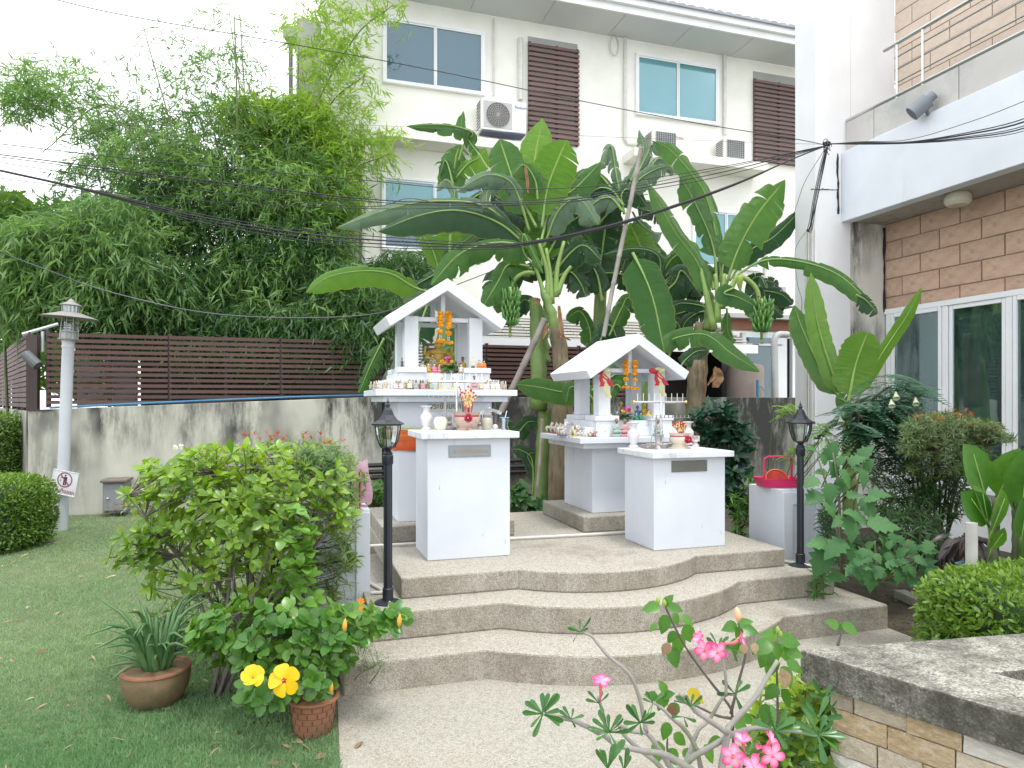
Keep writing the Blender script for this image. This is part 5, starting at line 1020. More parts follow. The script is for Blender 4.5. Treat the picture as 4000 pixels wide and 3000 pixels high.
for j in range(nv+1):
    t = j/nv
    for i in range(nu):
        a = i*2*math.pi/nu; q = 1+.10*math.sin(3*a+5*t)+.06*math.sin(7*a+9*t); pts_.append(W(.375+(.128-.012*t)*q*math.cos(a), 4.80+.095*q*math.sin(a), bz+.015+.285*t+(.03*abs(math.cos(a))-.012+.012*math.sin(5*a) if j == nv else .005*math.sin(5*a))))
bg_ = MB().add(pts_, [(j*nu+i, j*nu+(i+1) % nu, (j+1)*nu+(i+1) % nu, (j+1)*nu+i) for j in range(nv) for i in range(nu) if not (17 < i < 27 and j < 11)]).build('plastic_bag', BAGM, smooth=True, fix=False); tag(bg_, 'crumpled pink plastic bag open round the card box on the left pedestal', 'bag')
CAPM = aggregate('speckled_coping', (.17, .16, .14), (.62, .60, .52), (.045, .044, .037), 130, .8, (.40, .64), top=(.30, .56, .8), bsc=3.6)  # speckled gravel, front faces darker than the level top
pw = thing('planter_wall', 'low honey stone planter wall under a blackened gravel coping, lower right corner', 'wall', (1.1, 2.6, 0), rz=0)
A = Vector((1.095, 2.645)); df = Vector((.624, -.782)); dr_ = Vector((.982, .19)); zc = .65
q = A+df*2.6; s_ = A+dr_*3.2; I0 = Vector((1.675, 2.427)); i1 = I0+df*1.6; i2 = I0+dr_*1.9
outer = [A, q, s_+df*.4, s_]
m = MB(); v_ = []
ring_o = [A, q, Vector((4.6, 1.2)), s_]; ring_i = [I0, i1, Vector((4.0, 1.5)), i2]
for z_ in (zc-.118, zc): v_ += [(p.x, p.y, z_) for p in ring_o]+[(p.x, p.y, z_) for p in ring_i]
f_ = []
for i in range(4): j = (i+1) % 4; f_ += [(8+i, 8+j, 12+j, 12+i), (i, 4+i, 4+j, j), (i, j, 8+j, 8+i), (4+i, 12+i, 12+j, 4+j)]
m.add(v_, f_).build('coping', CAPM, pw, bevel=.008)
MB().prism([(p.x, p.y) for p in (I0-dr_*.02, i1, Vector((4.0, 1.5)), i2)], 0, .35, T=None).build('planter_soil', SOIL, pw)
n_ = Vector((-df.y, df.x))*-1; n_ = Vector((.782, .624)); B0 = A+df*.10+n_*.05
ST = mat('honey_stone', (.52, .46, .36), .85, .16, 6, .9, 22, rnd=.16, c2=(.38, .24, .10), c2t=(.55, .75), c2s=7); stm = []; ST2 = mat('grey_stone', (.60, .58, .53), .85, .14, 5, .9, 20, rnd=.12, c2=(.42, .32, .20), c2t=(.6, .8), c2s=6); ST3 = mat('amber_stone', (.44, .33, .19), .85, .2, 6, .9, 22, rnd=.15, c2=(.55, .50, .42), c2t=(.5, .7), c2s=5)
core = [B0+n_*.03, B0+df*2.4+n_*.03, B0+df*2.4+n_*.2, B0+n_*.2+dr_*.1]; MB().prism([(p.x, p.y) for p in core], -.02, zc-.12, T=None).build('wall_core', mat('dark_joint', (.16, .13, .10), .9), pw)
dr3 = B0+dr_*3
MB().prism([(B0.x+.02, B0.y+.02), (B0.x+.02+dr_.x*3, B0.y+dr_.y*3), (B0.x+dr_.x*3, B0.y+dr_.y*3-.15), (B0.x+.12, B0.y-.1)], -.02, zc-.12, T=None).build('rear_core', mat('dark_joint', (.16, .13, .10), .9), pw)
for k_ in range(6):
    bm_ = bmesh.new(); bmesh.ops.create_cube(bm_, size=1); bmesh.ops.subdivide_edges(bm_, edges=bm_.edges, cuts=2, use_grid_fill=True)
    for v__ in bm_.verts:
        if v__.co.y < -.4: v__.co.y += random.uniform(-.25, .12) if abs(v__.co.x) < .4 and abs(v__.co.z) < .4 else random.uniform(0, .16)
    me_ = bpy.data.meshes.new('stone'); bm_.to_mesh(me_); bm_.free(); me_.materials.append((ST, ST2, ST3)[k_ % 3]); stm.append(me_)
base = Matrix.Translation((B0.x, B0.y, 0)) @ Matrix.Rotation(math.atan2(df.y, df.x), 4, 'Z'); z_ = zc-.121; rw = 0
while z_ > 0:
    h = .083 if rw else .07; x_ = -.0 if rw % 2 else -.06; rs = random.Random(rw+4)
    while x_ < 2.1:
        l_ = rs.uniform(.11, .26); a_ = max(x_, 0); 
        if x_+l_-a_ > .03: inst(stm[rs.randrange(6)], 'stone', pw, boxM(a_+.0025, x_+l_-.0025, -.012-rs.uniform(0, .01), .03, max(z_-h+.0035, 0), z_-.001, base))
        x_ += l_
    z_ -= h; rw += 1
# ================================================================== banana plants
BAN = [leafmat('banana_leaf_'+n, c, c2, .32, tr, veins=26) for n, c, c2, tr in (
    ('mid', (.05, .16, .04), (.15, .31, .08), .42), ('dark', (.02, .075, .028), (.045, .12, .045), .2), ('bright', (.12, .29, .04), (.20, .38, .07), .45), ('waxy', (.11, .20, .12), (.20, .29, .19), .2))]
STEMG = mat('banana_stem', (.16, .25, .07), .5, .2, 3, .2, 20, c2=(.10, .07, .04), c2t=(.6, .75), c2s=3, st=(4, 4, .6)); STEMD = mat('banana_stem_old', (.20, .16, .10), .8, .3, 5, .6, 16, c2=(.06, .045, .03), c2t=(.5, .7), c2s=5, st=(5, 5, .6)); DRY = mat('dry_leaf', (.30, .17, .09), .8, .3, 9, .4, 20)
RIB = mat('leaf_rib', (.22, .34, .09), .45, .12, 6)
def bleaf(parent, pts, Ys, wpx, kind=0, tear=.25, fold=.5, roll=0, base=.12, label=None, taper=1, seed=None, ragged=.04):
    """banana leaf: midrib through pts (picture x, y with distance Ys), blade of width wpx, torn into strips that hang by 'fold'"""
    rr = random.Random(seed if seed is not None else hash((round(pts[0][0]), round(pts[-1][1]))) & 0xffff); n = 44
    Y = [Ys] * len(pts) if not hasattr(Ys, '__len__') else [Ys[0]+(Ys[1]-Ys[0])*i/(len(pts)-1) for i in range(len(pts))]
    mid = spline([P(x, y, yy) for (x, y), yy in zip(pts, Y)], n+1); hw = wpx*(sum(Y)/len(Y))/FL/2
    o = MB(); m = len(mid); o.uv = []; nz = int(base*n)
    rad = [(.0165*(1-i/n)**1.3+.0025)*(hw/.2)**.5 if i > nz else .0185*(hw/.2)**.5 for i in range(n+1)]
    o.tube(mid, rad, 6, mi=1); o.uv += [(0, 0)]*len(o.v)
    view = Vector((0, 1, 0))
    def fr_(i):
        t = (mid[min(i+1, n)]-mid[max(i-1, 0)]).normalized(); lat = t.cross(view).normalized()
        if lat.length < .5: lat = Vector((1, 0, 0))
        nr = lat.cross(t).normalized(); lat = (Quaternion(t, roll) @ lat); nr = Quaternion(t, roll) @ nr; return t, lat, nr
    def wid(i):
        s = (i-nz)/(n-nz); return hw*min(1, (s*9+.02))**.6*(1-max(0, (s-.5)/.5)**3.4*taper)*(1+ragged*math.sin(i*1.3+rr.random()))
    for sd in (-1, 1):
        i = nz; f_ = fold*rr.uniform(.8, 1.2); sk = 0; jit = 0
        while i < n:
            L_ = rr.choice((2, 3, 4, 5, 7)) if rr.random() < .8 else 9; e = min(n, i+L_); torn = rr.random() < tear
            f2 = f_+(rr.uniform(-.25, .55) if torn else rr.uniform(-.03, .03)); k2 = rr.uniform(-.12, .25) if torn else .06
            cut = rr.uniform(.75, 1.0) if torn else 1
            vs_, uv_ = [], []
            for j in range(i, e+1):
                t, lat, nr = fr_(j); w_ = wid(j)*(cut if torn else 1); 
                if torn and (j in (i, e)): w_ *= .84
                p0 = mid[j]; uvy = j/n*4
                down = Vector((0, 0, -1))
                for q, (u_, fo) in enumerate(((0, 0), (.33, .35), (.68, .75), (1, 1.15))):
                    a_ = f2*fo; p = p0+lat*sd*w_*u_*math.cos(a_*.8)+t*w_*u_*k2; p += (nr*.35+down*.65)*w_*u_*math.sin(a_)*(.95)
                    p += nr*rad[j]*(.6 if q == 0 else 0)+nr*w_*.02*math.sin(j*2.4+q)
                    vs_.append(p); uv_.append((u_*sd, uvy))
            k = e-i; o.add(vs_, [(a*4+b, a*4+b+1, a*4+b+5, a*4+b+4) for a in range(k) for b in range(3)]); o.uv += uv_
            i = e
            if rr.random() < tear: f_ = fold*rr.uniform(.7, 1.5)
    lf = o.build('leaf', [BAN[kind], RIB], parent, smooth=True, fix=False)
    if label: lf['label'] = label
    return lf
def bunch(parent, c, h, w_, n_hand, seed):
    rr = random.Random(seed); st_ = MB().tube([c+Vector((0, 0, h*.75)), c+Vector((.01, 0, h*.3)), c+Vector((0, 0, -h*.62))], [.02, .024, .014], 8).build('fruit_stalk', RIB, parent, smooth=True)
    pr = MB(); ps = spline([(0, 0, 0), (.018, 0, .03), (.028, 0, .08), (.014, 0, .125)], 6); pr.tube(ps, [.006, .015, .0185, .017, .012, .004], 7)
    BM_ = mat('green_banana', (.10, .24, .055), .4, .15, 20, rnd=.15); t = pr.build('x', BM_, loc=(0, 0, 0), smooth=True); me_ = t.data; me_.name = 'banana'; bpy.data.objects.remove(t)
    for k in range(n_hand):
        zc_ = h*.45-k*h/n_hand*.98; a0 = rr.uniform(0, 6)
        for q in range(13):
            a = a0+q*2*math.pi/13*.98; r_ = w_*.40*(1-.08*k); z = zc_+rr.uniform(-.01, .01)
            M_ = Matrix.Translation(c+Vector((r_*.55*math.cos(a), r_*.55*math.sin(a), z))) @ Matrix.Rotation(a, 4, 'Z') @ Matrix.Rotation(R(rr.uniform(18, 40)), 4, 'Y') @ Matrix.Diagonal((w_/.26,)*3+(1,)); inst(me_, 'banana', st_, M_)
    MB().ell(tuple(c+Vector((0, 0, -h*.66))), (.02, .02, .03)).build('flower_end', RIB, st_, smooth=True)
def stem(parent, pts, Y, r0, r1, m_, nm='stem'):
    ps = spline([P(x, y, Y) for x, y in pts], 14); MB().tube([p+Vector((.008*math.sin(i*2), 0, 0)) for i, p in enumerate(ps)], [r0+(r1-r0)*i/13+.006*math.sin(i*1.9) for i in range(14)], 12).build(nm, m_, parent, smooth=True)
def A5(*l): return [K5(*p) for p in l]
def A6(*l): return [K6(*p) for p in l]
def A7(*l): return [K7(*p) for p in l]
def AA(*l): return [KA(*p) for p in l]
def AB(*l): return [KB(*p) for p in l]
s5, sA, s7 = .3, .15, .25
YA = 8.4
pa = thing('banana_plant', 'big banana plant between the two spirit houses, its green bananas beside the tall roof', 'banana plant', G(1195, 1095, 0), 'banana plants', rz=0)
stem(pa, AA((930, 1659), (935, 1200), (915, 700), (905, 300), (880, 60)), 8.5, .105, .07, STEMG); stem(pa, [(1205, 1105), (1208, 950), (1215, 830), KA(1240, 800), KA(1180, 480)], 8.3, .125, .085, STEMD)
stem(pa, AA((1180, 640), (1160, 420), (1090, 180), (1000, -60)), 8.3, .075, .045, STEMG); stem(pa, AA((1000, 1000), (990, 600), (1000, 200)), 8.6, .09, .06, STEMG); stem(pa, [(1172, 1105), (1175, 980), (1180, 880)], 8.6, .12, .09, STEMG); stem(pa, [(1235, 1100), (1228, 980), (1222, 860)], 8.6, .10, .09, STEMD)
bleaf(pa, A5((1690, 900), (1630, 640), (1640, 400), (1695, 118)), (8.5, 8.7), 265*s5, 2, .05, .15, label='upright pale green leaf, tallest of the plant')
bleaf(pa, A5((1690, 900), (1725, 640), (1800, 430), (1870, 270)), (8.4, 8.3), 320*s5, 2, .12, .2, roll=.2)
bleaf(pa, A5((1650, 900), (1500, 600), (1430, 400), (1385, 262)), (8.4, 8.5), 260*s5, 0, .05, .25)
bleaf(pa, A5((1600, 930), (1530, 700), (1450, 560), (1280, 525), (1080, 640)), (8.3, 7.9), 200*s5, 3, .75, .95, base=.25)
bleaf(pa, A5((1660, 1150), (1560, 1040), (1350, 1010), (1100, 1090), (890, 1315)), (8.3, 7.7), 270*s5, 0, .55, .8, base=.14, label='long drooping leaf torn into broad strips, ending at the tall roof')
bleaf(pa, A5((1600, 1050), (1380, 870), (1100, 780), (820, 810), (508, 930)), (8.4, 7.8), 250*s5, 1, .25, .8, base=.1)
bleaf(pa, A5((1500, 620), (1400, 540), (1300, 640), (1290, 760)), (8.2, 8.0), 150*s5, 3, .8, 1.0); bleaf(pa, A5((1660, 700), (1640, 560), (1560, 450), (1480, 520)), (8.3, 8.2), 170*s5, 0, .5, .6)
bleaf(pa, A5((1580, 1000), (1300, 760), (1000, 710), (650, 750), (205, 905)), (8.6, 8.2), 250*s5, 3, .4, .85, base=.1, label='longest leaf, reaching left over the cables')
bleaf(pa, A5((1680, 1010), (1760, 760), (1950, 600), (2120, 420)), (8.4, 8.8), 210*s5, 0, .5, .5)
bleaf(pa, A5((1700, 1050), (1810, 780), (1960, 700), (2100, 880)), (8.5, 8.1), 220*s5, 3, .8, .9)
bleaf(pa, A5((1730, 1100), (1850, 900), (2010, 780), (2110, 620)), (8.6, 8.9), 190*s5, 1, .4, .6)
bleaf(pa, A5((1690, 1180), (1700, 980), (1700, 780), (1640, 690)), (8.6, 8.8), 280*s5, 2, .1, .3)
bleaf(pa, A5((1640, 1150), (1560, 960), (1440, 860), (1300, 850)), (8.7, 8.9), 240*s5, 1, .2, .5)
bleaf(pa, A5((1680, 1150), (1620, 900), (1500, 760), (1350, 700)), (8.9, 9.0), 260*s5, 1, .2, .5)
bleaf(pa, A5((1700, 1160), (1760, 900), (1790, 740), (1900, 620)), (8.9, 9.0), 260*s5, 1, .2, .4)
bleaf(pa, A5((1600, 1180), (1450, 1170), (1380, 1280), (1260, 1480)), (8.4, 8.0), 200*s5, 0, .3, .5); bleaf(pa, A5((1620, 1200), (1500, 1180), (1420, 1330), (1370, 1520)), (8.5, 8.2), 170*s5, 0, .3, .4)
bleaf(pa, A5((1640, 1180), (1560, 1080), (1560, 950), (1640, 1110), (1700, 1230)), (8.2, 8.0), 110*s5, 0, .9, .9); bleaf(pa, A5((1760, 1250), (1900, 1080), (2000, 1030), (2120, 1140)), (8.5, 8.3), 200*s5, 1, .3, .7)
bleaf(pa, A5((1760, 1350), (1840, 1150), (1960, 1080), (2080, 1180)), (8.7, 8.6), 260*s5, 1, .3, .6); bleaf(pa, A5((1600, 1250), (1490, 1240), (1360, 1250), (1300, 1390)), (8.6, 8.3), 200*s5, 1, .3, .6)
bleaf(pa, A5((1740, 1300), (1880, 1220), (1960, 1290), (2010, 1400)), (8.7, 8.6), 200*s5, 1, .3, .6)
bleaf(pa, A5((1760, 1640), (1650, 1500), (1560, 1420), (1480, 1560)), (8.9, 8.9), 150*s5, 1, .3, .6)
MB().tube(spline([P(*K5(x, y), 8.35) for x, y in ((1640, 1230), (1560, 1230), (1480, 1290), (1470, 1380))], 8), .028, 8).build('petiole', RIB, pa, smooth=True)
for a, b, c in (((1735, 1500), (1690, 1330), (1640, 1180)), ((1760, 1450), (1750, 1250), (1720, 1050)), ((1790, 1400), (1800, 1200), (1850, 1000)), ((1800, 1380), (1850, 1250), (1900, 1180)), ((1720, 1480), (1730, 1240), (1660, 980))): MB().tube(spline([P(*K5(*q), 8.35) for q in (a, b, c)], 9), [.04, .037, .034, .031, .028, .026, .024, .022, .02], 8).build('petiole', RIB, pa, smooth=True)
bunch(pa, P(*KA(525, 260), 8.15), .40, .24, 6, 2)
dl_ = lambda parent, pts, w_: bleaf(parent, pts, 8.25, w_, 0, .9, 1.3)
for pts, w_ in ((AA((1240, 560), (1300, 620), (1390, 660)), 12), (AA((1230, 160), (1250, 400), (1290, 620)), 10), (AA((1050, 420), (1040, 520), (990, 640)), 9), (A5((1570, 460), (1585, 560), (1590, 650)), 7), (AA((900, 40), (910, 90), (930, 150)), 12)):
    ps = spline([P(x, y, 8.15) for x, y in pts], 8); v_ = []
    for i, p in enumerate(ps): q = w_*8.15/FL*(.4+.6*math.sin(math.pi*(i+.6)/8.4)); v_ += [p+Vector((-q/2, .02*math.sin(i*2), 0)), p+Vector((0, .03, 0)), p+Vector((q/2, .02*math.cos(i*2), 0))]
    MB().add(v_, [(i*3+j, i*3+j+1, i*3+j+4, i*3+j+3) for i in range(7) for j in (0, 1)]).build('dry_sheath', DRY, pa, smooth=True, fix=False)
rq = random.Random(9)
def fill(par, x, y, Y, k, L_, w_, a0=20, a1=160, kinds=(0, 1, 1)):
    for i in range(k):
        a = R(a0+(a1-a0)*(i+rq.random())/k); l = L_*rq.uniform(.75, 1.15); dx, dy = math.cos(a), -math.sin(a); dr = rq.uniform(.25, .75)
        bleaf(par, [(x+dx*20, y+dy*20), (x+dx*l*.4, y+dy*l*.55), (x+dx*l*.8, y+dy*l*.75+l*.08), (x+dx*l*1.05, y+dy*l*.65+l*dr*.5)], (Y, Y+rq.uniform(-.5, .5)), w_*rq.uniform(.8, 1.15), rq.choice(kinds), .65, rq.uniform(.5, .95), base=.18, seed=i*7+int(x))
fill(pa, *K5(1700, 1180), 9.1, 9, 175, 62)
# left, further back
pb = thing('banana_plant', 'banana plant left of the tall roof, one stalk rising beside the large air conditioner', 'banana plant', P(970, 1080, 10.0)-Vector((0, 0, .15)), 'banana plants', rz=0)
stem(pb, [(975, 1075), (968, 800), (965, 600)], 10, .16, .09, STEMG)
bleaf(pb, A5((1010, 1180), (1020, 1040), (1030, 920), (1035, 800)), 9.9, 250*s5, 2, .1, .3); bleaf(pb, A5((960, 1250), (910, 1080), (850, 980), (780, 905)), 9.8, 130*s5, 2, .1, .3)
bleaf(pb, A5((1030, 1250), (1050, 1080), (1130, 1000), (1230, 930)), 9.7, 160*s5, 0, .3, .5); bleaf(pb, A5((1020, 1250), (1045, 700), (1065, 430), (1100, 300)), 9.6, 290*s5, 0, .35, .7, base=.45)
bleaf(pb, A5((1090, 420), (1130, 300), (1190, 220), (1050, 170), (900, 160), (712, 170)), (9.5, 9.2), 150*s5, 0, .7, 1.2, base=.25, label='flopped torn leaf hanging over the ledge')
bleaf(pb, A5((1300, 480), (1240, 380), (1180, 300), (1110, 180), (1125, 60)), (9.4, 9.4), 110*s5, 0, .8, .7, base=.3); bleaf(pb, A5((1060, 560), (1150, 450), (1230, 400), (1290, 330)), 9.6, 180*s5, 2, .3, .4)
bleaf(pb, A5((1050, 600), (1020, 470), (990, 420), (960, 510)), 9.5, 170*s5, 0, .6, .8); bleaf(pb, A5((1040, 760), (1060, 640), (1000, 560), (930, 640)), 9.4, 90*s5, 3, .7, .8); bleaf(pb, A5((1040, 800), (1180, 700), (1300, 640), (1400, 700)), 9.5, 200*s5, 1, .4, .7)
bleaf(pb, A5((1020, 1400), (790, 1340), (600, 1235), (380, 1215), (150, 1260), (-10, 1370)), (8.8, 8.3), 185*s5, 2, .12, .55, base=.2, label='long arching leaf low at the left, just above the fence')
bleaf(pb, A5((1000, 1420), (900, 1380), (800, 1400), (690, 1440)), 8.8, 170*s5, 3, .2, .5); bleaf(pb, A5((980, 1200), (880, 1260), (760, 1330), (690, 1390)), 9.2, 120*s5, 1, .2, .5)
bleaf(pb, [(830, 730), (800, 790), (775, 850)], 8.6, 46, 0, .9, .7); bleaf(pb, [(870, 700), (860, 780), (825, 840)], 8.8, 50, 3, .6, .7); bleaf(pb, [(930, 640), (905, 720), (915, 790)], 8.0, 70, 1, .4, .6); bleaf(pb, [(990, 660), (1000, 720), (960, 800)], 8.2, 90, 0, .3, .6)
# middle back
pm = thing('banana_plant', 'banana plant in the middle background between the leaning pole and the right bunch', 'banana plant', P(1290, 1060, 9.6)-Vector((0, 0, .2)), 'banana plants', rz=0)
stem(pm, [(1292, 1060), (1296, 850), A6((270, 1150))[0]], 9.6, .15, .085, STEMG); stem(pm, [(1395, 1060), A6((640, 1600))[0], A6((700, 1300))[0]], 9.3, .13, .08, STEMG)
bleaf(pm, A6((230, 1200), (270, 950), (300, 750), (320, 560)), 9.4, 330*s5, 1, .1, .35); bleaf(pm, A6((640, 1180), (600, 950), (540, 820), (480, 680)), 9.5, 250*s5, 2, .15, .3)
bleaf(pm, A6((300, 1200), (200, 1000), (150, 880), (30, 900)), 9.2, 200*s5, 1, .2, .6); bleaf(pm, A6((660, 1200), (700, 980), (640, 890), (480, 870), (290, 910)), (9.2, 8.9), 130*s5, 1, .25, .9)
bleaf(pm, A6((500, 900), (590, 1080), (660, 1280), (730, 1630)), (8.6, 8.2), 300*s5, 0, .05, .25, base=.08, label='broad leaf hanging straight down over the low roof')
bleaf(pm, A6((300, 1250), (150, 1000), (100, 850), (200, 830)), 9.1, 220*s5, 1, .3, .8); bleaf(pm, A6((280, 1250), (240, 1050), (160, 980), (20, 1080)), 9.0, 240*s5, 1, .2, .7)
bleaf(pm, A6((640, 1200), (900, 1000), (1000, 1000), (1110, 1080)), 9.3, 170*s5, 0, .2, .7); bleaf(pm, A6((640, 1300), (820, 1150), (900, 900), (900, 800)), 9.5, 180*s5, 2, .2, .3); bleaf(pm, A6((650, 1250), (800, 1120), (860, 1030), (1000, 1220)), 9.2, 240*s5, 1, .2, .6)
bleaf(pm, A6((330, 1500), (420, 1300), (480, 1220), (640, 1310)), 9.0, 170*s5, 0, .2, .7); bleaf(pm, A6((200, 1650), (190, 1450), (120, 1320), (20, 1380)), 9.2, 160*s5, 0, .2, .6); bleaf(pm, A6((230, 1650), (280, 1500), (340, 1420), (420, 1600)), 9.0, 210*s5, 1, .3, .6)
bleaf(pm, A6((620, 1500), (700, 1350), (820, 1300), (1000, 1320)), 9.1, 240*s5, 1, .15, .5); bleaf(pm, A6((640, 1500), (760, 1450), (820, 1400), (880, 1550)), 9.0, 200*s5, 1, .2, .5)
for l, yy, w_, kd, t_, f_ in (((( 430, 520), (520, 300), (580, 160), (545, 10)), 9.2, 150, 3, .8, .8), (((420, 560), (380, 320), (340, 130), (260, 300)), 9.0, 170, 3, .85, 1.1), (((500, 480), (620, 300), (700, 220), (820, 330)), 9.0, 170, 3, .85, 1.1), (((440, 560), (250, 330), (120, 330), (30, 480)), 8.9, 200, 0, .7, .9), (((480, 500), (540, 380), (660, 300), (760, 270)), 8.8, 160, 3, .4, .6), (((430, 560), (350, 450), (240, 440), (130, 560)), 8.8, 190, 1, .7, .9), (((430, 600), (330, 500), (200, 560), (120, 700)), 8.7, 210, 3, .8, .9), (((440, 620), (420, 480), (500, 430), (600, 560)), 8.9, 220, 1, .6, .9), (((520, 360), (600, 200), (640, 120), (740, 200)), 9.1, 130, 3, .9, 1.1), (((250, 700), (330, 600), (360, 500), (300, 420)), 9.3, 240, 1, .3, .5)): bleaf(pm, A6(*l), yy, w_*s5, kd, t_, f_)
fill(pm, *K6(280, 1170), 9.7, 8, 190, 66); fill(pm, *K6(640, 1210), 9.6, 8, 165, 60); fill(pm, *K6(450, 560), 9.4, 9, 90, 40, -60, 240, (0, 1, 3))
# right plant
pr_ = thing('banana_plant', 'banana plant on the right with wide upright leaves and a hanging bunch of green bananas', 'banana plant', G(1492, 1085, 0), 'banana plants', rz=0); YR = 8.6
stem(pr_, [(1488, 1075), (1492, 960), (1505, 860), KB(430, 950)], 8.4, .13, .11, STEMD); stem(pr_, AB((620, 520), (640, 300), (640, 120), (600, -80)), 8.7, .085, .05, STEMG); stem(pr_, [(1368, 1060), (1382, 900), (1390, 830), (1420, 760)], 8.9, .07, .05, STEMG); stem(pr_, [(1500, 880), (1512, 760), (1518, 700)], 8.8, .12, .1, STEMD)
MB().tube([P(1350, 980, 7.6), P(1362, 860, 7.7), P(1378, 770, 7.8)], .028, 8).build('petiole', RIB, pr_, smooth=True)
bleaf(pr_, A6((1140, 1200), (1120, 900), (1030, 500), (900, 300), (760, 150), (640, 90)), (8.7, 8.3), 180*s5, 0, .5, .6, base=.2, label='tall arching leaf curving left with lobed torn edges'); bleaf(pr_, A6((1110, 1200), (1080, 860), (960, 560), (840, 340)), (8.6, 8.4), 190*s5, 0, .45, .4, base=.28)
bleaf(pr_, A6((1160, 1180), (1250, 900), (1400, 620), (1600, 370)), (8.6, 8.3), 290*s5, 0, .12, .25, base=.22, label='widest upright leaf reaching to the right'); bleaf(pr_, A6((1200, 1100), (1340, 890), (1520, 780), (1730, 570)), (8.7, 8.9), 150*s5, 1, .05, .5, base=.2)
bleaf(pr_, A6((1220, 1080), (1440, 955), (1700, 960), (1950, 1040), (2120, 1170), (2230, 1310)), (8.5, 7.6), 150*s5, 0, .2, .75, base=.16, label='long leaf arching right in front of the white tower'); bleaf(pr_, A7((760, 1000), (850, 1050), (950, 1160)), 7.5, 44, 1, .3, .6)
bleaf(pr_, A6((1230, 1150), (1160, 1190), (1260, 1220), (1410, 1295)), 8.1, 140*s5, 0, .08, .3, base=.02); bleaf(pr_, A6((1080, 1400), (1040, 1180), (960, 960), (800, 740), (600, 380)), (8.6, 8.2), 150*s5, 0, .2, .4, base=.25)
bleaf(pr_, AB((-30, 1250), (60, 860), (180, 720), (110, 640), (560, 575), (950, 850), (1365, 1120)), (7.8, 7.3), 330*sA, 0, .06, .35, base=.28, label='large flat leaf beside the low roof')
bleaf(pr_, AB((215, 1040), (300, 930), (450, 820), (620, 800)), 8.3, 230*sA, 1, .05, .3); bleaf(pr_, AB((880, 200), (890, 350), (900, 560), (1000, 700)), 8.9, 240*sA, 0, .8, .7); bleaf(pr_, AB((1330, 180), (1480, 130), (1600, 230), (1700, 330)), 8.8, 160*sA, 1, .2, .5)
bleaf(pr_, AB((640, 200), (400, 140), (200, 130), (80, 200)), 8.9, 200*sA, 1, .1, .4); bleaf(pr_, AB((640, 250), (480, 260), (300, 380), (220, 560)), 9.0, 260*sA, 1, .2, .5); bleaf(pr_, A6((1290, 1080), (1380, 1160), (1440, 1280), (1590, 1330)), 8.9, 150*s5, 1, .2, .5)
bleaf(pr_, AA((1980, 1520), (1700, 1440), (1300, 1410), (960, 1340), (600, 1290)), (8.0, 7.6), 340*sA, 0, .03, .2, base=.2, label='broad horizontal leaf between the two shrines'); bleaf(pr_, AA((1750, 1560), (1640, 1420), (1400, 1330), (1330, 1560)), 7.6, 200*sA, 0, .05, .4)
bleaf(pr_, AA((2120, 1350), (2060, 1300), (2000, 1360), (1950, 1500)), 7.6, 200*sA, 0, .1, .3); bleaf(pr_, [(1255, 860), (1340, 800), (1370, 770), (1330, 740)], 7.8, 60, 0, .1, .3)
MB().tube(spline([P(*K6(x, y), 8.3) for x, y in ((1270, 1060), (1350, 1110), (1400, 1180), (1415, 1300))], 10), .03, 8).build('petiole', RIB, pr_, smooth=True); MB().tube(spline([P(*K6(x, y), 8.2) for x, y in ((1275, 1060), (1270, 1120), (1280, 1195))], 6), [.03, .045, .04, .03, .015, .004], 8).build('bud', BAN[2], pr_, smooth=True)
for a, b, c in (((1085, 1450), (1030, 1200), (985, 1000)), ((1110, 1400), (1110, 1200), (1095, 1050)), ((1140, 1300), (1150, 1180), (1160, 1050)), ((1160, 1200), (1220, 1130), (1250, 1060))): MB().tube(spline([P(*K6(*q), 8.45) for q in (a, b, c)], 9), [.05, .046, .042, .038, .034, .03, .028, .026, .024], 8).build('petiole', RIB, pr_, smooth=True)
bunch(pr_, P(*KB(1380, 390), 8.15), .36, .26, 5, 5)
for pts, w_ in ((AB((720, 1040), (690, 1180), (600, 1310)), 9), (AB((735, 1060), (760, 1190), (720, 1340)), 24), (AB((560, 1000), (545, 1180), (560, 1460)), 5), (AB((1330, 10), (1360, 90), (1350, 220)), 7)):
    ps = spline([P(x, y, 8.1) for x, y in pts], 8); v_ = []
    for i, p in enumerate(ps): q = w_*8.1/FL*(.4+.6*math.sin(math.pi*(i+.6)/8.4)); v_ += [p+Vector((-q/2, .02*math.sin(i*2), 0)), p+Vector((0, .03, 0)), p+Vector((q/2, .02*math.cos(i*2), 0))]
    MB().add(v_, [(i*3+j, i*3+j+1, i*3+j+4, i*3+j+3) for i in range(7) for j in (0, 1)]).build('dry_sheath', DRY, pr_, smooth=True, fix=False)
fill(pr_, *K6(1120, 1220), 9.2, 7, 120, 48, 60, 200); fill(pr_, *K6(1300, 1180), 9.1, 5, 90, 44, -60, 60)
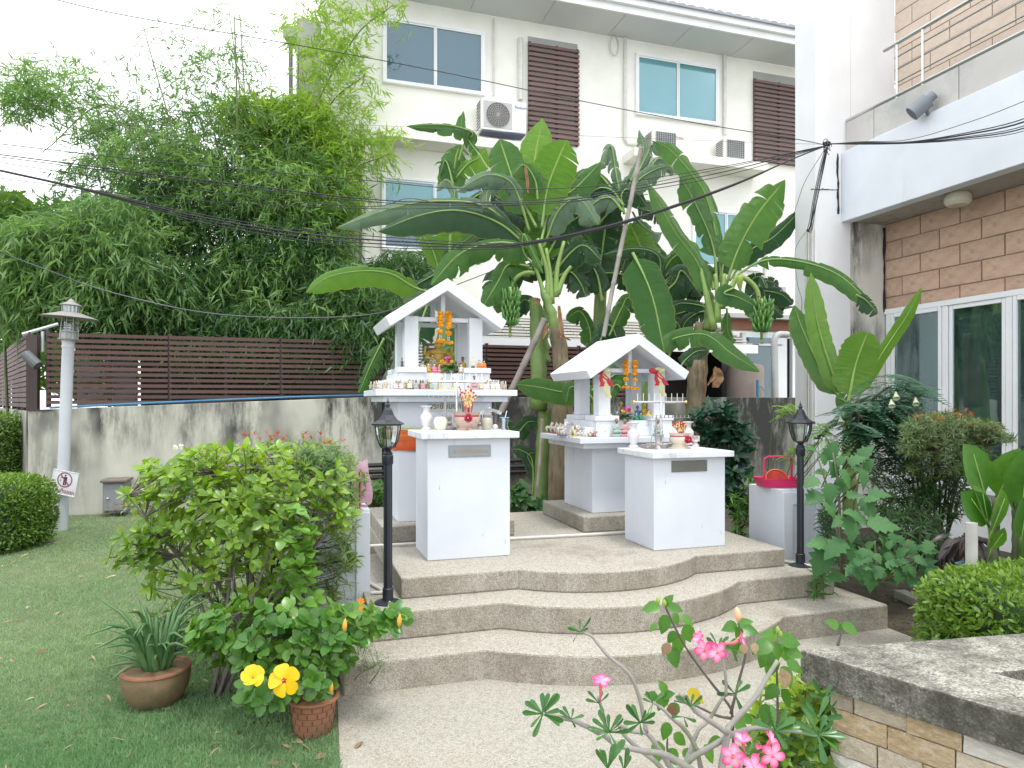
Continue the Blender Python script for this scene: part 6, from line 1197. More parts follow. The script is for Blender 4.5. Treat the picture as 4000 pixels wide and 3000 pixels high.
# young plant near the tower
pn = thing('banana_plant', 'young banana plant with bright upright leaves in front of the white tower', 'banana plant', G(1838, 1170, 0), 'banana plants', rz=0)
stem(pn, [(1838, 1130), (1834, 1000), (1832, 880)], 6.4, .07, .045, STEMG)
bleaf(pn, A7((640, 1900), (500, 1500), (420, 1200), (370, 805)), (6.4, 6.3), 195*s7, 2, .03, .2, base=.06, seed=4); bleaf(pn, A7((620, 1900), (420, 1560), (300, 1300), (225, 1085)), (6.5, 6.6), 215*s7, 0, .05, .3, base=.06)
bleaf(pn, A7((690, 1950), (745, 1650), (800, 1480), (862, 1325)), (6.3, 6.2), 350*s7, 2, .04, .12, base=.1, taper=.7, label='widest, yellow-green youngest leaf'); bleaf(pn, A7((720, 2000), (930, 1600), (1100, 1330), (1200, 1180), (1335, 925)), (6.4, 6.2), 120*s7, 2, .03, .3, base=.1, seed=3); bleaf(pn, K6 and [(1820, 905), (1828, 870), (1805, 858)], 6.3, 40, 0, .1, .4)
# low young plants behind the tables
py_ = thing('banana_plant', 'small dark banana shoots growing between the left table and the wall', 'banana plant', G(1160, 1085), 'banana plants', rz=0)
kc = crop(1850, 1500, 400*2212/1207)
for l, w_ in ((((700, 1300), (690, 900), (560, 780), (460, 770)), 90), (((720, 1250), (700, 1000), (640, 840), (770, 800)), 80), (((470, 640), (540, 560), (640, 450), (760, 440)), 110), (((680, 1480), (660, 1390), (700, 1370), (640, 1420)), 70), (((420, 560), (400, 460), (460, 430)), 70)): bleaf(py_, [kc(*q) for q in l], 8.6, w_*.36, 1, .05, .4)
# bamboo props
def pole(label, pts, Y, r_, m_=None):
    o = thing('bamboo_pole', label, 'pole', P(*pts[-1], Y[1] if hasattr(Y, '__len__') else Y), 'grey bamboo props', rz=0); a = P(*pts[0], Y[0]); b = P(*pts[1], Y[1]); n = max(4, int((a-b).length/.28)); ps = []; rs = []
    for i in range(n+1):
        for d_, q in ((-.02, 1), (0, 1.22), (.02, 1)): ps.append(a.lerp(b, min(1, max(0, i/n+d_/((a-b).length)))) + Vector((.004*math.sin(i), 0, 0))); rs.append(r_*q*(1-.25*i/n if False else 1))
    ps = ps[1:-1]; rs = rs[1:-1]; MB().tube(ps, rs, 10).build('cane', m_ or mat('weathered_bamboo', (.30, .28, .25), .7, .2, 6, .3, 30), o, smooth=True)
pole('long thin grey bamboo prop rising from behind the low shrine into the torn leaves', ((1385, 318), (1303, 728)), (7.9, 7.9), .026); pole('thick leaning bamboo prop between the tall shrine and the banana stems', ((1176, 690), (1082, 892)), (7.9, 7.6), .036, mat('grey_pole', (.20, .175, .16), .8, .25, 6, .4, 30)); pole('thin upright stick beside the banana stem between the two tables', ((1172, 905), (1157, 1100)), (7.9, 7.9), .017, mat('pale_stick', (.36, .30, .26), .8, .2, 6))
# ================================================================== bamboo
BAMM = leafmat('bamboo_leaf', (.03, .105, .035), (.22, .38, .11), .45, .45); BAMY = leafmat('bamboo_leaf_young', (.16, .32, .05), (.33, .48, .10), .5, .5); CULM = mat('bamboo_culm', (.10, .12, .05), .5, .25, 6)
BT = (np.array([(0, 0, 0), (-.07, .28, .012), (0, .33, -.01), (.07, .28, .012), (0, 1, -.16)], float), np.array([(0, 2, 4, 1), (0, 3, 4, 2)]))
def zone(x, y, rx, ry, Y0, Y1, n, t0=.0, t1=.6, droop=.5, sz=1.0, young=0, shell=0):
    """sprays of leaves filling an ellipse-shaped volume; returns leaf base points, directions, sizes, tints"""
    ph = RNG.uniform(0, 2*math.pi, n); q = RNG.uniform(0, 1, n)**.5
    px = x+rx*q*np.cos(ph); py = y+ry*q*np.sin(ph); Yd = RNG.uniform(Y0, Y1, n)
    base = np.stack([(px-CX)/FL*Yd, Yd, CAMZ+(HY-py)/FL*Yd], 1); k = 9
    ax = rnd_dir(n, -.3, .3); ax[:, 2] = RNG.normal(-droop*.6, .35, n); ax /= np.linalg.norm(ax, axis=1, keepdims=True); ln = RNG.uniform(.18, .42, n)
    t = np.tile(np.linspace(0, 1, k), (n, 1)); pos = base[:, None]+ax[:, None]*(t*ln[:, None])[..., None]; pos[..., 2] -= .12*t**2
    d = ax[:, None]*.7+RNG.normal(0, .55, (n, k, 3)); d[..., 2] -= droop*.45
    tint = np.clip(RNG.uniform(t0, t1, n)[:, None]+RNG.normal(0, .1, (n, k)), 0, 1); return pos.reshape(-1, 3), d.reshape(-1, 3), (RNG.uniform(.12, .24, (n, k))*sz).ravel(), tint.ravel(), base, ax, ln
def bamboo(label, base, zones, culms, m_, group='bamboo clumps', thick=.022):
    r = thing('bamboo', label, 'bamboo', base, group, rz=0); Ps, Ds, Ss, Ts, tw = [], [], [], [], []
    for z in zones: a, b, c, d, e, f, g = zone(*z); Ps.append(a); Ds.append(b); Ss.append(c); Ts.append(d); tw += [(e[i], e[i]+f[i]*g[i]) for i in range(0, len(e), 3)]
    P_, D_, S_, T_ = map(np.concatenate, (Ps, Ds, Ss, Ts)); V, F = scatter(BT[0], BT[1], P_, frames(D_, roll=RNG.uniform(-1.2, 1.2, len(P_))), S_)
    np_mesh('foliage', V, F, m_, np.repeat(T_, 5), r, kind='stuff')
    # fine twigs, one mass
    A_ = np.array([t[0] for t in tw]); B_ = np.array([t[1] for t in tw]); q = np.tile([[.0025, 0, 0], [-.0025, 0, 0]], (len(A_), 1, 1)); V = np.concatenate([A_[:, None]+q, B_[:, None]-q], 1).reshape(-1, 3); np_mesh('twigs', V, np.arange(len(V)).reshape(-1, 4), CULM, None, r, kind='stuff')
    for pts, Y in culms:
        ps = spline([P(x, y, Y) for x, y in pts], 22); MB().tube(ps, [thick*(1-.85*i/21)+.004 for i in range(22)], 6).build('culm', CULM, r, smooth=True)
    return r
bamboo('large dark green bamboo clump filling the left half behind the fence', P(500, 1000, 12), [  # front sprays tinted as if sunlit, low and rear ones darkened for depth
    (430, 560, 330, 180, 11.4, 13.2, 2300, 0, .42, .5), (600, 640, 190, 130, 11.3, 12.6, 1800, 0, .38, .7), (520, 430, 260, 150, 11.6, 13.5, 1300, .05, .5, .4), (330, 430, 230, 120, 11.6, 13.4, 700, .05, .5, .4), (460, 500, 280, 120, 11.2, 11.5, 130, .5, 1, .6, 1.1), (640, 620, 170, 80, 11.0, 11.3, 90, .4, .9, .8, 1.1), (330, 330, 150, 60, 11.3, 11.6, 90, .5, 1, .2), (560, 380, 120, 60, 11.3, 11.6, 90, .5, 1, .3),
    (470, 300, 170, 100, 11.8, 13.5, 520, .25, .75, .35, .9), (300, 310, 130, 90, 11.8, 13.5, 360, .3, .8, .3, .8), (480, 190, 120, 90, 12, 13.5, 230, .3, .9, .2, .8), (250, 205, 150, 90, 12, 13.5, 160, .3, .8, .2, .8), (470, 80, 90, 70, 12, 13.5, 60, .4, .9, .1, .75), (380, 110, 60, 60, 12, 13, 30, .4, .8, .1, .75),
    (520, 705, 210, 60, 10.9, 11.6, 1100, 0, .35, 1.0), (560, 770, 180, 30, 10.8, 11.05, 190, 0, .4, 1.1), (420, 740, 90, 30, 10.8, 11.05, 120, 0, .4, 1.1), (760, 660, 120, 60, 11.0, 12.4, 900, .0, .4, .8), (690, 720, 150, 50, 11.0, 11.6, 600, 0, .35, 1.0), (780, 730, 60, 50, 10.8, 11.4, 180, 0, .4, 1.0), (560, 750, 90, 30, 10.9, 11.3, 130, .1, .5, 1.2),
    (440, 660, 260, 90, 12.4, 13.2, 1600, 0, .2, .6), (860, 590, 90, 50, 12.4, 13.3, 500, 0, .35, .6)],
    [([(480+i*22, 1000), (470+i*26+dx*.3, 600), (440+i*28+dx, 300), (430+i*24+dx*1.6, y1)], 11.8+.15*i) for i, (dx, y1) in enumerate(((-150, 180), (-90, 60), (-30, 200), (10, 30), (-20, 20), (60, 90), (110, 260)))]+[([(500, 1000), (520, 600), (330, 290), (150, 300)], 12), ([(500, 1000), (430, 500), (250, 230), (90, 330)], 12.2), ([(560, 1000), (520, 500), (510, 150), (505, 10)], 11.9)], BAMM)
bamboo('loose pale bamboo spray high at the far left against the sky', P(300, 1000, 12.6), [(110, 180, 120, 65, 12, 13, 200, .4, 1, .1, .85), (60, 215, 70, 40, 12, 13, 130, .2, .7, .2), (30, 160, 50, 40, 12, 13, 40, .2, .6, 0), (230, 270, 90, 60, 12, 13, 120, .2, .6, .1)], [([(330, 1000), (330, 600), (230, 300), (90, 190)], 12.5)], BAMM, thick=.015)
bamboo('yellow-green bamboo growing up against the left end of the cream building', P(640, 1000, 12.6), [
    (640, 330, 100, 130, 12.2, 13.1, 900, .0, .7, .4), (720, 210, 90, 130, 12.2, 13.1, 330, .1, .8, .1), (700, 60, 90, 70, 12.2, 13.1, 150, .1, .8, 0), (830, 20, 60, 30, 12.2, 13, 36, .1, .8, 0), (770, 330, 80, 40, 12.2, 13.0, 90, .0, .6, .4), (650, 420, 110, 70, 12.0, 12.8, 600, .0, .6, .6), (740, 420, 60, 90, 12.2, 13, 120, 0, .6, .6), (700, 500, 60, 70, 12.2, 13, 160, 0, .5, .8), (820, 290, 60, 26, 12.2, 12.8, 36, .2, .9, .4), (560, 250, 90, 50, 12.2, 13, 330, 0, .5, .2)],
    [([(640, 1000), (645, 600), (660, 300), (760, 90), (850, 10)], 12.5), ([(620, 1000), (640, 500), (700, 250), (790, 160)], 12.6), ([(650, 1000), (660, 500), (740, 380), (850, 330)], 12.4)], BAMY)
bamboo('bamboo with long pale hanging leaves at the left edge over the fence', P(120, 1000, 11), [(110, 560, 150, 100, 10.2, 11.2, 700, .4, 1, .9, 1.15), (60, 640, 90, 60, 10.2, 11.0, 250, .35, .9, 1.0, 1.15), (230, 490, 110, 80, 10.4, 11.4, 420, .3, .9, .8), (210, 600, 110, 90, 10.2, 11.2, 420, .2, .8, 1.0, 1.1), (40, 520, 60, 60, 10.2, 11.2, 160, .4, 1, .9, 1.15), (330, 620, 90, 80, 10.6, 11.4, 300, .1, .6, 1, 1.1), (240, 700, 110, 50, 10.8, 11.3, 160, .1, .6, 1.1)], [([(60, 1000), (40, 700), (100, 500), (260, 440)], 11), ([(20, 1000), (10, 600), (60, 480), (180, 520)], 11)], BAMM)
# far tree at the left edge and green beyond the fence
BARK = mat('dark_bark', (.07, .055, .045), .9, .3, 6, .8, 14); FARL = leafmat('far_leaf', (.03, .09, .02), (.14, .27, .05), .5, .4)
ft = thing('tree', 'dark branching tree behind the bamboo at the far left', 'tree', P(40, 1000, 16), rz=0)
for pts, r_ in (([(50, 900), (45, 650), (20, 560), (-30, 470)], .16), ([(45, 660), (70, 580), (100, 480)], .10), ([(30, 590), (0, 600), (-40, 560)], .08)): MB().tube(spline([P(x, y, 14.5) for x, y in pts], 10), [r_*(1-.05*i) for i in range(10)], 9).build('trunk', BARK, ft, smooth=True)
def blob(parent, zones, sz, m_, t0, t1, nm='crown', lt=LT_SM):
    Ps = [];
    for (x, y, rx, ry, Y0, Y1, n) in zones:
        ph = RNG.uniform(0, 6.283, n); q = RNG.uniform(0, 1, n)**.5; Y = RNG.uniform(Y0, Y1, n); Ps.append(np.stack([(x+rx*q*np.cos(ph)-CX)/FL*Y, Y, CAMZ+(HY-(y+ry*q*np.sin(ph)))/FL*Y], 1))
    P_ = np.concatenate(Ps); cl = P_[RNG.integers(0, len(P_), len(P_)//12)]; P_ = P_*.45+cl[RNG.integers(0, len(cl), len(P_))]*.0+P_*.55; n = len(P_)
    V, F = scatter(lt[0], lt[1], P_, frames(rnd_dir(n, -.8, .9), roll=RNG.uniform(-1.5, 1.5, n)), RNG.uniform(.7, 1.3, n)*sz); np_mesh(nm, V, F, m_, np.repeat(RNG.uniform(t0, t1, n), len(lt[0])), parent, smooth=True, kind='stuff')
blob(ft, [(50, 490, 90, 50, 14, 16, 1500), (10, 440, 50, 30, 14, 16, 500), (120, 460, 50, 30, 14, 16, 350), (40, 720, 50, 60, 14, 15, 700)], .16, FARL, 0, .3)
gb = thing('shrubbery', 'yellow-green shrubs beyond the fence at the far left', 'shrub', P(120, 870, 17), rz=0); blob(gb, [(40, 700, 110, 90, 17, 20, 3000), (170, 790, 110, 70, 15.5, 17, 1600), (420, 800, 140, 60, 13.2, 13.4, 500)], .2, FARL, .5, 1.0, 'foliage')
rp = thing('potted_croton', 'dark red and green potted plant behind the brown fence slats', 'plant', P(215, 880, 11.9), rz=0); blob(rp, [(215, 830, 40, 40, 11.7, 12.1, 260)], .12, leafmat('croton', (.10, .02, .015), (.10, .2, .03), .4, .2), 0, 1, 'foliage', LT_THIN)
st_ = thing('floodlight_arm', 'floodlight on a short arm at the fence corner', 'lamp', P(60, 760, 9.5), rz=0)
MB().tube([P(48, 722, 9.6), P(125, 700, 9.9)], .025, 6).build('cross_arm', GRP, st_); MB().tube([P(92, 716, 9.7), P(92, 760, 9.7)], .02, 6).build('upright', GRP, st_); MB().tube([P(55, 765, 9.4), P(82, 790, 9.4)], .07, 12).build('lamp_head', ACD, st_)
o = MB().tube([P(140, 700, 11.6)+Vector((0, 0, -2)), P(144, 560, 11.6)], .045, 8).build('concrete_post', PVC); tag(o, 'pale thin post standing just behind the fence corner', 'post')
# ================================================================== grass and litter
GRM = leafmat('grass_blade', (.07, .23, .08), (.33, .46, .24), .65, .35)
n = 170000; Yg = 2.9+8.0*RNG.uniform(0, 1, n)**1.7; xr = (.20-.3007*Yg)/.9537; xl = -.76*Yg; xg = xl+(xr-xl)*RNG.uniform(0, 1, n)
P_ = np.stack([xg, Yg, np.zeros(n)], 1); d_ = np.stack([RNG.normal(0, .55, n), RNG.normal(0, .55, n), np.ones(n)], 1); s_ = RNG.uniform(.012, .032, n)*(1+.25*np.sin(xg*3.1)*np.sin(Yg*2.3))
gt = np.array([(-.07, 0, 0), (.07, 0, 0), (0, 1, .1)], float); gf = np.array([(0, 1, 2)]); V, F = scatter(gt, gf, P_, frames(d_, roll=RNG.uniform(0, 6.28, n)), np.stack([s_*1.1+.009, s_, s_], 1))
np_mesh('grass', V, F, GRM, np.repeat(np.clip(RNG.uniform(-.2, .45, n)+.22*np.sin(xg*1.7+Yg*.8)*np.sin(Yg*1.9-xg)+np.clip((Yg-3.7)/2.6, 0, .45), 0, 1), 3), kind='stuff')
LIT = leafmat('dead_leaf', (.20, .11, .055), (.55, .45, .28), .8, .15); n = 130
Yl = 3.0+6*RNG.uniform(0, 1, n)**1.5; xr = (.1-.3007*Yl)/.9537; xl = -.74*Yl; xx = xl+(xr-xl)*RNG.uniform(0, 1, n); q = RNG.uniform(0, 6.28, n)
P_ = np.stack([xx, Yl, np.full(n, .02)], 1); V, F = scatter(*LT_THIN, P_, frames(np.stack([np.cos(q), np.sin(q), RNG.uniform(-.1, .25, n)], 1), roll=RNG.uniform(-.5, .5, n)), np.stack([RNG.uniform(.03, .11, n), RNG.uniform(.03, .11, n), RNG.uniform(.03, .1, n)], 1))
np_mesh('leaf_litter', V, F, LIT, np.repeat(RNG.uniform(0, .8, n), len(LT_THIN[0])), kind='stuff')
LFN = {(498, 1410): 'dry leaf under the hibiscus left of the yellow flowers', (342, 1533): 'brown curled leaf just below the wide clay pot', (505, 1585): 'dry leaf on the grass left of the terracotta pot', (480, 1605): 'pale dry leaf at the bottom, left of the terracotta pot', (655, 1605): 'brown leaf on the grass just below the terracotta pot', (680, 1640): 'dry leaf below the terracotta pot close to the path edge', (575, 1650): 'brown leaf at the bottom edge below the yellow flowers', (78, 1410): 'long dry leaf at the far left of the lawn', (130, 1320): 'pale dry leaf on the lawn below the clipped hedge', (640, 1660): 'dry leaf half cut by the bottom edge of the picture', (785, 1600): 'brown leaf lying alone on the gravel path', (250, 1320): 'dry leaf on the lawn left of the aloe tips'}
for (x, y) in ((498, 1410), (342, 1533), (505, 1585), (480, 1605), (655, 1605), (680, 1640), (575, 1650), (78, 1410), (130, 1320), (640, 1660), (785, 1600), (250, 1320)):
    p = G(x, y, .012); o = inst(leaf_mesh('fallen_leaf', LT_OV, LIT), 'fallen_leaf', None, Matrix.Translation(p) @ Matrix.Rotation(random.uniform(0, 6), 4, 'Z') @ Matrix.Rotation(R(random.uniform(-30, 30)), 4, 'Y') @ Matrix.Diagonal((.07, .07, .07, 1)))
    tag(o, LFN[(x, y)], 'leaf', 'fallen leaves on the lawn')
# ================================================================== leafy plants
def whorls(C_, U_, k, sz, spread=.9, jit=.3):
    n = len(C_); a = np.tile(np.arange(k)*2.4, (n, 1))+RNG.uniform(0, 6, n)[:, None]; f = frames(U_); el = RNG.normal(.45, .28, (n, k))
    d = f[:, None, :, 0]*(np.cos(a)*np.cos(el)*spread)[..., None]+f[:, None, :, 2]*(np.sin(a)*np.cos(el)*spread)[..., None]+f[:, None, :, 1]*np.sin(el)[..., None]
    d = d+RNG.normal(0, jit*.4, d.shape); up = np.repeat(U_[:, None], k, 1); return np.repeat(C_[:, None], k, 1).reshape(-1, 3)+RNG.normal(0, .004, (n*k, 3)), d.reshape(-1, 3), RNG.uniform(sz[0], sz[1], n*k), up.reshape(-1, 3)
def ellpts(zs):
    Ps = []
    for (x, y, rx, ry, Y0, Y1, n) in zs:
        ph = RNG.uniform(0, 6.283, n); q = RNG.uniform(0, 1, n)**.5; Y = RNG.uniform(Y0, Y1, n); Ps.append(np.stack([(x+rx*q*np.cos(ph)-CX)/FL*Y, Y, CAMZ+(HY-(y+ry*q*np.sin(ph)))/FL*Y], 1))
    return np.concatenate(Ps)
def twigs(parent, C_, root, m_, r0=.008, every=1, name='twig', lift=.3, rr=None, join=24):
    """branches from the root region out to the leaf clusters: a few named stems, the twigs one mass"""
    rr = rr or random.Random(3); m = MB(); roots = root if isinstance(root, list) else [root]
    st = [(rt+Vector((rr.uniform(-.05, .05), rr.uniform(-.05, .05), 0)), Vector(C_[rr.randrange(len(C_))])) for rt in roots for _ in range(max(1, join//len(roots)))]; curves = []
    for a, b in st:
        mid = a.lerp(b, .45)+Vector((0, 0, lift*(b-a).length*.25))+Vector((rr.uniform(-.04, .04), rr.uniform(-.04, .04), 0)); ps = spline([a, mid, b], 9); curves.append(ps)
        MB().tube(ps, [r0*(1-.75*i/8) for i in range(9)], 6).build('stem', m_, parent, smooth=True)
    flat = [(p, i) for ps in curves for i, p in enumerate(ps) if i > 2]
    for c in C_[::every]:
        c = Vector(c); p = min(flat, key=lambda q: (q[0]-c).length+(.0 if q[0].z < c.z else .15))[0]; m.tube([p, p.lerp(c, .5)+Vector((0, 0, -.01)), c], [r0*.32, r0*.25, r0*.18], 4, cap=False)
    m.build(name, m_, parent, smooth=True, kind='stuff'); return curves
TWG = mat('grey_twig', (.17, .15, .135), .8, .2, 20, .3, 60); TWD = mat('dark_twig', (.07, .055, .045), .8, .25, 20)
def shrub(label, cat, base, zs, lt, m_, sz, k, root, t0=0, t1=.6, stem_m=TWG, nparts=300, r0=.008, join=14, name='shrub', group=None, upz=.8, every=1, pn='leaf'):
    r = thing(name, label, cat, base, group, rz=0); C_ = ellpts(zs); cen = C_.mean(0); U_ = (C_-cen)/np.linalg.norm(C_-cen, axis=1, keepdims=True)*.7+np.array([0, -.25, upz]); U_ += RNG.normal(0, .25, U_.shape)
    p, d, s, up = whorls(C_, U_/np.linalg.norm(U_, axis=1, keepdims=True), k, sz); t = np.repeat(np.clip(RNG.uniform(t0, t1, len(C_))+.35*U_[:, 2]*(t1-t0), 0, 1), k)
    me = leaf_mesh('leaf', lt, m_); foliage(r, lt, me, p, d, s, m_, t, up=up, roll=RNG.normal(0, .3, len(p)), nparts=nparts, pname=pn)
    twigs(r, C_, root, stem_m, r0, join=join, every=every); return r
GARD = leafmat('glossy_shrub_leaf', (.10, .22, .025), (.27, .43, .06), .3, .35)
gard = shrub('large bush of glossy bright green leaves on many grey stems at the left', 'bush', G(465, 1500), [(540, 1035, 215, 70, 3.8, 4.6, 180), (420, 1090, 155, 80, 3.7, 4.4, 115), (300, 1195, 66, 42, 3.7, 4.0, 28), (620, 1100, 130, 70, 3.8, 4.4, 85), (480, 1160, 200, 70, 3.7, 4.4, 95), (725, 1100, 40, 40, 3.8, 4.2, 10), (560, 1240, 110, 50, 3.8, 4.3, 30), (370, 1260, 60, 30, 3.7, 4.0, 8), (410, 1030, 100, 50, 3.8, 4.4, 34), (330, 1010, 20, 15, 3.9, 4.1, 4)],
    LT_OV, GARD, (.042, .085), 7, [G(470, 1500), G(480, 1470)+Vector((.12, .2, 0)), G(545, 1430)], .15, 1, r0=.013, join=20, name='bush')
p = P(333, 965, 4.0); ruffle(gard, tuple(P(385, 965, 4.0)), .03, PETAL['white'], 14, .4)
RTL = leafmat('red_tip_leaf', (.05, .13, .03), (.17, .27, .06), .4, .3); RTR = leafmat('red_young_leaf', (.42, .08, .04), (.50, .16, .06), .4, .4)
rt = shrub('loose bush of small narrow leaves with red tips behind the glossy bush', 'bush', W(-.25, 5.0), [(640, 990, 130, 40, 4.5, 4.9, 130), (720, 1040, 70, 50, 4.4, 4.8, 90), (560, 1000, 100, 40, 4.6, 4.9, 60), (700, 1220, 60, 90, 4.4, 4.7, 60), (745, 1160, 28, 90, 4.3, 4.6, 34), (690, 1000, 50, 36, 3.9, 4.1, 40), (735, 1080, 24, 40, 3.9, 4.1, 16), (640, 1130, 90, 70, 4.6, 4.9, 70), (480, 1240, 140, 90, 4.5, 4.9, 120), (600, 1320, 80, 60, 4.3, 4.6, 60), (430, 1360, 120, 60, 4.4, 4.8, 90)],
    LT_THIN, RTL, (.05, .085), 8, [G(640, 1430), G(560, 1400)], 0, .8, TWD, 260, .010, 16, name='bush', every=2)
C_ = ellpts([(640, 950, 110, 14, 4.55, 4.8, 15), (565, 940, 40, 12, 4.6, 4.8, 8), (710, 962, 20, 12, 4.5, 4.7, 5)]); p, d, s, up = whorls(C_, np.tile([0, 0, 1.], (len(C_), 1)), 7, (.03, .05)); V, F = scatter(*LT_THIN, p, frames(d+np.array([0, 0, .5])), s); np_mesh('red_shoots', V, F, RTR, np.repeat(RNG.uniform(0, 1, len(p)), len(LT_THIN[0])), rt, kind='stuff')
HIB = leafmat('hibiscus_leaf', (.055, .17, .03), (.15, .31, .05), .3, .3)
hb = shrub('low hibiscus with round green leaves and two yellow flowers spilling from a terracotta pot', 'plant', G(677, 1575), [(580, 1375, 180, 60, 3.3, 3.8, 84), (690, 1360, 100, 50, 3.3, 3.8, 44), (640, 1430, 120, 40, 3.3, 3.6, 30), (430, 1365, 50, 24, 3.4, 3.6, 7), (570, 1500, 60, 26, 3.15, 3.3, 12), (680, 1480, 50, 26, 3.2, 3.4, 14), (640, 1160, 34, 70, 3.5, 3.8, 24), (640, 1260, 45, 50, 3.5, 3.8, 24), (790, 1345, 40, 26, 3.4, 3.6, 9), (845, 1336, 20, 14, 3.25, 3.4, 6), (500, 1320, 60, 24, 3.5, 3.7, 8), (560, 1420, 120, 30, 3.5, 3.8, 22)],
    LT_RND, HIB, (.05, .078), 6, [G(677, 1560)+Vector((0, 0, .15)), G(620, 1450)], .0, .9, TWG, 300, .006, 14, name='hibiscus')
YP = leafmat('yellow_petal', (.92, .62, .01), (.95, .72, .06), .5, .35); CRIM = mat('crimson_heart', (.35, .01, .015), .5)
LT_PET = leaf_template(1, [(0, .05), (.15, .16), (.35, .33), (.6, .47), (.8, .50), (.93, .40), (1, .22)], .12, .30)
def hibiscus_flower(parent, c, r_, face, open_=.3, n=5):
    me = bpy.data.meshes.get('yellow_petal') or leaf_mesh('yellow_petal', LT_PET, YP); f = Vector(face).normalized(); q = f.to_track_quat('Z', 'Y').to_matrix().to_4x4()
    b = inst(bpy.data.meshes.new('flower'), 'flower', parent, Matrix.Translation(c)); 
    for i in range(n):
        M_ = Matrix.Translation(c) @ q @ Matrix.Rotation(i*2*math.pi/n+.3, 4, 'Z') @ Matrix.Rotation(open_*random.uniform(.8, 1.25), 4, 'X') @ Matrix.Rotation(.25, 4, 'Y') @ Matrix.Diagonal((r_, r_, r_, 1)); inst(me, 'petal', b, M_)
    MB().lathe([(.19*r_, .035*r_), (.12*r_, .06*r_), (.05*r_, .09*r_)], Matrix.Translation(c) @ q, 12).build('heart', CRIM, b, smooth=True); MB().tube([c+f*.04*r_, c+f*.5*r_+Vector((-.1*r_, 0, .05*r_))], [.035*r_, .025*r_], 6).build('stamen', mat('stamen', (.75, .35, .12), .6), b)
hibiscus_flower(hb, P(614, 1470, 3.05), .068, (-.1, -1, .25), .25); hibiscus_flower(hb, P(547, 1465, 3.08), .056, (.15, -.75, .75), .75)
for x, y in ((744, 1350), (714, 1485), (862, 1340)): MB().tube(spline([P(x, y+14, 3.25), P(x+1, y, 3.25), P(x+2, y-14, 3.25)], 6), [.004, .010, .012, .011, .007, .002], 7).build('closed_bud', mat('closed_yellow', (.62, .36, .05), .6), hb, smooth=True)
TERR = mat('terracotta', (.30, .135, .075), .8, .18, 5, .3, 60, c2=(.20, .14, .09), c2t=(.5, .7), c2s=5); CLAY = mat('brown_clay_pot', (.20, .135, .075), .6, .25, 4, .2, 30, c2=(.09, .08, .05), c2t=(.5, .7), c2s=3)
def pot(label, base, prof, m_, bricks=False, rim=None, soil=None, lip=None):
    r = thing('flower_pot', label, 'pot', base, 'plant pots', rz=0); T_ = Matrix.Translation(base); MB().lathe(prof, T_, 40).build('pot_body', m_, r, smooth='auto')
    zt = max(p_[1] for p_ in prof); rt_ = max(p_[0] for p_ in prof if p_[1] > zt*.85); MB().lathe([(0.0, zt*.88), (rt_*.86, zt*.88)], T_, 24).build('soil', SOIL, r)
    if lip: MB().lathe([(rt_*.98, zt-.014), (rt_*1.05, zt-.004), (rt_*1.04, zt+.006), (rt_*.90, zt+.006), (rt_*.88, zt-.02)], T_, 40).build('rim', lip, r, smooth='auto')
    if bricks:
        G_ = mat('pot_groove', (.07, .03, .02), .9); m = MB(); a0, a1 = prof[0][0], prof[-2][0]; H = prof[-2][1]
        for k in range(5):
            z0 = H*(k+.35)/5.4; rr_ = lambda z: a0+(a1-a0)*z/H+.0015
            for i in range(14): a = (i+.5*(k % 2))*2*math.pi/14; m.tube([base+Vector((rr_(z)*math.cos(a), rr_(z)*math.sin(a), z)) for z in (z0, z0+H/8)], .002, 4)
            m2 = [base+Vector((rr_(z0-.004)*math.cos(a), rr_(z0-.004)*math.sin(a), z0-.004)) for a in np.linspace(0, 6.284, 40)]; m.tube(m2, .0009, 4, cap=False)
        m.build('brick_grooves', G_, r)
    return r
b = G(677, 1580); pot('terracotta pot with a brick pattern holding the yellow hibiscus', b, [(.085, 0), (.088, .004), (.112, .165), (.118, .17)], TERR, True, lip=TERR)
b = G(337, 1518); pot('wide brown clay pot with an orange rim holding the aloe', b, [(.10, 0), (.12, .01), (.158, .08), (.170, .15), (.164, .185)], CLAY, lip=TERR)
al = thing('aloe', 'spiky aloe with long arching leaves in the wide brown pot', 'plant', b, rz=0); ALO = leafmat('aloe_leaf', (.08, .19, .07), (.16, .29, .11), .4, .1)
for i in range(46):
    a = i*2.4; h = random.uniform(.12, .42)*(1 if i % 3 else 1.15); rr_ = random.uniform(.08, .30); p0 = b+Vector((.05*math.cos(a), .04*math.sin(a), .17)); ps = spline([p0, p0+Vector((rr_*.35*math.cos(a), rr_*.35*math.sin(a), h*.7)), p0+Vector((rr_*math.cos(a), rr_*math.sin(a), h*random.uniform(.55, 1.05)))], 7)
    MB().tube(ps, [.015, .016, .014, .011, .008, .005, .001], 6).build('leaf', ALO, al, smooth=True)
for q in (((-.9, -.3), .1), ((-.6, -.7), .06), ((-.95, .1), .14)):
    d_ = Vector((*q[0], 0)); p0 = b+Vector((0, 0, .18)); ps = spline([p0, p0+d_*.13+Vector((0, 0, .05)), p0+d_*.27+Vector((0, 0, q[1]-.07))], 7); MB().tube(ps, [.013, .013, .011, .009, .007, .004, .001], 6).build('leaf', ALO, al, smooth=True)
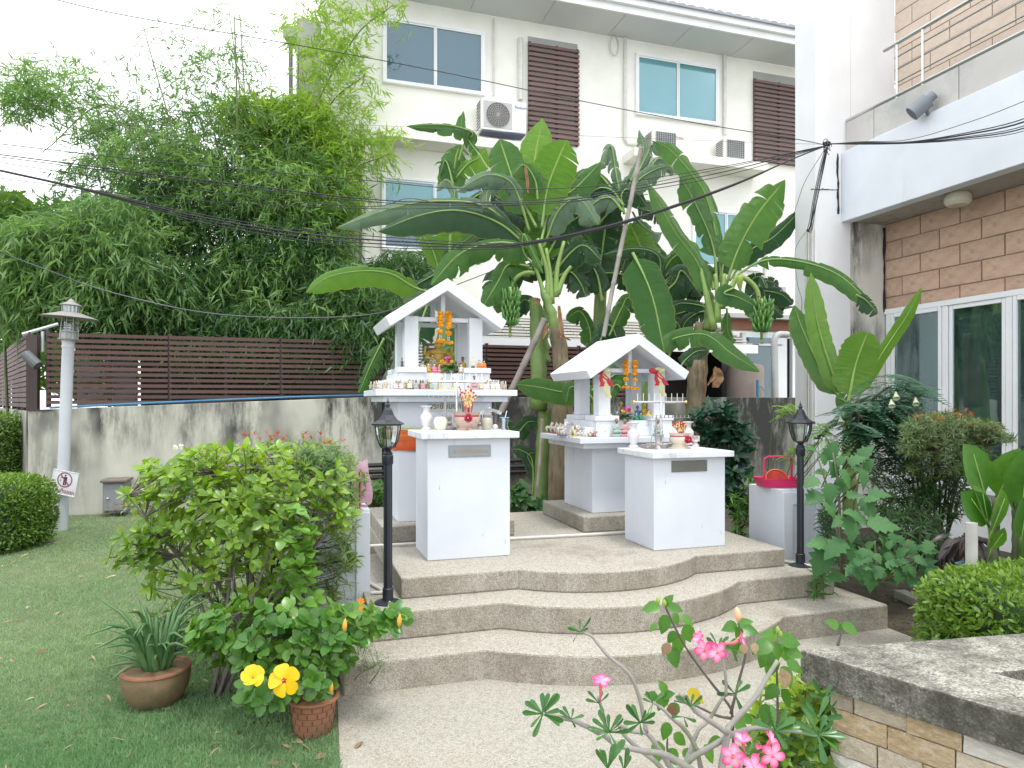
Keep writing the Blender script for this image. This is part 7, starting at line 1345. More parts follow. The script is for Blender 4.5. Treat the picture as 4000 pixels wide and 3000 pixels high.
# cosmos: wisps with orange flowers
cs = thing('cosmos_plant', 'thin feathery plant with small orange flowers beside the left pedestal', 'plant', G(770, 1490), rz=0); WSP = leafmat('feathery_leaf', (.07, .15, .04), (.14, .24, .07), .5, .2); rc = random.Random(5); ORP = leafmat('orange_petal', (.88, .26, .01), (.92, .36, .02), .5, .3)
C_ = ellpts([(760, 1400, 70, 60, 3.7, 4.0, 60), (800, 1420, 40, 40, 3.6, 3.8, 26), (745, 1320, 40, 50, 3.8, 4.0, 22)]); p, d, s, up = whorls(C_, np.tile([0, 0, 1.], (len(C_), 1)), 7, (.03, .06)); V, F = scatter(LT_THIN[0]*np.array([.35, 1, 1]), LT_THIN[1], p, frames(d), s); np_mesh('foliage', V, F, WSP, np.repeat(RNG.uniform(0, 1, len(p)), len(LT_THIN[0])), cs, kind='stuff')
twigs(cs, C_, G(770, 1490), mat('green_stem', (.10, .17, .06), .6), .004, join=9, every=2)
opm = leaf_mesh('orange_petal', LT_OV, ORP)
for x, y, Y in ((782, 1316, 3.8), (697, 1358, 3.7), (779, 1300, 3.9), (795, 1345, 3.6)):
    c = P(x, y, Y); fl_ = MB().ell(tuple(c), (.005,)*3).build('flower', mat('orange_heart', (.6, .3, .02), .6), cs)
    for i in range(8): inst(opm, 'petal', fl_, Matrix.Translation(c) @ Matrix.Rotation(R(55), 4, 'X') @ Matrix.Rotation(i*math.pi/4, 4, 'Z') @ Matrix.Rotation(.2, 4, 'X') @ Matrix.Diagonal((.026,)*3+(1,)))
    MB().tube([c, c.lerp(G(770, 1460), .4)+Vector((.02, 0, .02)), G(770, 1460)], .0018, 4).build('stalk', mat('green_stem', (.10, .17, .06), .6), cs)
# clipped hedges
HDG = leafmat('hedge_leaf', (.03, .10, .02), (.19, .33, .05), .35, .3)
def hedge(label, T_, hx, hy, hz, n, sz, t0=0, t1=1, name='hedge', np_=300, group='clipped hedges'):
    r = thing(name, label, 'hedge', T_ @ Vector((0, 0, 0)), group, rz=0); u = rnd_dir(n, -1, 1); a = np.abs(u)**5; k = (a.sum(1))**(-.2); q = u*k[:, None]*np.array([hx, hy, hz])*RNG.uniform(.90, 1.03, n)[:, None]
    nr = u/np.array([hx, hy, hz]); nr /= np.linalg.norm(nr, axis=1, keepdims=True); M_ = np.array(T_); P_ = (q+np.array([0, 0, hz])) @ M_[:3, :3].T+M_[:3, 3]; D = (nr @ M_[:3, :3].T)*.5+np.array([0, 0, .25])+RNG.normal(0, .6, (n, 3)); keep = P_[:, 2] > .02
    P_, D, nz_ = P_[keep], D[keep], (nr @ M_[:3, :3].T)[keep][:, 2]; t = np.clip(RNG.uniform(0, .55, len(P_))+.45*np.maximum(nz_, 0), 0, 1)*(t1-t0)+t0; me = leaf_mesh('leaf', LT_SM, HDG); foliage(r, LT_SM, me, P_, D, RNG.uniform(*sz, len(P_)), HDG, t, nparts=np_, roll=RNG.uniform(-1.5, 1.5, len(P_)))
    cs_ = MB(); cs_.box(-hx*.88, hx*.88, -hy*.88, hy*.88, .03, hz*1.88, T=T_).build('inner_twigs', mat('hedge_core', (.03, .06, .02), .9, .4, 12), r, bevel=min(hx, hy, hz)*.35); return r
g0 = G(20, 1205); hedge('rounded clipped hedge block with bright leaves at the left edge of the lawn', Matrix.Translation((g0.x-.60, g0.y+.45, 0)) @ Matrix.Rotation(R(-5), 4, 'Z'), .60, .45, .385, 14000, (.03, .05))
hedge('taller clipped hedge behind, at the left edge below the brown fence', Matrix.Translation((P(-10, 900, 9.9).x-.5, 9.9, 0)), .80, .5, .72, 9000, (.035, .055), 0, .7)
g1 = P(2160, 1300, 3.55); hedge('low clipped hedge of yellow-green leaves above the planter wall at the right', Matrix.Translation((g1.x+.42, 3.72, .10)) @ Matrix.Rotation(R(16), 4, 'Z'), .66, .36, .29, 12000, (.03, .05), .2, 1)
# right-hand garden
EGL = leaf_template(1, [(0, .03), (.10, .24), (.18, .42), (.27, .27), (.40, .44), (.50, .26), (.62, .34), (.70, .20), (.8, .15), (1, .0)], .15, .25); EGG = leafmat('eggplant_leaf', (.045, .15, .045), (.13, .29, .10), .6, .3)
EC = [KZ for KZ in ()]
k6 = crop(2900, 1450, 1100)
def kp(l, Y): return [P(*k6(x, y), Y) for x, y in l]
def big_leaf_plant(label, base, stems, leaves, lt, m_, stem_m, name='shrub', r0=.012, group=None, extra=None):
    r = thing(name, label, 'plant', base, group, rz=0); me = leaf_mesh('leaf', lt, m_)
    for ps, Y in stems: q = spline(kp(ps, Y), 8); MB().tube(q, [r0*(1-.6*i/7) for i in range(8)], 7).build('stem', stem_m, r, smooth=True)
    for (x, y, L_, a, Y) in leaves:
        c = P(*k6(x, y), Y); L2 = L_*.2750*Y/FL; d = Vector((math.cos(R(a)), -random.uniform(.2, .7), math.sin(R(a)))).normalized(); nrm = Vector((random.uniform(-.3, .3), -.55, .8)); x_ = d.cross(nrm).normalized(); z_ = x_.cross(d)
        M_ = Matrix(((x_.x, d.x, z_.x, 0), (x_.y, d.y, z_.y, 0), (x_.z, d.z, z_.z, 0), (0, 0, 0, 1))); M_ = Matrix.Translation(c-d*L2*.5) @ M_ @ Matrix.Diagonal((L2, L2, L2, 1)); inst(me, 'leaf', r, M_); 
    return r
rs = random.Random(11)
lv = [(700, 620, 170, 80, 4.9), (560, 610, 130, 150, 4.9), (900, 690, 150, 30, 4.8), (960, 640, 170, 60, 4.9), (720, 770, 150, 110, 4.8), (620, 790, 120, 170, 4.9), (820, 840, 170, -60, 4.7), (960, 850, 170, -80, 4.7), (690, 960, 170, -100, 4.7), (560, 990, 190, 200, 4.8), (880, 970, 130, 10, 4.7), (1080, 960, 170, 10, 4.7), (1000, 1080, 200, -60, 4.7), (850, 1110, 130, 160, 4.6), (1120, 1200, 260, 5, 4.6), (860, 1240, 220, -90, 4.6), (720, 1390, 230, -150, 4.6), (600, 1350, 200, 170, 4.7), (620, 1500, 260, -120, 4.7), (740, 1610, 190, 180, 4.7), (540, 870, 150, 200, 4.8), (770, 700, 120, 60, 4.8), (990, 740, 130, 80, 4.8), (640, 690, 110, 120, 4.9), (920, 770, 150, -30, 4.75), (780, 900, 150, -120, 4.75), (940, 1160, 170, -20, 4.65), (760, 1180, 150, 200, 4.7), (1010, 1000, 120, 20, 4.65), (700, 1080, 160, -60, 4.7), (860, 1440, 190, -70, 4.6)]
eg = big_leaf_plant('tall shrub with big grey-green lobed leaves in front of the right pedestal', G(*k6(800, 1640)), [([(780, 1650), (770, 1300), (760, 1000), (740, 820), (710, 640)], 4.8), ([(800, 1650), (850, 1200), (900, 900), (950, 700)], 4.8), ([(780, 1500), (720, 1100), (600, 700)], 4.85), ([(770, 1350), (900, 1280)], 4.8)], lv, EGL, EGG, mat('green_brown_stem', (.12, .12, .06), .7, .2, 9), name='shrub')
lv = [(rs.uniform(880, 1480), 0, rs.uniform(80, 135), rs.uniform(-140, 120), rs.uniform(4.35, 4.6)) for _ in range(64)]; lv = [(x, rs.uniform(1300+abs(x-1150)*.25, 1640), L_, a, Y) for x, _, L_, a, Y in lv]
big_leaf_plant('low shrub of small lobed pale green leaves at the edge of the steps', G(*k6(1080, 1680)), [([(1060, 1650), (1050, 1450), (1040, 1330)], 4.5), ([(1100, 1650), (1250, 1500), (1300, 1330)], 4.5), ([(1080, 1650), (1300, 1550), (1430, 1430)], 4.5)], lv+[(960, 1470, 150, 200, 4.4), (1010, 1650, 180, -90, 4.4), (860, 1560, 160, 190, 4.45), (1380, 1660, 170, 0, 4.4), (1250, 1420, 120, 60, 4.4), (1480, 1400, 150, 5, 4.4)], EGL, EGG, mat('green_brown_stem', (.12, .12, .06), .7, .2, 9), name='shrub')
PIN = leafmat('pinnate_leaf', (.025, .085, .05), (.07, .17, .09), .5, .3)
def kz6(x, y, rx, ry, Y0, Y1, n): a, b_ = k6(x, y); return (a, b_, rx*.275, ry*.275, Y0, Y1, n)
def feather(label, base, zs, m_, L_, root, name='shrub', group=None, stem_m=TWD):
    r = thing(name, label, 'shrub', base, group, rz=0); C_ = ellpts(zs); n = len(C_); ax = rnd_dir(n, -.5, .4); ax[:, 1] -= .2; k = 11; t = np.linspace(.1, 1, k); P_ = (C_[:, None]+ax[:, None]*(t*L_)[None, :, None]); P_[..., 2] -= (.35*L_*t**2)[None]; f = frames(ax)
    Ps, Ds = [], []
    for sd in (-1, 1): Ps.append(P_.reshape(-1, 3)); Ds.append((np.repeat((f[:, :, 0]*sd)[:, None], k, 1)*1.0+np.repeat(ax[:, None], k, 1)*.5).reshape(-1, 3))
    Pa, Da = np.concatenate(Ps), np.concatenate(Ds); V, F = scatter(*LT_SM, Pa, frames(Da, up=np.tile([0, -.3, 1.], (len(Pa), 1))), np.full(len(Pa), L_*.24)); np_mesh('foliage', V, F, m_, np.repeat(RNG.uniform(0, .8, len(Pa)), len(LT_SM[0])), r, kind='stuff', smooth=True); twigs(r, C_, root, stem_m, .009, join=8, every=3); return r
feather('dark feathery shrub with pale hanging flowers between the young banana and the windows', W(4.6, 5.6), [kz6(1180, 180, 210, 140, 5.3, 5.9, 70), kz6(900, 380, 150, 90, 5.2, 5.7, 42), kz6(950, 480, 150, 60, 5.2, 5.6, 30), kz6(1100, 330, 180, 100, 5.3, 5.8, 50), kz6(1150, 560, 150, 180, 5.4, 5.9, 50), kz6(820, 300, 60, 40, 5.3, 5.6, 8)], PIN, .22, W(4.65, 5.6))
fs = bpy.data.objects['shrub'] 
for x, y in ((1205, 185), (1360, 230), (770, 380), (1170, 245)): MB().tube([P(*k6(x, y-25), 5.2), P(*k6(x, y), 5.2), P(*k6(x+5, y+30), 5.18)], [.004, .014, .026], 8, cap=False).build('pale_flower', mat('pale_flower', (.45, .50, .34), .6), fs, smooth=True)
feather('light green small-leaved sprig between the black lamp and the tower', W(4.05, 5.5), [kz6(330, 300, 100, 60, 5.4, 5.7, 16), kz6(620, 450, 70, 60, 5.3, 5.6, 16), kz6(400, 640, 60, 90, 5.5, 5.8, 16), kz6(640, 540, 60, 90, 5.2, 5.5, 14)], leafmat('moringa_leaf', (.09, .22, .04), (.2, .36, .07), .5, .4), .12, W(4.1, 5.5), stem_m=mat('green_stem', (.10, .17, .06), .6))
red = shrub('dense dark shrub with reddish young leaves in front of the big windows', 'bush', W(5.2, 5.2), [kz6(1560, 460, 320, 130, 4.9, 5.6, 520), kz6(1900, 480, 160, 80, 4.9, 5.3, 190), kz6(1420, 560, 200, 110, 4.9, 5.6, 200), kz6(1750, 640, 220, 90, 4.9, 5.4, 90), kz6(1500, 740, 200, 100, 5.0, 5.5, 70), kz6(2050, 530, 80, 40, 4.9, 5.2, 24)], LT_THIN, leafmat('red_green_leaf', (.03, .09, .03), (.13, .19, .05), .45, .3), (.035, .062), 8, [G(*k6(1520, 1600)), G(*k6(1400, 1560))], 0, .9, TWD, 300, .016, 12, name='bush', every=3)
C_ = ellpts([kz6(1560, 360, 260, 60, 4.95, 5.3, 20), kz6(1900, 440, 120, 40, 4.9, 5.2, 10), kz6(1350, 420, 60, 50, 5, 5.3, 6)]); p, d, s, up = whorls(C_, np.tile([0, 0, 1.], (len(C_), 1)), 6, (.03, .05)); V, F = scatter(*LT_THIN, p, frames(d+np.array([0, 0, .4])), s); np_mesh('red_shoots', V, F, RTR, np.repeat(RNG.uniform(0, 1, len(p)), len(LT_THIN[0])), red, kind='stuff')
shrub('dark undergrowth of small leaves below the reddish shrub', 'bush', W(4.9, 5.3), [kz6(1250, 950, 260, 230, 5.2, 5.9, 260), kz6(1600, 950, 200, 220, 5.2, 5.8, 170), kz6(1350, 1250, 260, 160, 5.0, 5.6, 150), kz6(680, 1180, 60, 150, 5.2, 5.6, 40), kz6(1000, 1420, 300, 130, 4.9, 5.4, 90)], LT_THIN, leafmat('undergrowth_leaf', (.015, .055, .018), (.06, .14, .03), .5, .25), (.05, .09), 7, [G(*k6(1200, 1500)), G(*k6(1600, 1500))], 0, .8, TWD, 120, .010, 14, name='bush', every=4)
CRD = leafmat('cordyline_leaf', (.035, .028, .03), (.09, .06, .055), .35, .1); lv = []
for i in range(46): a = rs.uniform(-200, 20); r_ = rs.uniform(60, 210); lv.append((1760+r_*math.cos(R(a)), 1270-r_*math.sin(R(a))*.8+40, rs.uniform(130, 190), a+rs.uniform(-15, 15), rs.uniform(4.3, 4.7)))
big_leaf_plant('dark purple-brown cordyline with drooping strap leaves', G(*k6(1700, 1640)), [([(1740, 1650), (1760, 1300)], 4.6)], lv, leaf_template(1, [(0, .05), (.3, .13), (.6, .12), (.85, .07), (1, .0)], .3, .45), CRD, TWD, name='cordyline')
DIE = leafmat('dieffenbachia_leaf', (.05, .16, .025), (.15, .33, .05), .3, .4); DL = leaf_template(1, [(0, .02), (.12, .16), (.35, .26), (.6, .27), (.82, .17), (.94, .07), (1, .0)], .2, .12)
def bigs(label, base, lst, stems):
    r = thing('leafy_plant', label, 'plant', base, 'large-leaved potted plants', rz=0); me = leaf_mesh('leaf', DL, DIE)
    for (x0, y0, x1, y1, wf, Y, tw_) in lst:
        a = P(*k6(x0, y0), Y); b_ = P(*k6(x1, y1), Y-.12); d = (b_-a); L_ = d.length; d.normalize(); nr = Vector((tw_, -1, .25)); x_ = d.cross(nr).normalized(); z_ = x_.cross(d); M_ = Matrix(((x_.x*wf, d.x, z_.x, 0), (x_.y*wf, d.y, z_.y, 0), (x_.z*wf, d.z, z_.z, 0), (0, 0, 0, 1))); lf = inst(me, 'leaf', r, Matrix.Translation(a) @ M_ @ Matrix.Diagonal((L_, L_, L_, 1)))
        MB().tube([a-d*L_*.25-Vector((0, 0, .04)), a, a.lerp(b_, .8)-Vector((0, .006, -.004))], [.008, .006, .002], 5).build('leaf_rib', RIB, lf, smooth=True)
    for ps, Y in stems: q = spline(kp(ps, Y), 12); MB().tube(q, [.022+.004*(i % 2) for i in range(12)], 9).build('stem', mat('ringed_stem', (.08, .11, .05), .6, .3, 12), r, smooth=True)
bigs('large-leaved potted plant with broad oval bright leaves at the right', G(*k6(1950, 1560)), [(1900, 960, 1790, 580, 1.15, 4.3, .2), (1880, 880, 1760, 690, .9, 4.4, -.5), (2010, 980, 2180, 620, 1.25, 4.35, -.4), (1930, 1190, 1760, 960, 1.1, 4.1, -.1), (1935, 1230, 1870, 900, .8, 4.12, .6), (1960, 1250, 2080, 940, 1.0, 4.1, .4), (1960, 1390, 2060, 1250, .8, 4.15, -.3), (1990, 900, 1960, 700, .7, 4.5, .3)], [([(1970, 1580), (1965, 1480), (1960, 1320)], 4.2), ([(1980, 1560), (1985, 1300), (1990, 1000)], 4.4)])
bigs('second large-leaved potted plant cut by the right edge of the picture', G(*k6(2170, 1560)), [(2120, 1000, 2060, 700, 1.1, 4.5, .2), (2200, 1050, 2240, 640, 1.3, 4.3, -.2), (2190, 1300, 2240, 1010, 1.3, 4.2, .2), (2170, 1150, 2110, 960, .8, 4.4, .4), (2230, 1500, 2300, 1200, 1.2, 4.3, .2)], [([(2150, 1580), (2150, 1300), (2150, 1000)], 4.35), ([(2230, 1580), (2220, 1300), (2220, 1100)], 4.35)])
ORT = mat('orange_terracotta', (.36, .15, .08), .7, .12, 5)
for x, lb in ((1960, 'wide terracotta pot half hidden behind the low right hedge'), (2210, 'terracotta pot at the right edge behind the low hedge')):
    b_ = P(*k6(x, 1560), 4.25); b_.z = 0; pot(lb, b_, [(.13, 0), (.17, .1), (.19, .2), (.2, .235)], ORT, lip=ORT)
a = P(*k6(1800, 1190), 4.0); o = MB(); ps = [Vector((a.x, a.y, z)) for z in (0, .2, .21, .22, .4, a.z)]; o.tube(ps, [.032, .032, .037, .032, .031, .031], 14).build('stake', mat('whitewashed_bamboo', (.42, .41, .39), .7, .12, 8, c2=(.3, .28, .26), c2t=(.6, .75), c2s=6), smooth='auto'); tag(bpy.data.objects['stake'], 'short white-painted bamboo stake in front of the terracotta pots', 'stake')
tp = thing('garden_tap', 'small brass garden tap on a light blue pipe beside the white stake', 'tap', P(*k6(1690, 1600), 4.05), rz=0); TM = mat('old_brass', (.16, .14, .11), .5, .1, metal=.5)
MB().tube(kp([(1770, 1640), (1768, 1560), (1745, 1535), (1700, 1545)], 4.05), .022, 8).build('pipe', mat('light_blue_pipe', (.16, .38, .45), .5), tp, smooth='auto'); MB().tube(kp([(1715, 1545), (1690, 1545), (1672, 1570), (1668, 1620)], 4.03), .018, 8).build('spout', TM, tp, smooth='auto'); MB().tube(kp([(1672, 1510), (1740, 1500)], 4.03), .008, 6).build('handle', mat('blue_handle', (.05, .12, .17), .5), tp); MB().tube(kp([(1700, 1545), (1700, 1505)], 4.03), .007, 6).build('spindle', TM, tp)
ka = k6(1100, 1800); pts = [G(1950, 1310), G(2000, 1330), G(2050, 1355), G(2100, 1370)]; kb = MB()
q0, q1 = G(1930, 1292), G(2110, 1375); dd = (q1-q0).normalized(); nn_ = Vector((-dd.y, dd.x, 0))*.1; kb.add([q0, q1, q1+nn_, q0+nn_]+[v+Vector((0, 0, .07)) for v in (q0, q1, q1+nn_, q0+nn_)], [(3, 2, 1, 0), (4, 5, 6, 7), (0, 1, 5, 4), (1, 2, 6, 5), (2, 3, 7, 6), (3, 0, 4, 7)]); tag(kb.build('kerb', AGG_PATH, bevel=.008), None, None, None, 'structure')
# dark palmate shrub behind the right table, plants behind the left table, ground cover
PALM_ = leafmat('cassava_leaf', (.012, .055, .03), (.03, .10, .05), .5, .25); shrub('dark green palmate-leaved shrub growing between the right table and the wall', 'bush', P(1540, 1060, 7.6), [(1545, 920, 55, 45, 7.3, 7.8, 50), (1570, 970, 50, 60, 7.3, 7.7, 60), (1590, 1060, 30, 60, 7.2, 7.6, 30)], LT_SM, PALM_, (.10, .16), 7, [P(1560, 1080, 7.5)], 0, .8, TWD, 160, .014, 6, name='bush')
shrub('low green plants on the ground between the left table and the banana stems', 'plant', P(1125, 1090, 8.0), [(1118, 1080, 20, 30, 7.4, 7.8, 22), (1150, 1090, 26, 10, 7.4, 7.8, 10)], LT_RND, leafmat('dark_ground_leaf', (.03, .10, .025), (.08, .2, .04), .5, .3), (.07, .11), 6, [P(1125, 1100, 7.7)], 0, .8, TWD, 100, .006, 5, name='plant')
shrub('small green plants behind the left black lamp post', 'plant', P(812, 1070, 8.4), [(812, 1070, 24, 26, 8.2, 8.6, 34)], LT_SM, leafmat('mid_ground_leaf', (.05, .15, .03), (.13, .27, .05), .5, .3), (.08, .12), 6, [P(812, 1095, 8.4)], 0, .8, TWD, 100, .005, 5, name='plant')
shrub('leafy green shrub growing between the right table and the right pedestal', 'bush', P(1600, 1120, 7.0), [(1600, 1110, 26, 55, 6.6, 7.1, 46), (1625, 1060, 20, 30, 6.8, 7.1, 16), (1780, 1270, 30, 30, 4.9, 5.2, 10)], LT_THIN, leafmat('mid_ground_leaf', (.05, .15, .03), (.13, .27, .05), .5, .3), (.08, .12), 7, [P(1600, 1160, 6.9)], 0, .7, TWD, 160, .008, 6, name='bush')
n = 5200; gx = RNG.uniform(1.9, 5.2, n); gy = RNG.uniform(3.6, 7.6, n); uu = gx*.9537+gy*.3007; vv_ = -gx*.3007+gy*.9537; kp_ = (uu > 4.02) | (vv_ > 6.75); P_ = np.stack([gx, gy, np.zeros(n)], 1)[kp_]; P_ = P_[RNG.uniform(0, 1, len(P_)) < .6]
V, F = scatter(*LT_SM, P_, frames(rnd_dir(len(P_), .1, .9)), RNG.uniform(.015, .045, len(P_))); np_mesh('ground_cover', V, F, leafmat('weed_leaf', (.03, .09, .025), (.08, .17, .05), .6, .3), np.repeat(RNG.uniform(0, 1, len(P_)), len(LT_SM[0])), kind='stuff')
# ================================================================== foreground plants
KD = crop(2000, 2250, 1400)
dr = thing('desert_rose', 'desert rose in the foreground with bare grey branches and pink flowers', 'plant', P(1790, 1900, 2.35), rz=0); BRK = mat('silver_bark', (.27, .26, .24), .6, .16, 12, .3, 50, c2=(.16, .19, .09), c2t=(.5, .7), c2s=9)
YD = 2.35
def br(l, r0, r1, Y0=YD, Y1=YD, m_=BRK, nm='branch', par=dr):
    n = max(8, len(l)*3); ps = [P(*KD(x, y), Y0+(Y1-Y0)*i/(len(l)-1)) for i, (x, y) in enumerate(l)]; ps = spline(ps, n); MB().tube(ps, [r0+(r1-r0)*i/(n-1)+.0006*math.sin(i*2.3) for i in range(n)], 8).build(nm, m_, par, smooth=True)
for l, a, b_, Y0, Y1 in (([(1040, 1300), (1060, 1185), (1100, 1080), (1150, 950), (1215, 890), (1310, 740), (1380, 735)], .010, .005, 2.4, 2.45), ([(1270, 1350), (1300, 1150), (1330, 970), (1350, 920), (1500, 750), (1560, 650), (1640, 520)], .014, .007, 2.3, 2.35), ([(1330, 970), (1230, 900), (1130, 830), (1080, 760), (1040, 730)], .009, .007, 2.3, 2.2), ([(950, 1290), (1100, 1130), (1200, 1070), (1320, 1000), (1400, 960), (1520, 935), (1650, 950)], .012, .007, 2.3, 2.4), ([(1250, 1290), (1090, 1185), (940, 1100), (800, 1080), (650, 1040), (560, 980), (400, 900), (330, 880), (190, 850)], .012, .006, 2.3, 2.1), ([(1000, 1290), (900, 1160), (800, 1080), (700, 990), (660, 920)], .009, .006, 2.35, 2.3), ([(1060, 1300), (980, 1185), (900, 1060), (830, 970), (740, 960), (650, 910)], .011, .006, 2.4, 2.4), ([(830, 970), (810, 860), (780, 730), (720, 600), (600, 500), (540, 430), (490, 370), (440, 350)], .008, .0045, 2.4, 2.45), ([(1190, 1290), (1130, 1050), (1050, 930), (1000, 890), (930, 820), (870, 780)], .009, .005, 2.35, 2.3), ([(575, 980), (570, 880), (545, 790), (530, 750)], .006, .004, 2.2, 2.15), ([(1320, 740), (1320, 640), (1300, 520), (1280, 450)], .006, .004, 2.4, 2.4), ([(1650, 950), (1760, 960), (1890, 985)], .007, .006, 2.4, 2.3), ([(1200, 1290), (1350, 1230), (1500, 1120)], .008, .005, 2.2, 2.15)): br(l, a, b_, Y0, Y1)
ADL = leafmat('desert_rose_leaf', (.035, .13, .03), (.10, .25, .06), .25, .25); adm = leaf_mesh('leaf', LT_SPAT, ADL)
rd = random.Random(21)
def rosette(par, me, x, y, k, L_, Y, up=(0, 0), sp=1.0, kk=KD, sc=.35):
    c = P(*kk(x, y), Y); 
    for i in range(int(k*.85)):
        a = i*2.4+rd.uniform(-.3, .3); el = rd.uniform(-.25, .75); d = Vector((math.cos(a)*math.cos(el)*sp+up[0], -abs(math.sin(el))*.35+math.sin(a)*.45, math.sin(a)*math.cos(el)*.8+up[1]+.15)).normalized(); nr = Vector((rd.uniform(-1, 1), -.7, rd.uniform(-.2, 1))); x_ = d.cross(nr).normalized(); z_ = x_.cross(d); s_ = L_*sc*Y/FL*rd.uniform(.6, 1.1)
        inst(me, 'leaf', par, Matrix.Translation(c) @ Matrix(((x_.x, d.x, z_.x, 0), (x_.y, d.y, z_.y, 0), (x_.z, d.z, z_.z, 0), (0, 0, 0, 1))) @ Matrix.Diagonal((s_, s_, s_, 1)))
for x, y, k, L_, Y, up in ((190, 850, 15, 155, 2.1, (0, .3)), (365, 885, 7, 100, 2.12, (0, .5)), (420, 345, 8, 105, 2.45, (-.4, .3)), (535, 785, 6, 120, 2.15, (0, .4)), (600, 965, 12, 135, 2.15, (0, .3)), (590, 1190, 7, 190, 2.1, (-.1, 1.6)), (690, 1200, 5, 140, 2.1, (.1, 1.6)), (790, 905, 12, 125, 2.35, (0, .3)), (1100, 805, 9, 110, 2.2, (.1, .6)), (1375, 725, 7, 110, 2.42, (-.2, .1)), (1625, 955, 13, 150, 2.2, (0, .35)), (1890, 980, 15, 165, 2.25, (.1, .2)), (870, 785, 7, 105, 2.3, (-.2, .4)), (1270, 440, 7, 105, 2.42, (.1, .8)), (1360, 450, 4, 90, 2.42, (0, -.3)), (1450, 1110, 7, 110, 2.1, (-.2, .4)), (1890, 880, 8, 150, 2.4, (0, .6)), (1930, 760, 6, 120, 2.5, (0, .5)), (1060, 870, 4, 80, 2.3, (0, -.6))): rosette(dr, adm, x, y, k, L_, Y, up)
PKP = leafmat('rose_petal', (.88, .48, .68), (.72, .01, .17), .5, .2); PKT = mat('rose_tube', (.72, .16, .20), .5, .1)
pv_, pf_ = leaf_template(1, [(0, .06), (.25, .20), (.5, .31), (.72, .34), (.9, .24), (1, .05)], .1, .18); pm_ = bpy.data.meshes.new('petal'); pm_.from_pydata([tuple(q) for q in pv_], [], [tuple(int(i) for i in q) for q in pf_]); pm_.materials.append(PKP); at = pm_.attributes.new('tint', 'FLOAT', 'POINT'); at.data.foreach_set('value', [min(1, max(0, q[1]-.55)*1.6+(abs(q[0])*1.3)) for q in pv_]); pm_.polygons.foreach_set('use_smooth', [True]*len(pm_.polygons))
def rose(par, x, y, r_, Y, face, open_=.15, tube=(0, 0)):
    c = P(*KD(x, y), Y); f = Vector(face).normalized(); q = f.to_track_quat('Z', 'Y').to_matrix().to_4x4(); rr_ = r_*.35*Y/FL; b_ = MB().tube([c, c-f*rr_*.5+Vector((0, 0, -rr_*.2)), c-f*rr_*.9+Vector((tube[0]*rr_, 0, -rr_*.8+tube[1]*rr_))], [rr_*.22, rr_*.18, rr_*.07], 8).build('flower', PKT, par, smooth=True)
    for i in range(5): inst(pm_, 'petal', b_, Matrix.Translation(c) @ q @ Matrix.Rotation(i*1.2566+x, 4, 'Z') @ Matrix.Rotation(open_+rd.uniform(-.1, .1), 4, 'X') @ Matrix.Diagonal((rr_, rr_, rr_, 1)))
    MB().lathe([(rr_*.17, rr_*.01), (rr_*.05, -rr_*.05)], Matrix.Translation(c) @ q, 8).build('throat', mat('rose_throat', (.50, .12, .03), .6), b_)
for a_ in ((1188, 455, 66, 2.33, (-.2, -1, .15)), (1266, 468, 68, 2.3, (.1, -1, .1)), (1155, 385, 48, 2.36, (-.7, -.3, .7), .5), (1400, 395, 60, 2.38, (.8, -.3, .3), .6, (-1.5, .5)), (550, 645, 62, 2.12, (.05, -.35, 1), .25, (0, -.6)), (1362, 1112, 78, 2.08, (-.3, -1, .1)), (1425, 1020, 62, 2.15, (-.2, -.2, 1), .7), (1608, 1105, 82, 2.05, (.15, -1, .1)), (1600, 1018, 66, 2.15, (.6, -.4, .6), .4), (1490, 1180, 80, 2.05, (0, -.8, .6)), (1520, 1090, 50, 2.15, (.3, -.2, .9), 1.0)): rose(dr, *a_)
hf = thing('hibiscus', 'young hibiscus in the foreground with broad bright leaves and a pale orange bud', 'plant', P(1790, 1800, 2.7), rz=0); DKS = mat('dark_hibiscus_stem', (.10, .08, .075), .7, .2, 20)
for l in ([(1370, 1200), (1360, 880), (1340, 800), (1200, 620), (1060, 420), (960, 220), (940, 160)], [(1350, 850), (1400, 650), (1440, 480), (1410, 370), (1400, 290)], [(1645, 1200), (1640, 830), (1635, 600), (1630, 400)], [(1360, 880), (1260, 860), (1130, 800), (1000, 770)], [(2010, 430), (2035, 350)], [(1000, 1250), (960, 1080), (960, 1000)]): br(l, .006, .003, 2.6, 2.6, DKS, 'stem', hf)
HFL = leafmat('broad_bright_leaf', (.06, .19, .03), (.17, .37, .06), .3, .4); LTB = leaf_template(1, [(0, .04), (.08, .2), (.25, .33), (.5, .33), (.75, .2), (.9, .09), (1, .0)], .18, .2); hfm = leaf_mesh('leaf', LTB, HFL); brn = leaf_mesh('dead_leaf', LTB, LIT); yel = leaf_mesh('yellow_leaf', LTB, leafmat('yellowing_leaf', (.45, .36, .02), (.6, .5, .04), .5, .4))
def one(par, me, x, y, L_, a, Y, nm='leaf', kk=KD, sc=.35, nz=.6):
    c = P(*kk(x, y), Y); d = Vector((math.cos(R(a)), rd.uniform(-.5, .1), math.sin(R(a)))).normalized(); nr = Vector((rd.uniform(-.4, .4), -.8, nz)); x_ = d.cross(nr).normalized(); z_ = x_.cross(d); s_ = L_*sc*Y/FL
    inst(me, nm, par, Matrix.Translation(c-d*s_*.5) @ Matrix(((x_.x, d.x, z_.x, 0), (x_.y, d.y, z_.y, 0), (x_.z, d.z, z_.z, 0), (0, 0, 0, 1))) @ Matrix.Diagonal((s_, s_, s_, 1)))
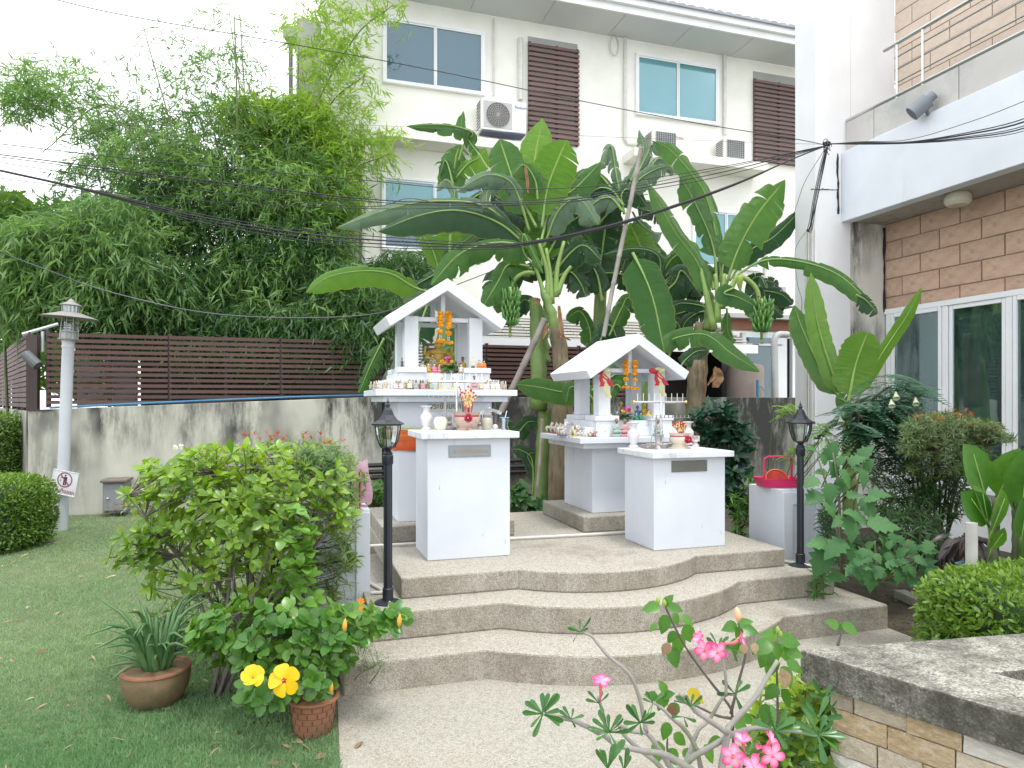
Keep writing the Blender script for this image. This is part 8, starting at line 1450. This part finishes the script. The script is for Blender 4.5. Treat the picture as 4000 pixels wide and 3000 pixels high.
for x, y, L_, a in ((860, 195, 120, 185), (965, 150, 90, 60), (1010, 200, 95, -10), (940, 300, 120, -110), (1015, 270, 90, -60), (1085, 275, 90, -30), (1090, 360, 130, -70), (870, 320, 60, 220), (1030, 430, 150, -80), (1000, 505, 130, -75), (985, 380, 90, -120), (1345, 315, 110, 190), (1440, 290, 100, 20), (1475, 335, 100, -10), (1400, 350, 90, -100), (1380, 440, 110, -80), (1590, 365, 120, 165), (1720, 400, 150, -10), (1545, 440, 150, 200), (1560, 500, 150, -120), (1700, 480, 150, -40), (1600, 560, 140, -110), (1750, 560, 120, -30), (1640, 470, 110, -80), (1620, 340, 60, 90), (1740, 470, 130, -20), (1700, 620, 130, -60), (1980, 295, 90, 150), (2090, 325, 105, -30), (2030, 310, 45, 60), (925, 780, 120, -110), (960, 730, 90, 20), (860, 740, 90, 160), (930, 680, 80, 120), (990, 830, 110, -130), (950, 960, 110, -110), (1040, 1010, 110, -40), (900, 1090, 130, -100), (1000, 1120, 120, -60), (1220, 1100, 120, -60), (1600, 720, 120, -130), (1700, 760, 130, -60), (1440, 880, 100, 170), (1420, 930, 110, -20), (1560, 850, 120, -100), (1090, 1090, 90, 40), (1250, 1020, 90, 200)): one(hf, hfm, x, y, L_, a, rd.uniform(2.5, 2.7))
for x, y, L_, a in ((950, 455, 95, -110), (985, 840, 100, -100), (1425, 460, 85, -110), (1500, 450, 70, -90), (1685, 640, 110, -95), (1670, 600, 60, 100)): one(hf, brn, x, y, L_, a, 2.5, 'dead_leaf')
one(hf, yel, 1140, 745, 130, -30, 2.5, 'yellow_leaf')
MB().tube(spline([P(*KD(x, y), 2.55) for x, y in ((1395, 280), (1395, 250), (1390, 220), (1386, 192))], 7), [.004, .009, .012, .012, .011, .008, .003], 8).build('bud', mat('peach_bud', (.75, .42, .24), .5, .1), hf, smooth=True)
for x, y in ((1640, 330), (1655, 355), (900, 150), (940, 165)): MB().tube(spline([P(*KD(x, y+25), 2.5), P(*KD(x, y), 2.5), P(*KD(x-2, y-22), 2.5)], 5), [.003, .008, .009, .006, .001], 7).build('bud', BAN[2], hf, smooth=True)
lime = shrub('low bush of lime-green leaves in front of the stone planter wall', 'bush', G(1770, 1750), [(1720, 1520, 90, 60, 2.75, 3.1, 60), (1770, 1560, 80, 80, 2.65, 2.95, 60), (1740, 1620, 110, 60, 2.55, 2.85, 60), (1660, 1600, 40, 60, 2.7, 2.9, 18), (1790, 1470, 40, 20, 2.8, 3.0, 10)], LT_SM, leafmat('lime_leaf', (.045, .14, .02), (.36, .52, .06), .35, .4), (.045, .07), 6, [G(1770, 1750)], 0, 1, TWD, 300, .006, 9, name='bush')
# ================================================================== cables
CAB = mat('cable_black', (.012, .013, .016), .45); CABG = mat('cable_grey', (.10, .11, .12), .5)
def cable(label, pts, Ys, r_=.007, m_=CAB, n=60):
    m = len(pts); Y = [Ys[0]+(Ys[1]-Ys[0])*i/(m-1) for i in range(m)] if len(Ys) == 2 else Ys; ps = spline([P(x, y, q) for (x, y), q in zip(pts, Y)], n); tag(MB().tube(ps, r_*.8, 5).build('cable', m_, smooth=True), label, 'cable', 'overhead cables')
kn = (1787, 314)
cable('thin top cable crossing from the upper left past the top-floor windows', [(90, -8), (270, 33), (640, 97), (937, 152), (1240, 215), (1500, 265), (1700, 297), kn], (7, 8.3), .006)
cable('very thin pale cable below the top one, level with the air conditioners', [(640, 262), (950, 278), (1250, 293), (1500, 303), (1780, 312)], (8, 8.3), .0025, CABG)
cable('single cable across the bamboo above the bundles', [(-8, 310), (350, 350), (774, 388), (984, 407), (1195, 407), (1330, 396), (1560, 360), kn], (7, 8.3), .006)
cable('upper cable of the pair crossing the bamboo', [(-8, 333), (380, 382), (774, 428), (950, 437), (1180, 436), (1330, 415), (1560, 372), kn], (7, 8.3), .008); cable('lower cable of the pair crossing the bamboo', [(-8, 338), (380, 388), (774, 433), (950, 443), (1180, 440), (1330, 421), (1570, 378), kn], (7, 8.3), .006)
cable('sagging cable just under the pair', [(-8, 350), (380, 405), (774, 446), (880, 429), (945, 438), (1030, 437), (1180, 430), (1330, 410), (1580, 360), kn], (7, 8.3), .005)
cable('straight cable between the pair and the thick bundle', [(-8, 384), (380, 430), (774, 450), (1000, 448), (1200, 438), (1400, 420)], (7, 8.2), .005)
for i, (dy, r_, nm) in enumerate(((0, .011, 'thickest'), (5, .008, 'second'), (10, .007, 'third'), (-5, .006, 'uppermost'))): cable(nm+' cable of the twisted bundle crossing low over the bamboo', [(-8, 366+dy*.2), (200, 412+dy*.3), (400, 462+dy), (600, 497+dy*1.4), (774, 516+dy*1.6), (1020, 529+dy), (1130, 526+dy*.5), (1330, 484+dy*.4), (1560, 408+dy*.3), (1720, 340), kn], (6.8, 8.3), r_)
cable('lone low cable sagging across the bamboo to the tall spirit house roof', [(-8, 540), (21, 553), (120, 590), (224, 627), (420, 672), (595, 686), (774, 682), (868, 662), (1000, 610), (1130, 560)], (6, 9.0), .0075, CABG)
for i, (ye, r_, nm) in enumerate(((215, .004, 'highest, thin'), (254, .006, 'second'), (261, .009, 'third, thick'), (270, .005, 'fourth'), (275, .007, 'fifth'), (281, .004, 'lowest'))): cable(nm+' of the six cables running right from the knot on the tower', [(kn[0], kn[1]-3), (1860, 306+i*1.2), (1960, 302+(ye-215)*.12), (2090, 265+(ye-215)*.55), (2225, ye-2), (2420, ye-95)], (8.25, 4.8), r_, n=30)
kt = thing('cable_knot', 'black tangle where the overhead cables are tied to the tower', 'cable knot', P(*kn, 8.3), rz=0)
for i in range(12):
    c = P(kn[0]+rd.uniform(-8, 6), kn[1]+rd.uniform(-6, 10), 8.28); q = rd.uniform(.015, .045) if i < 9 else rd.uniform(.05, .09); ax_ = rd.uniform(0, 3); MB().tube([c+Vector((q*math.cos(t)*math.cos(ax_), q*math.cos(t)*math.sin(ax_)*.3, q*math.sin(t)*.8)) for t in np.linspace(0, rd.uniform(4, 6.2), 16)], .007 if i < 5 else .004, 5).build('loop', CAB, kt, smooth=True)
for i in range(9): 
    x = rd.uniform(-6, 6); cable(('front', 'second', 'third', 'fourth', 'fifth', 'sixth', 'thin', 'loose', 'rear')[i]+' strand of the bundle drooping from the knot down the tower', [(kn[0]+x*.4, kn[1]+4), (1778+x*.8, 350+i), (1762+x, 430), (1752+x*.5, 475+i*3), (1745+x*.5, 500)], (8.25, 8.35), .006 if i < 6 else .004, n=20)
cable('loose thin wire hanging in a curve left of the drooping bundle', [(1780, 325), (1740, 390), (1722, 440), (1712, 470)], (8.25, 8.6), .004, n=20); cable('thin wire running down the left edge of the tower', [(1745, 495), (1718, 540), (1722, 610), (1732, 650), (1728, 700)], (8.4, 8.8), .004, CABG, n=24)
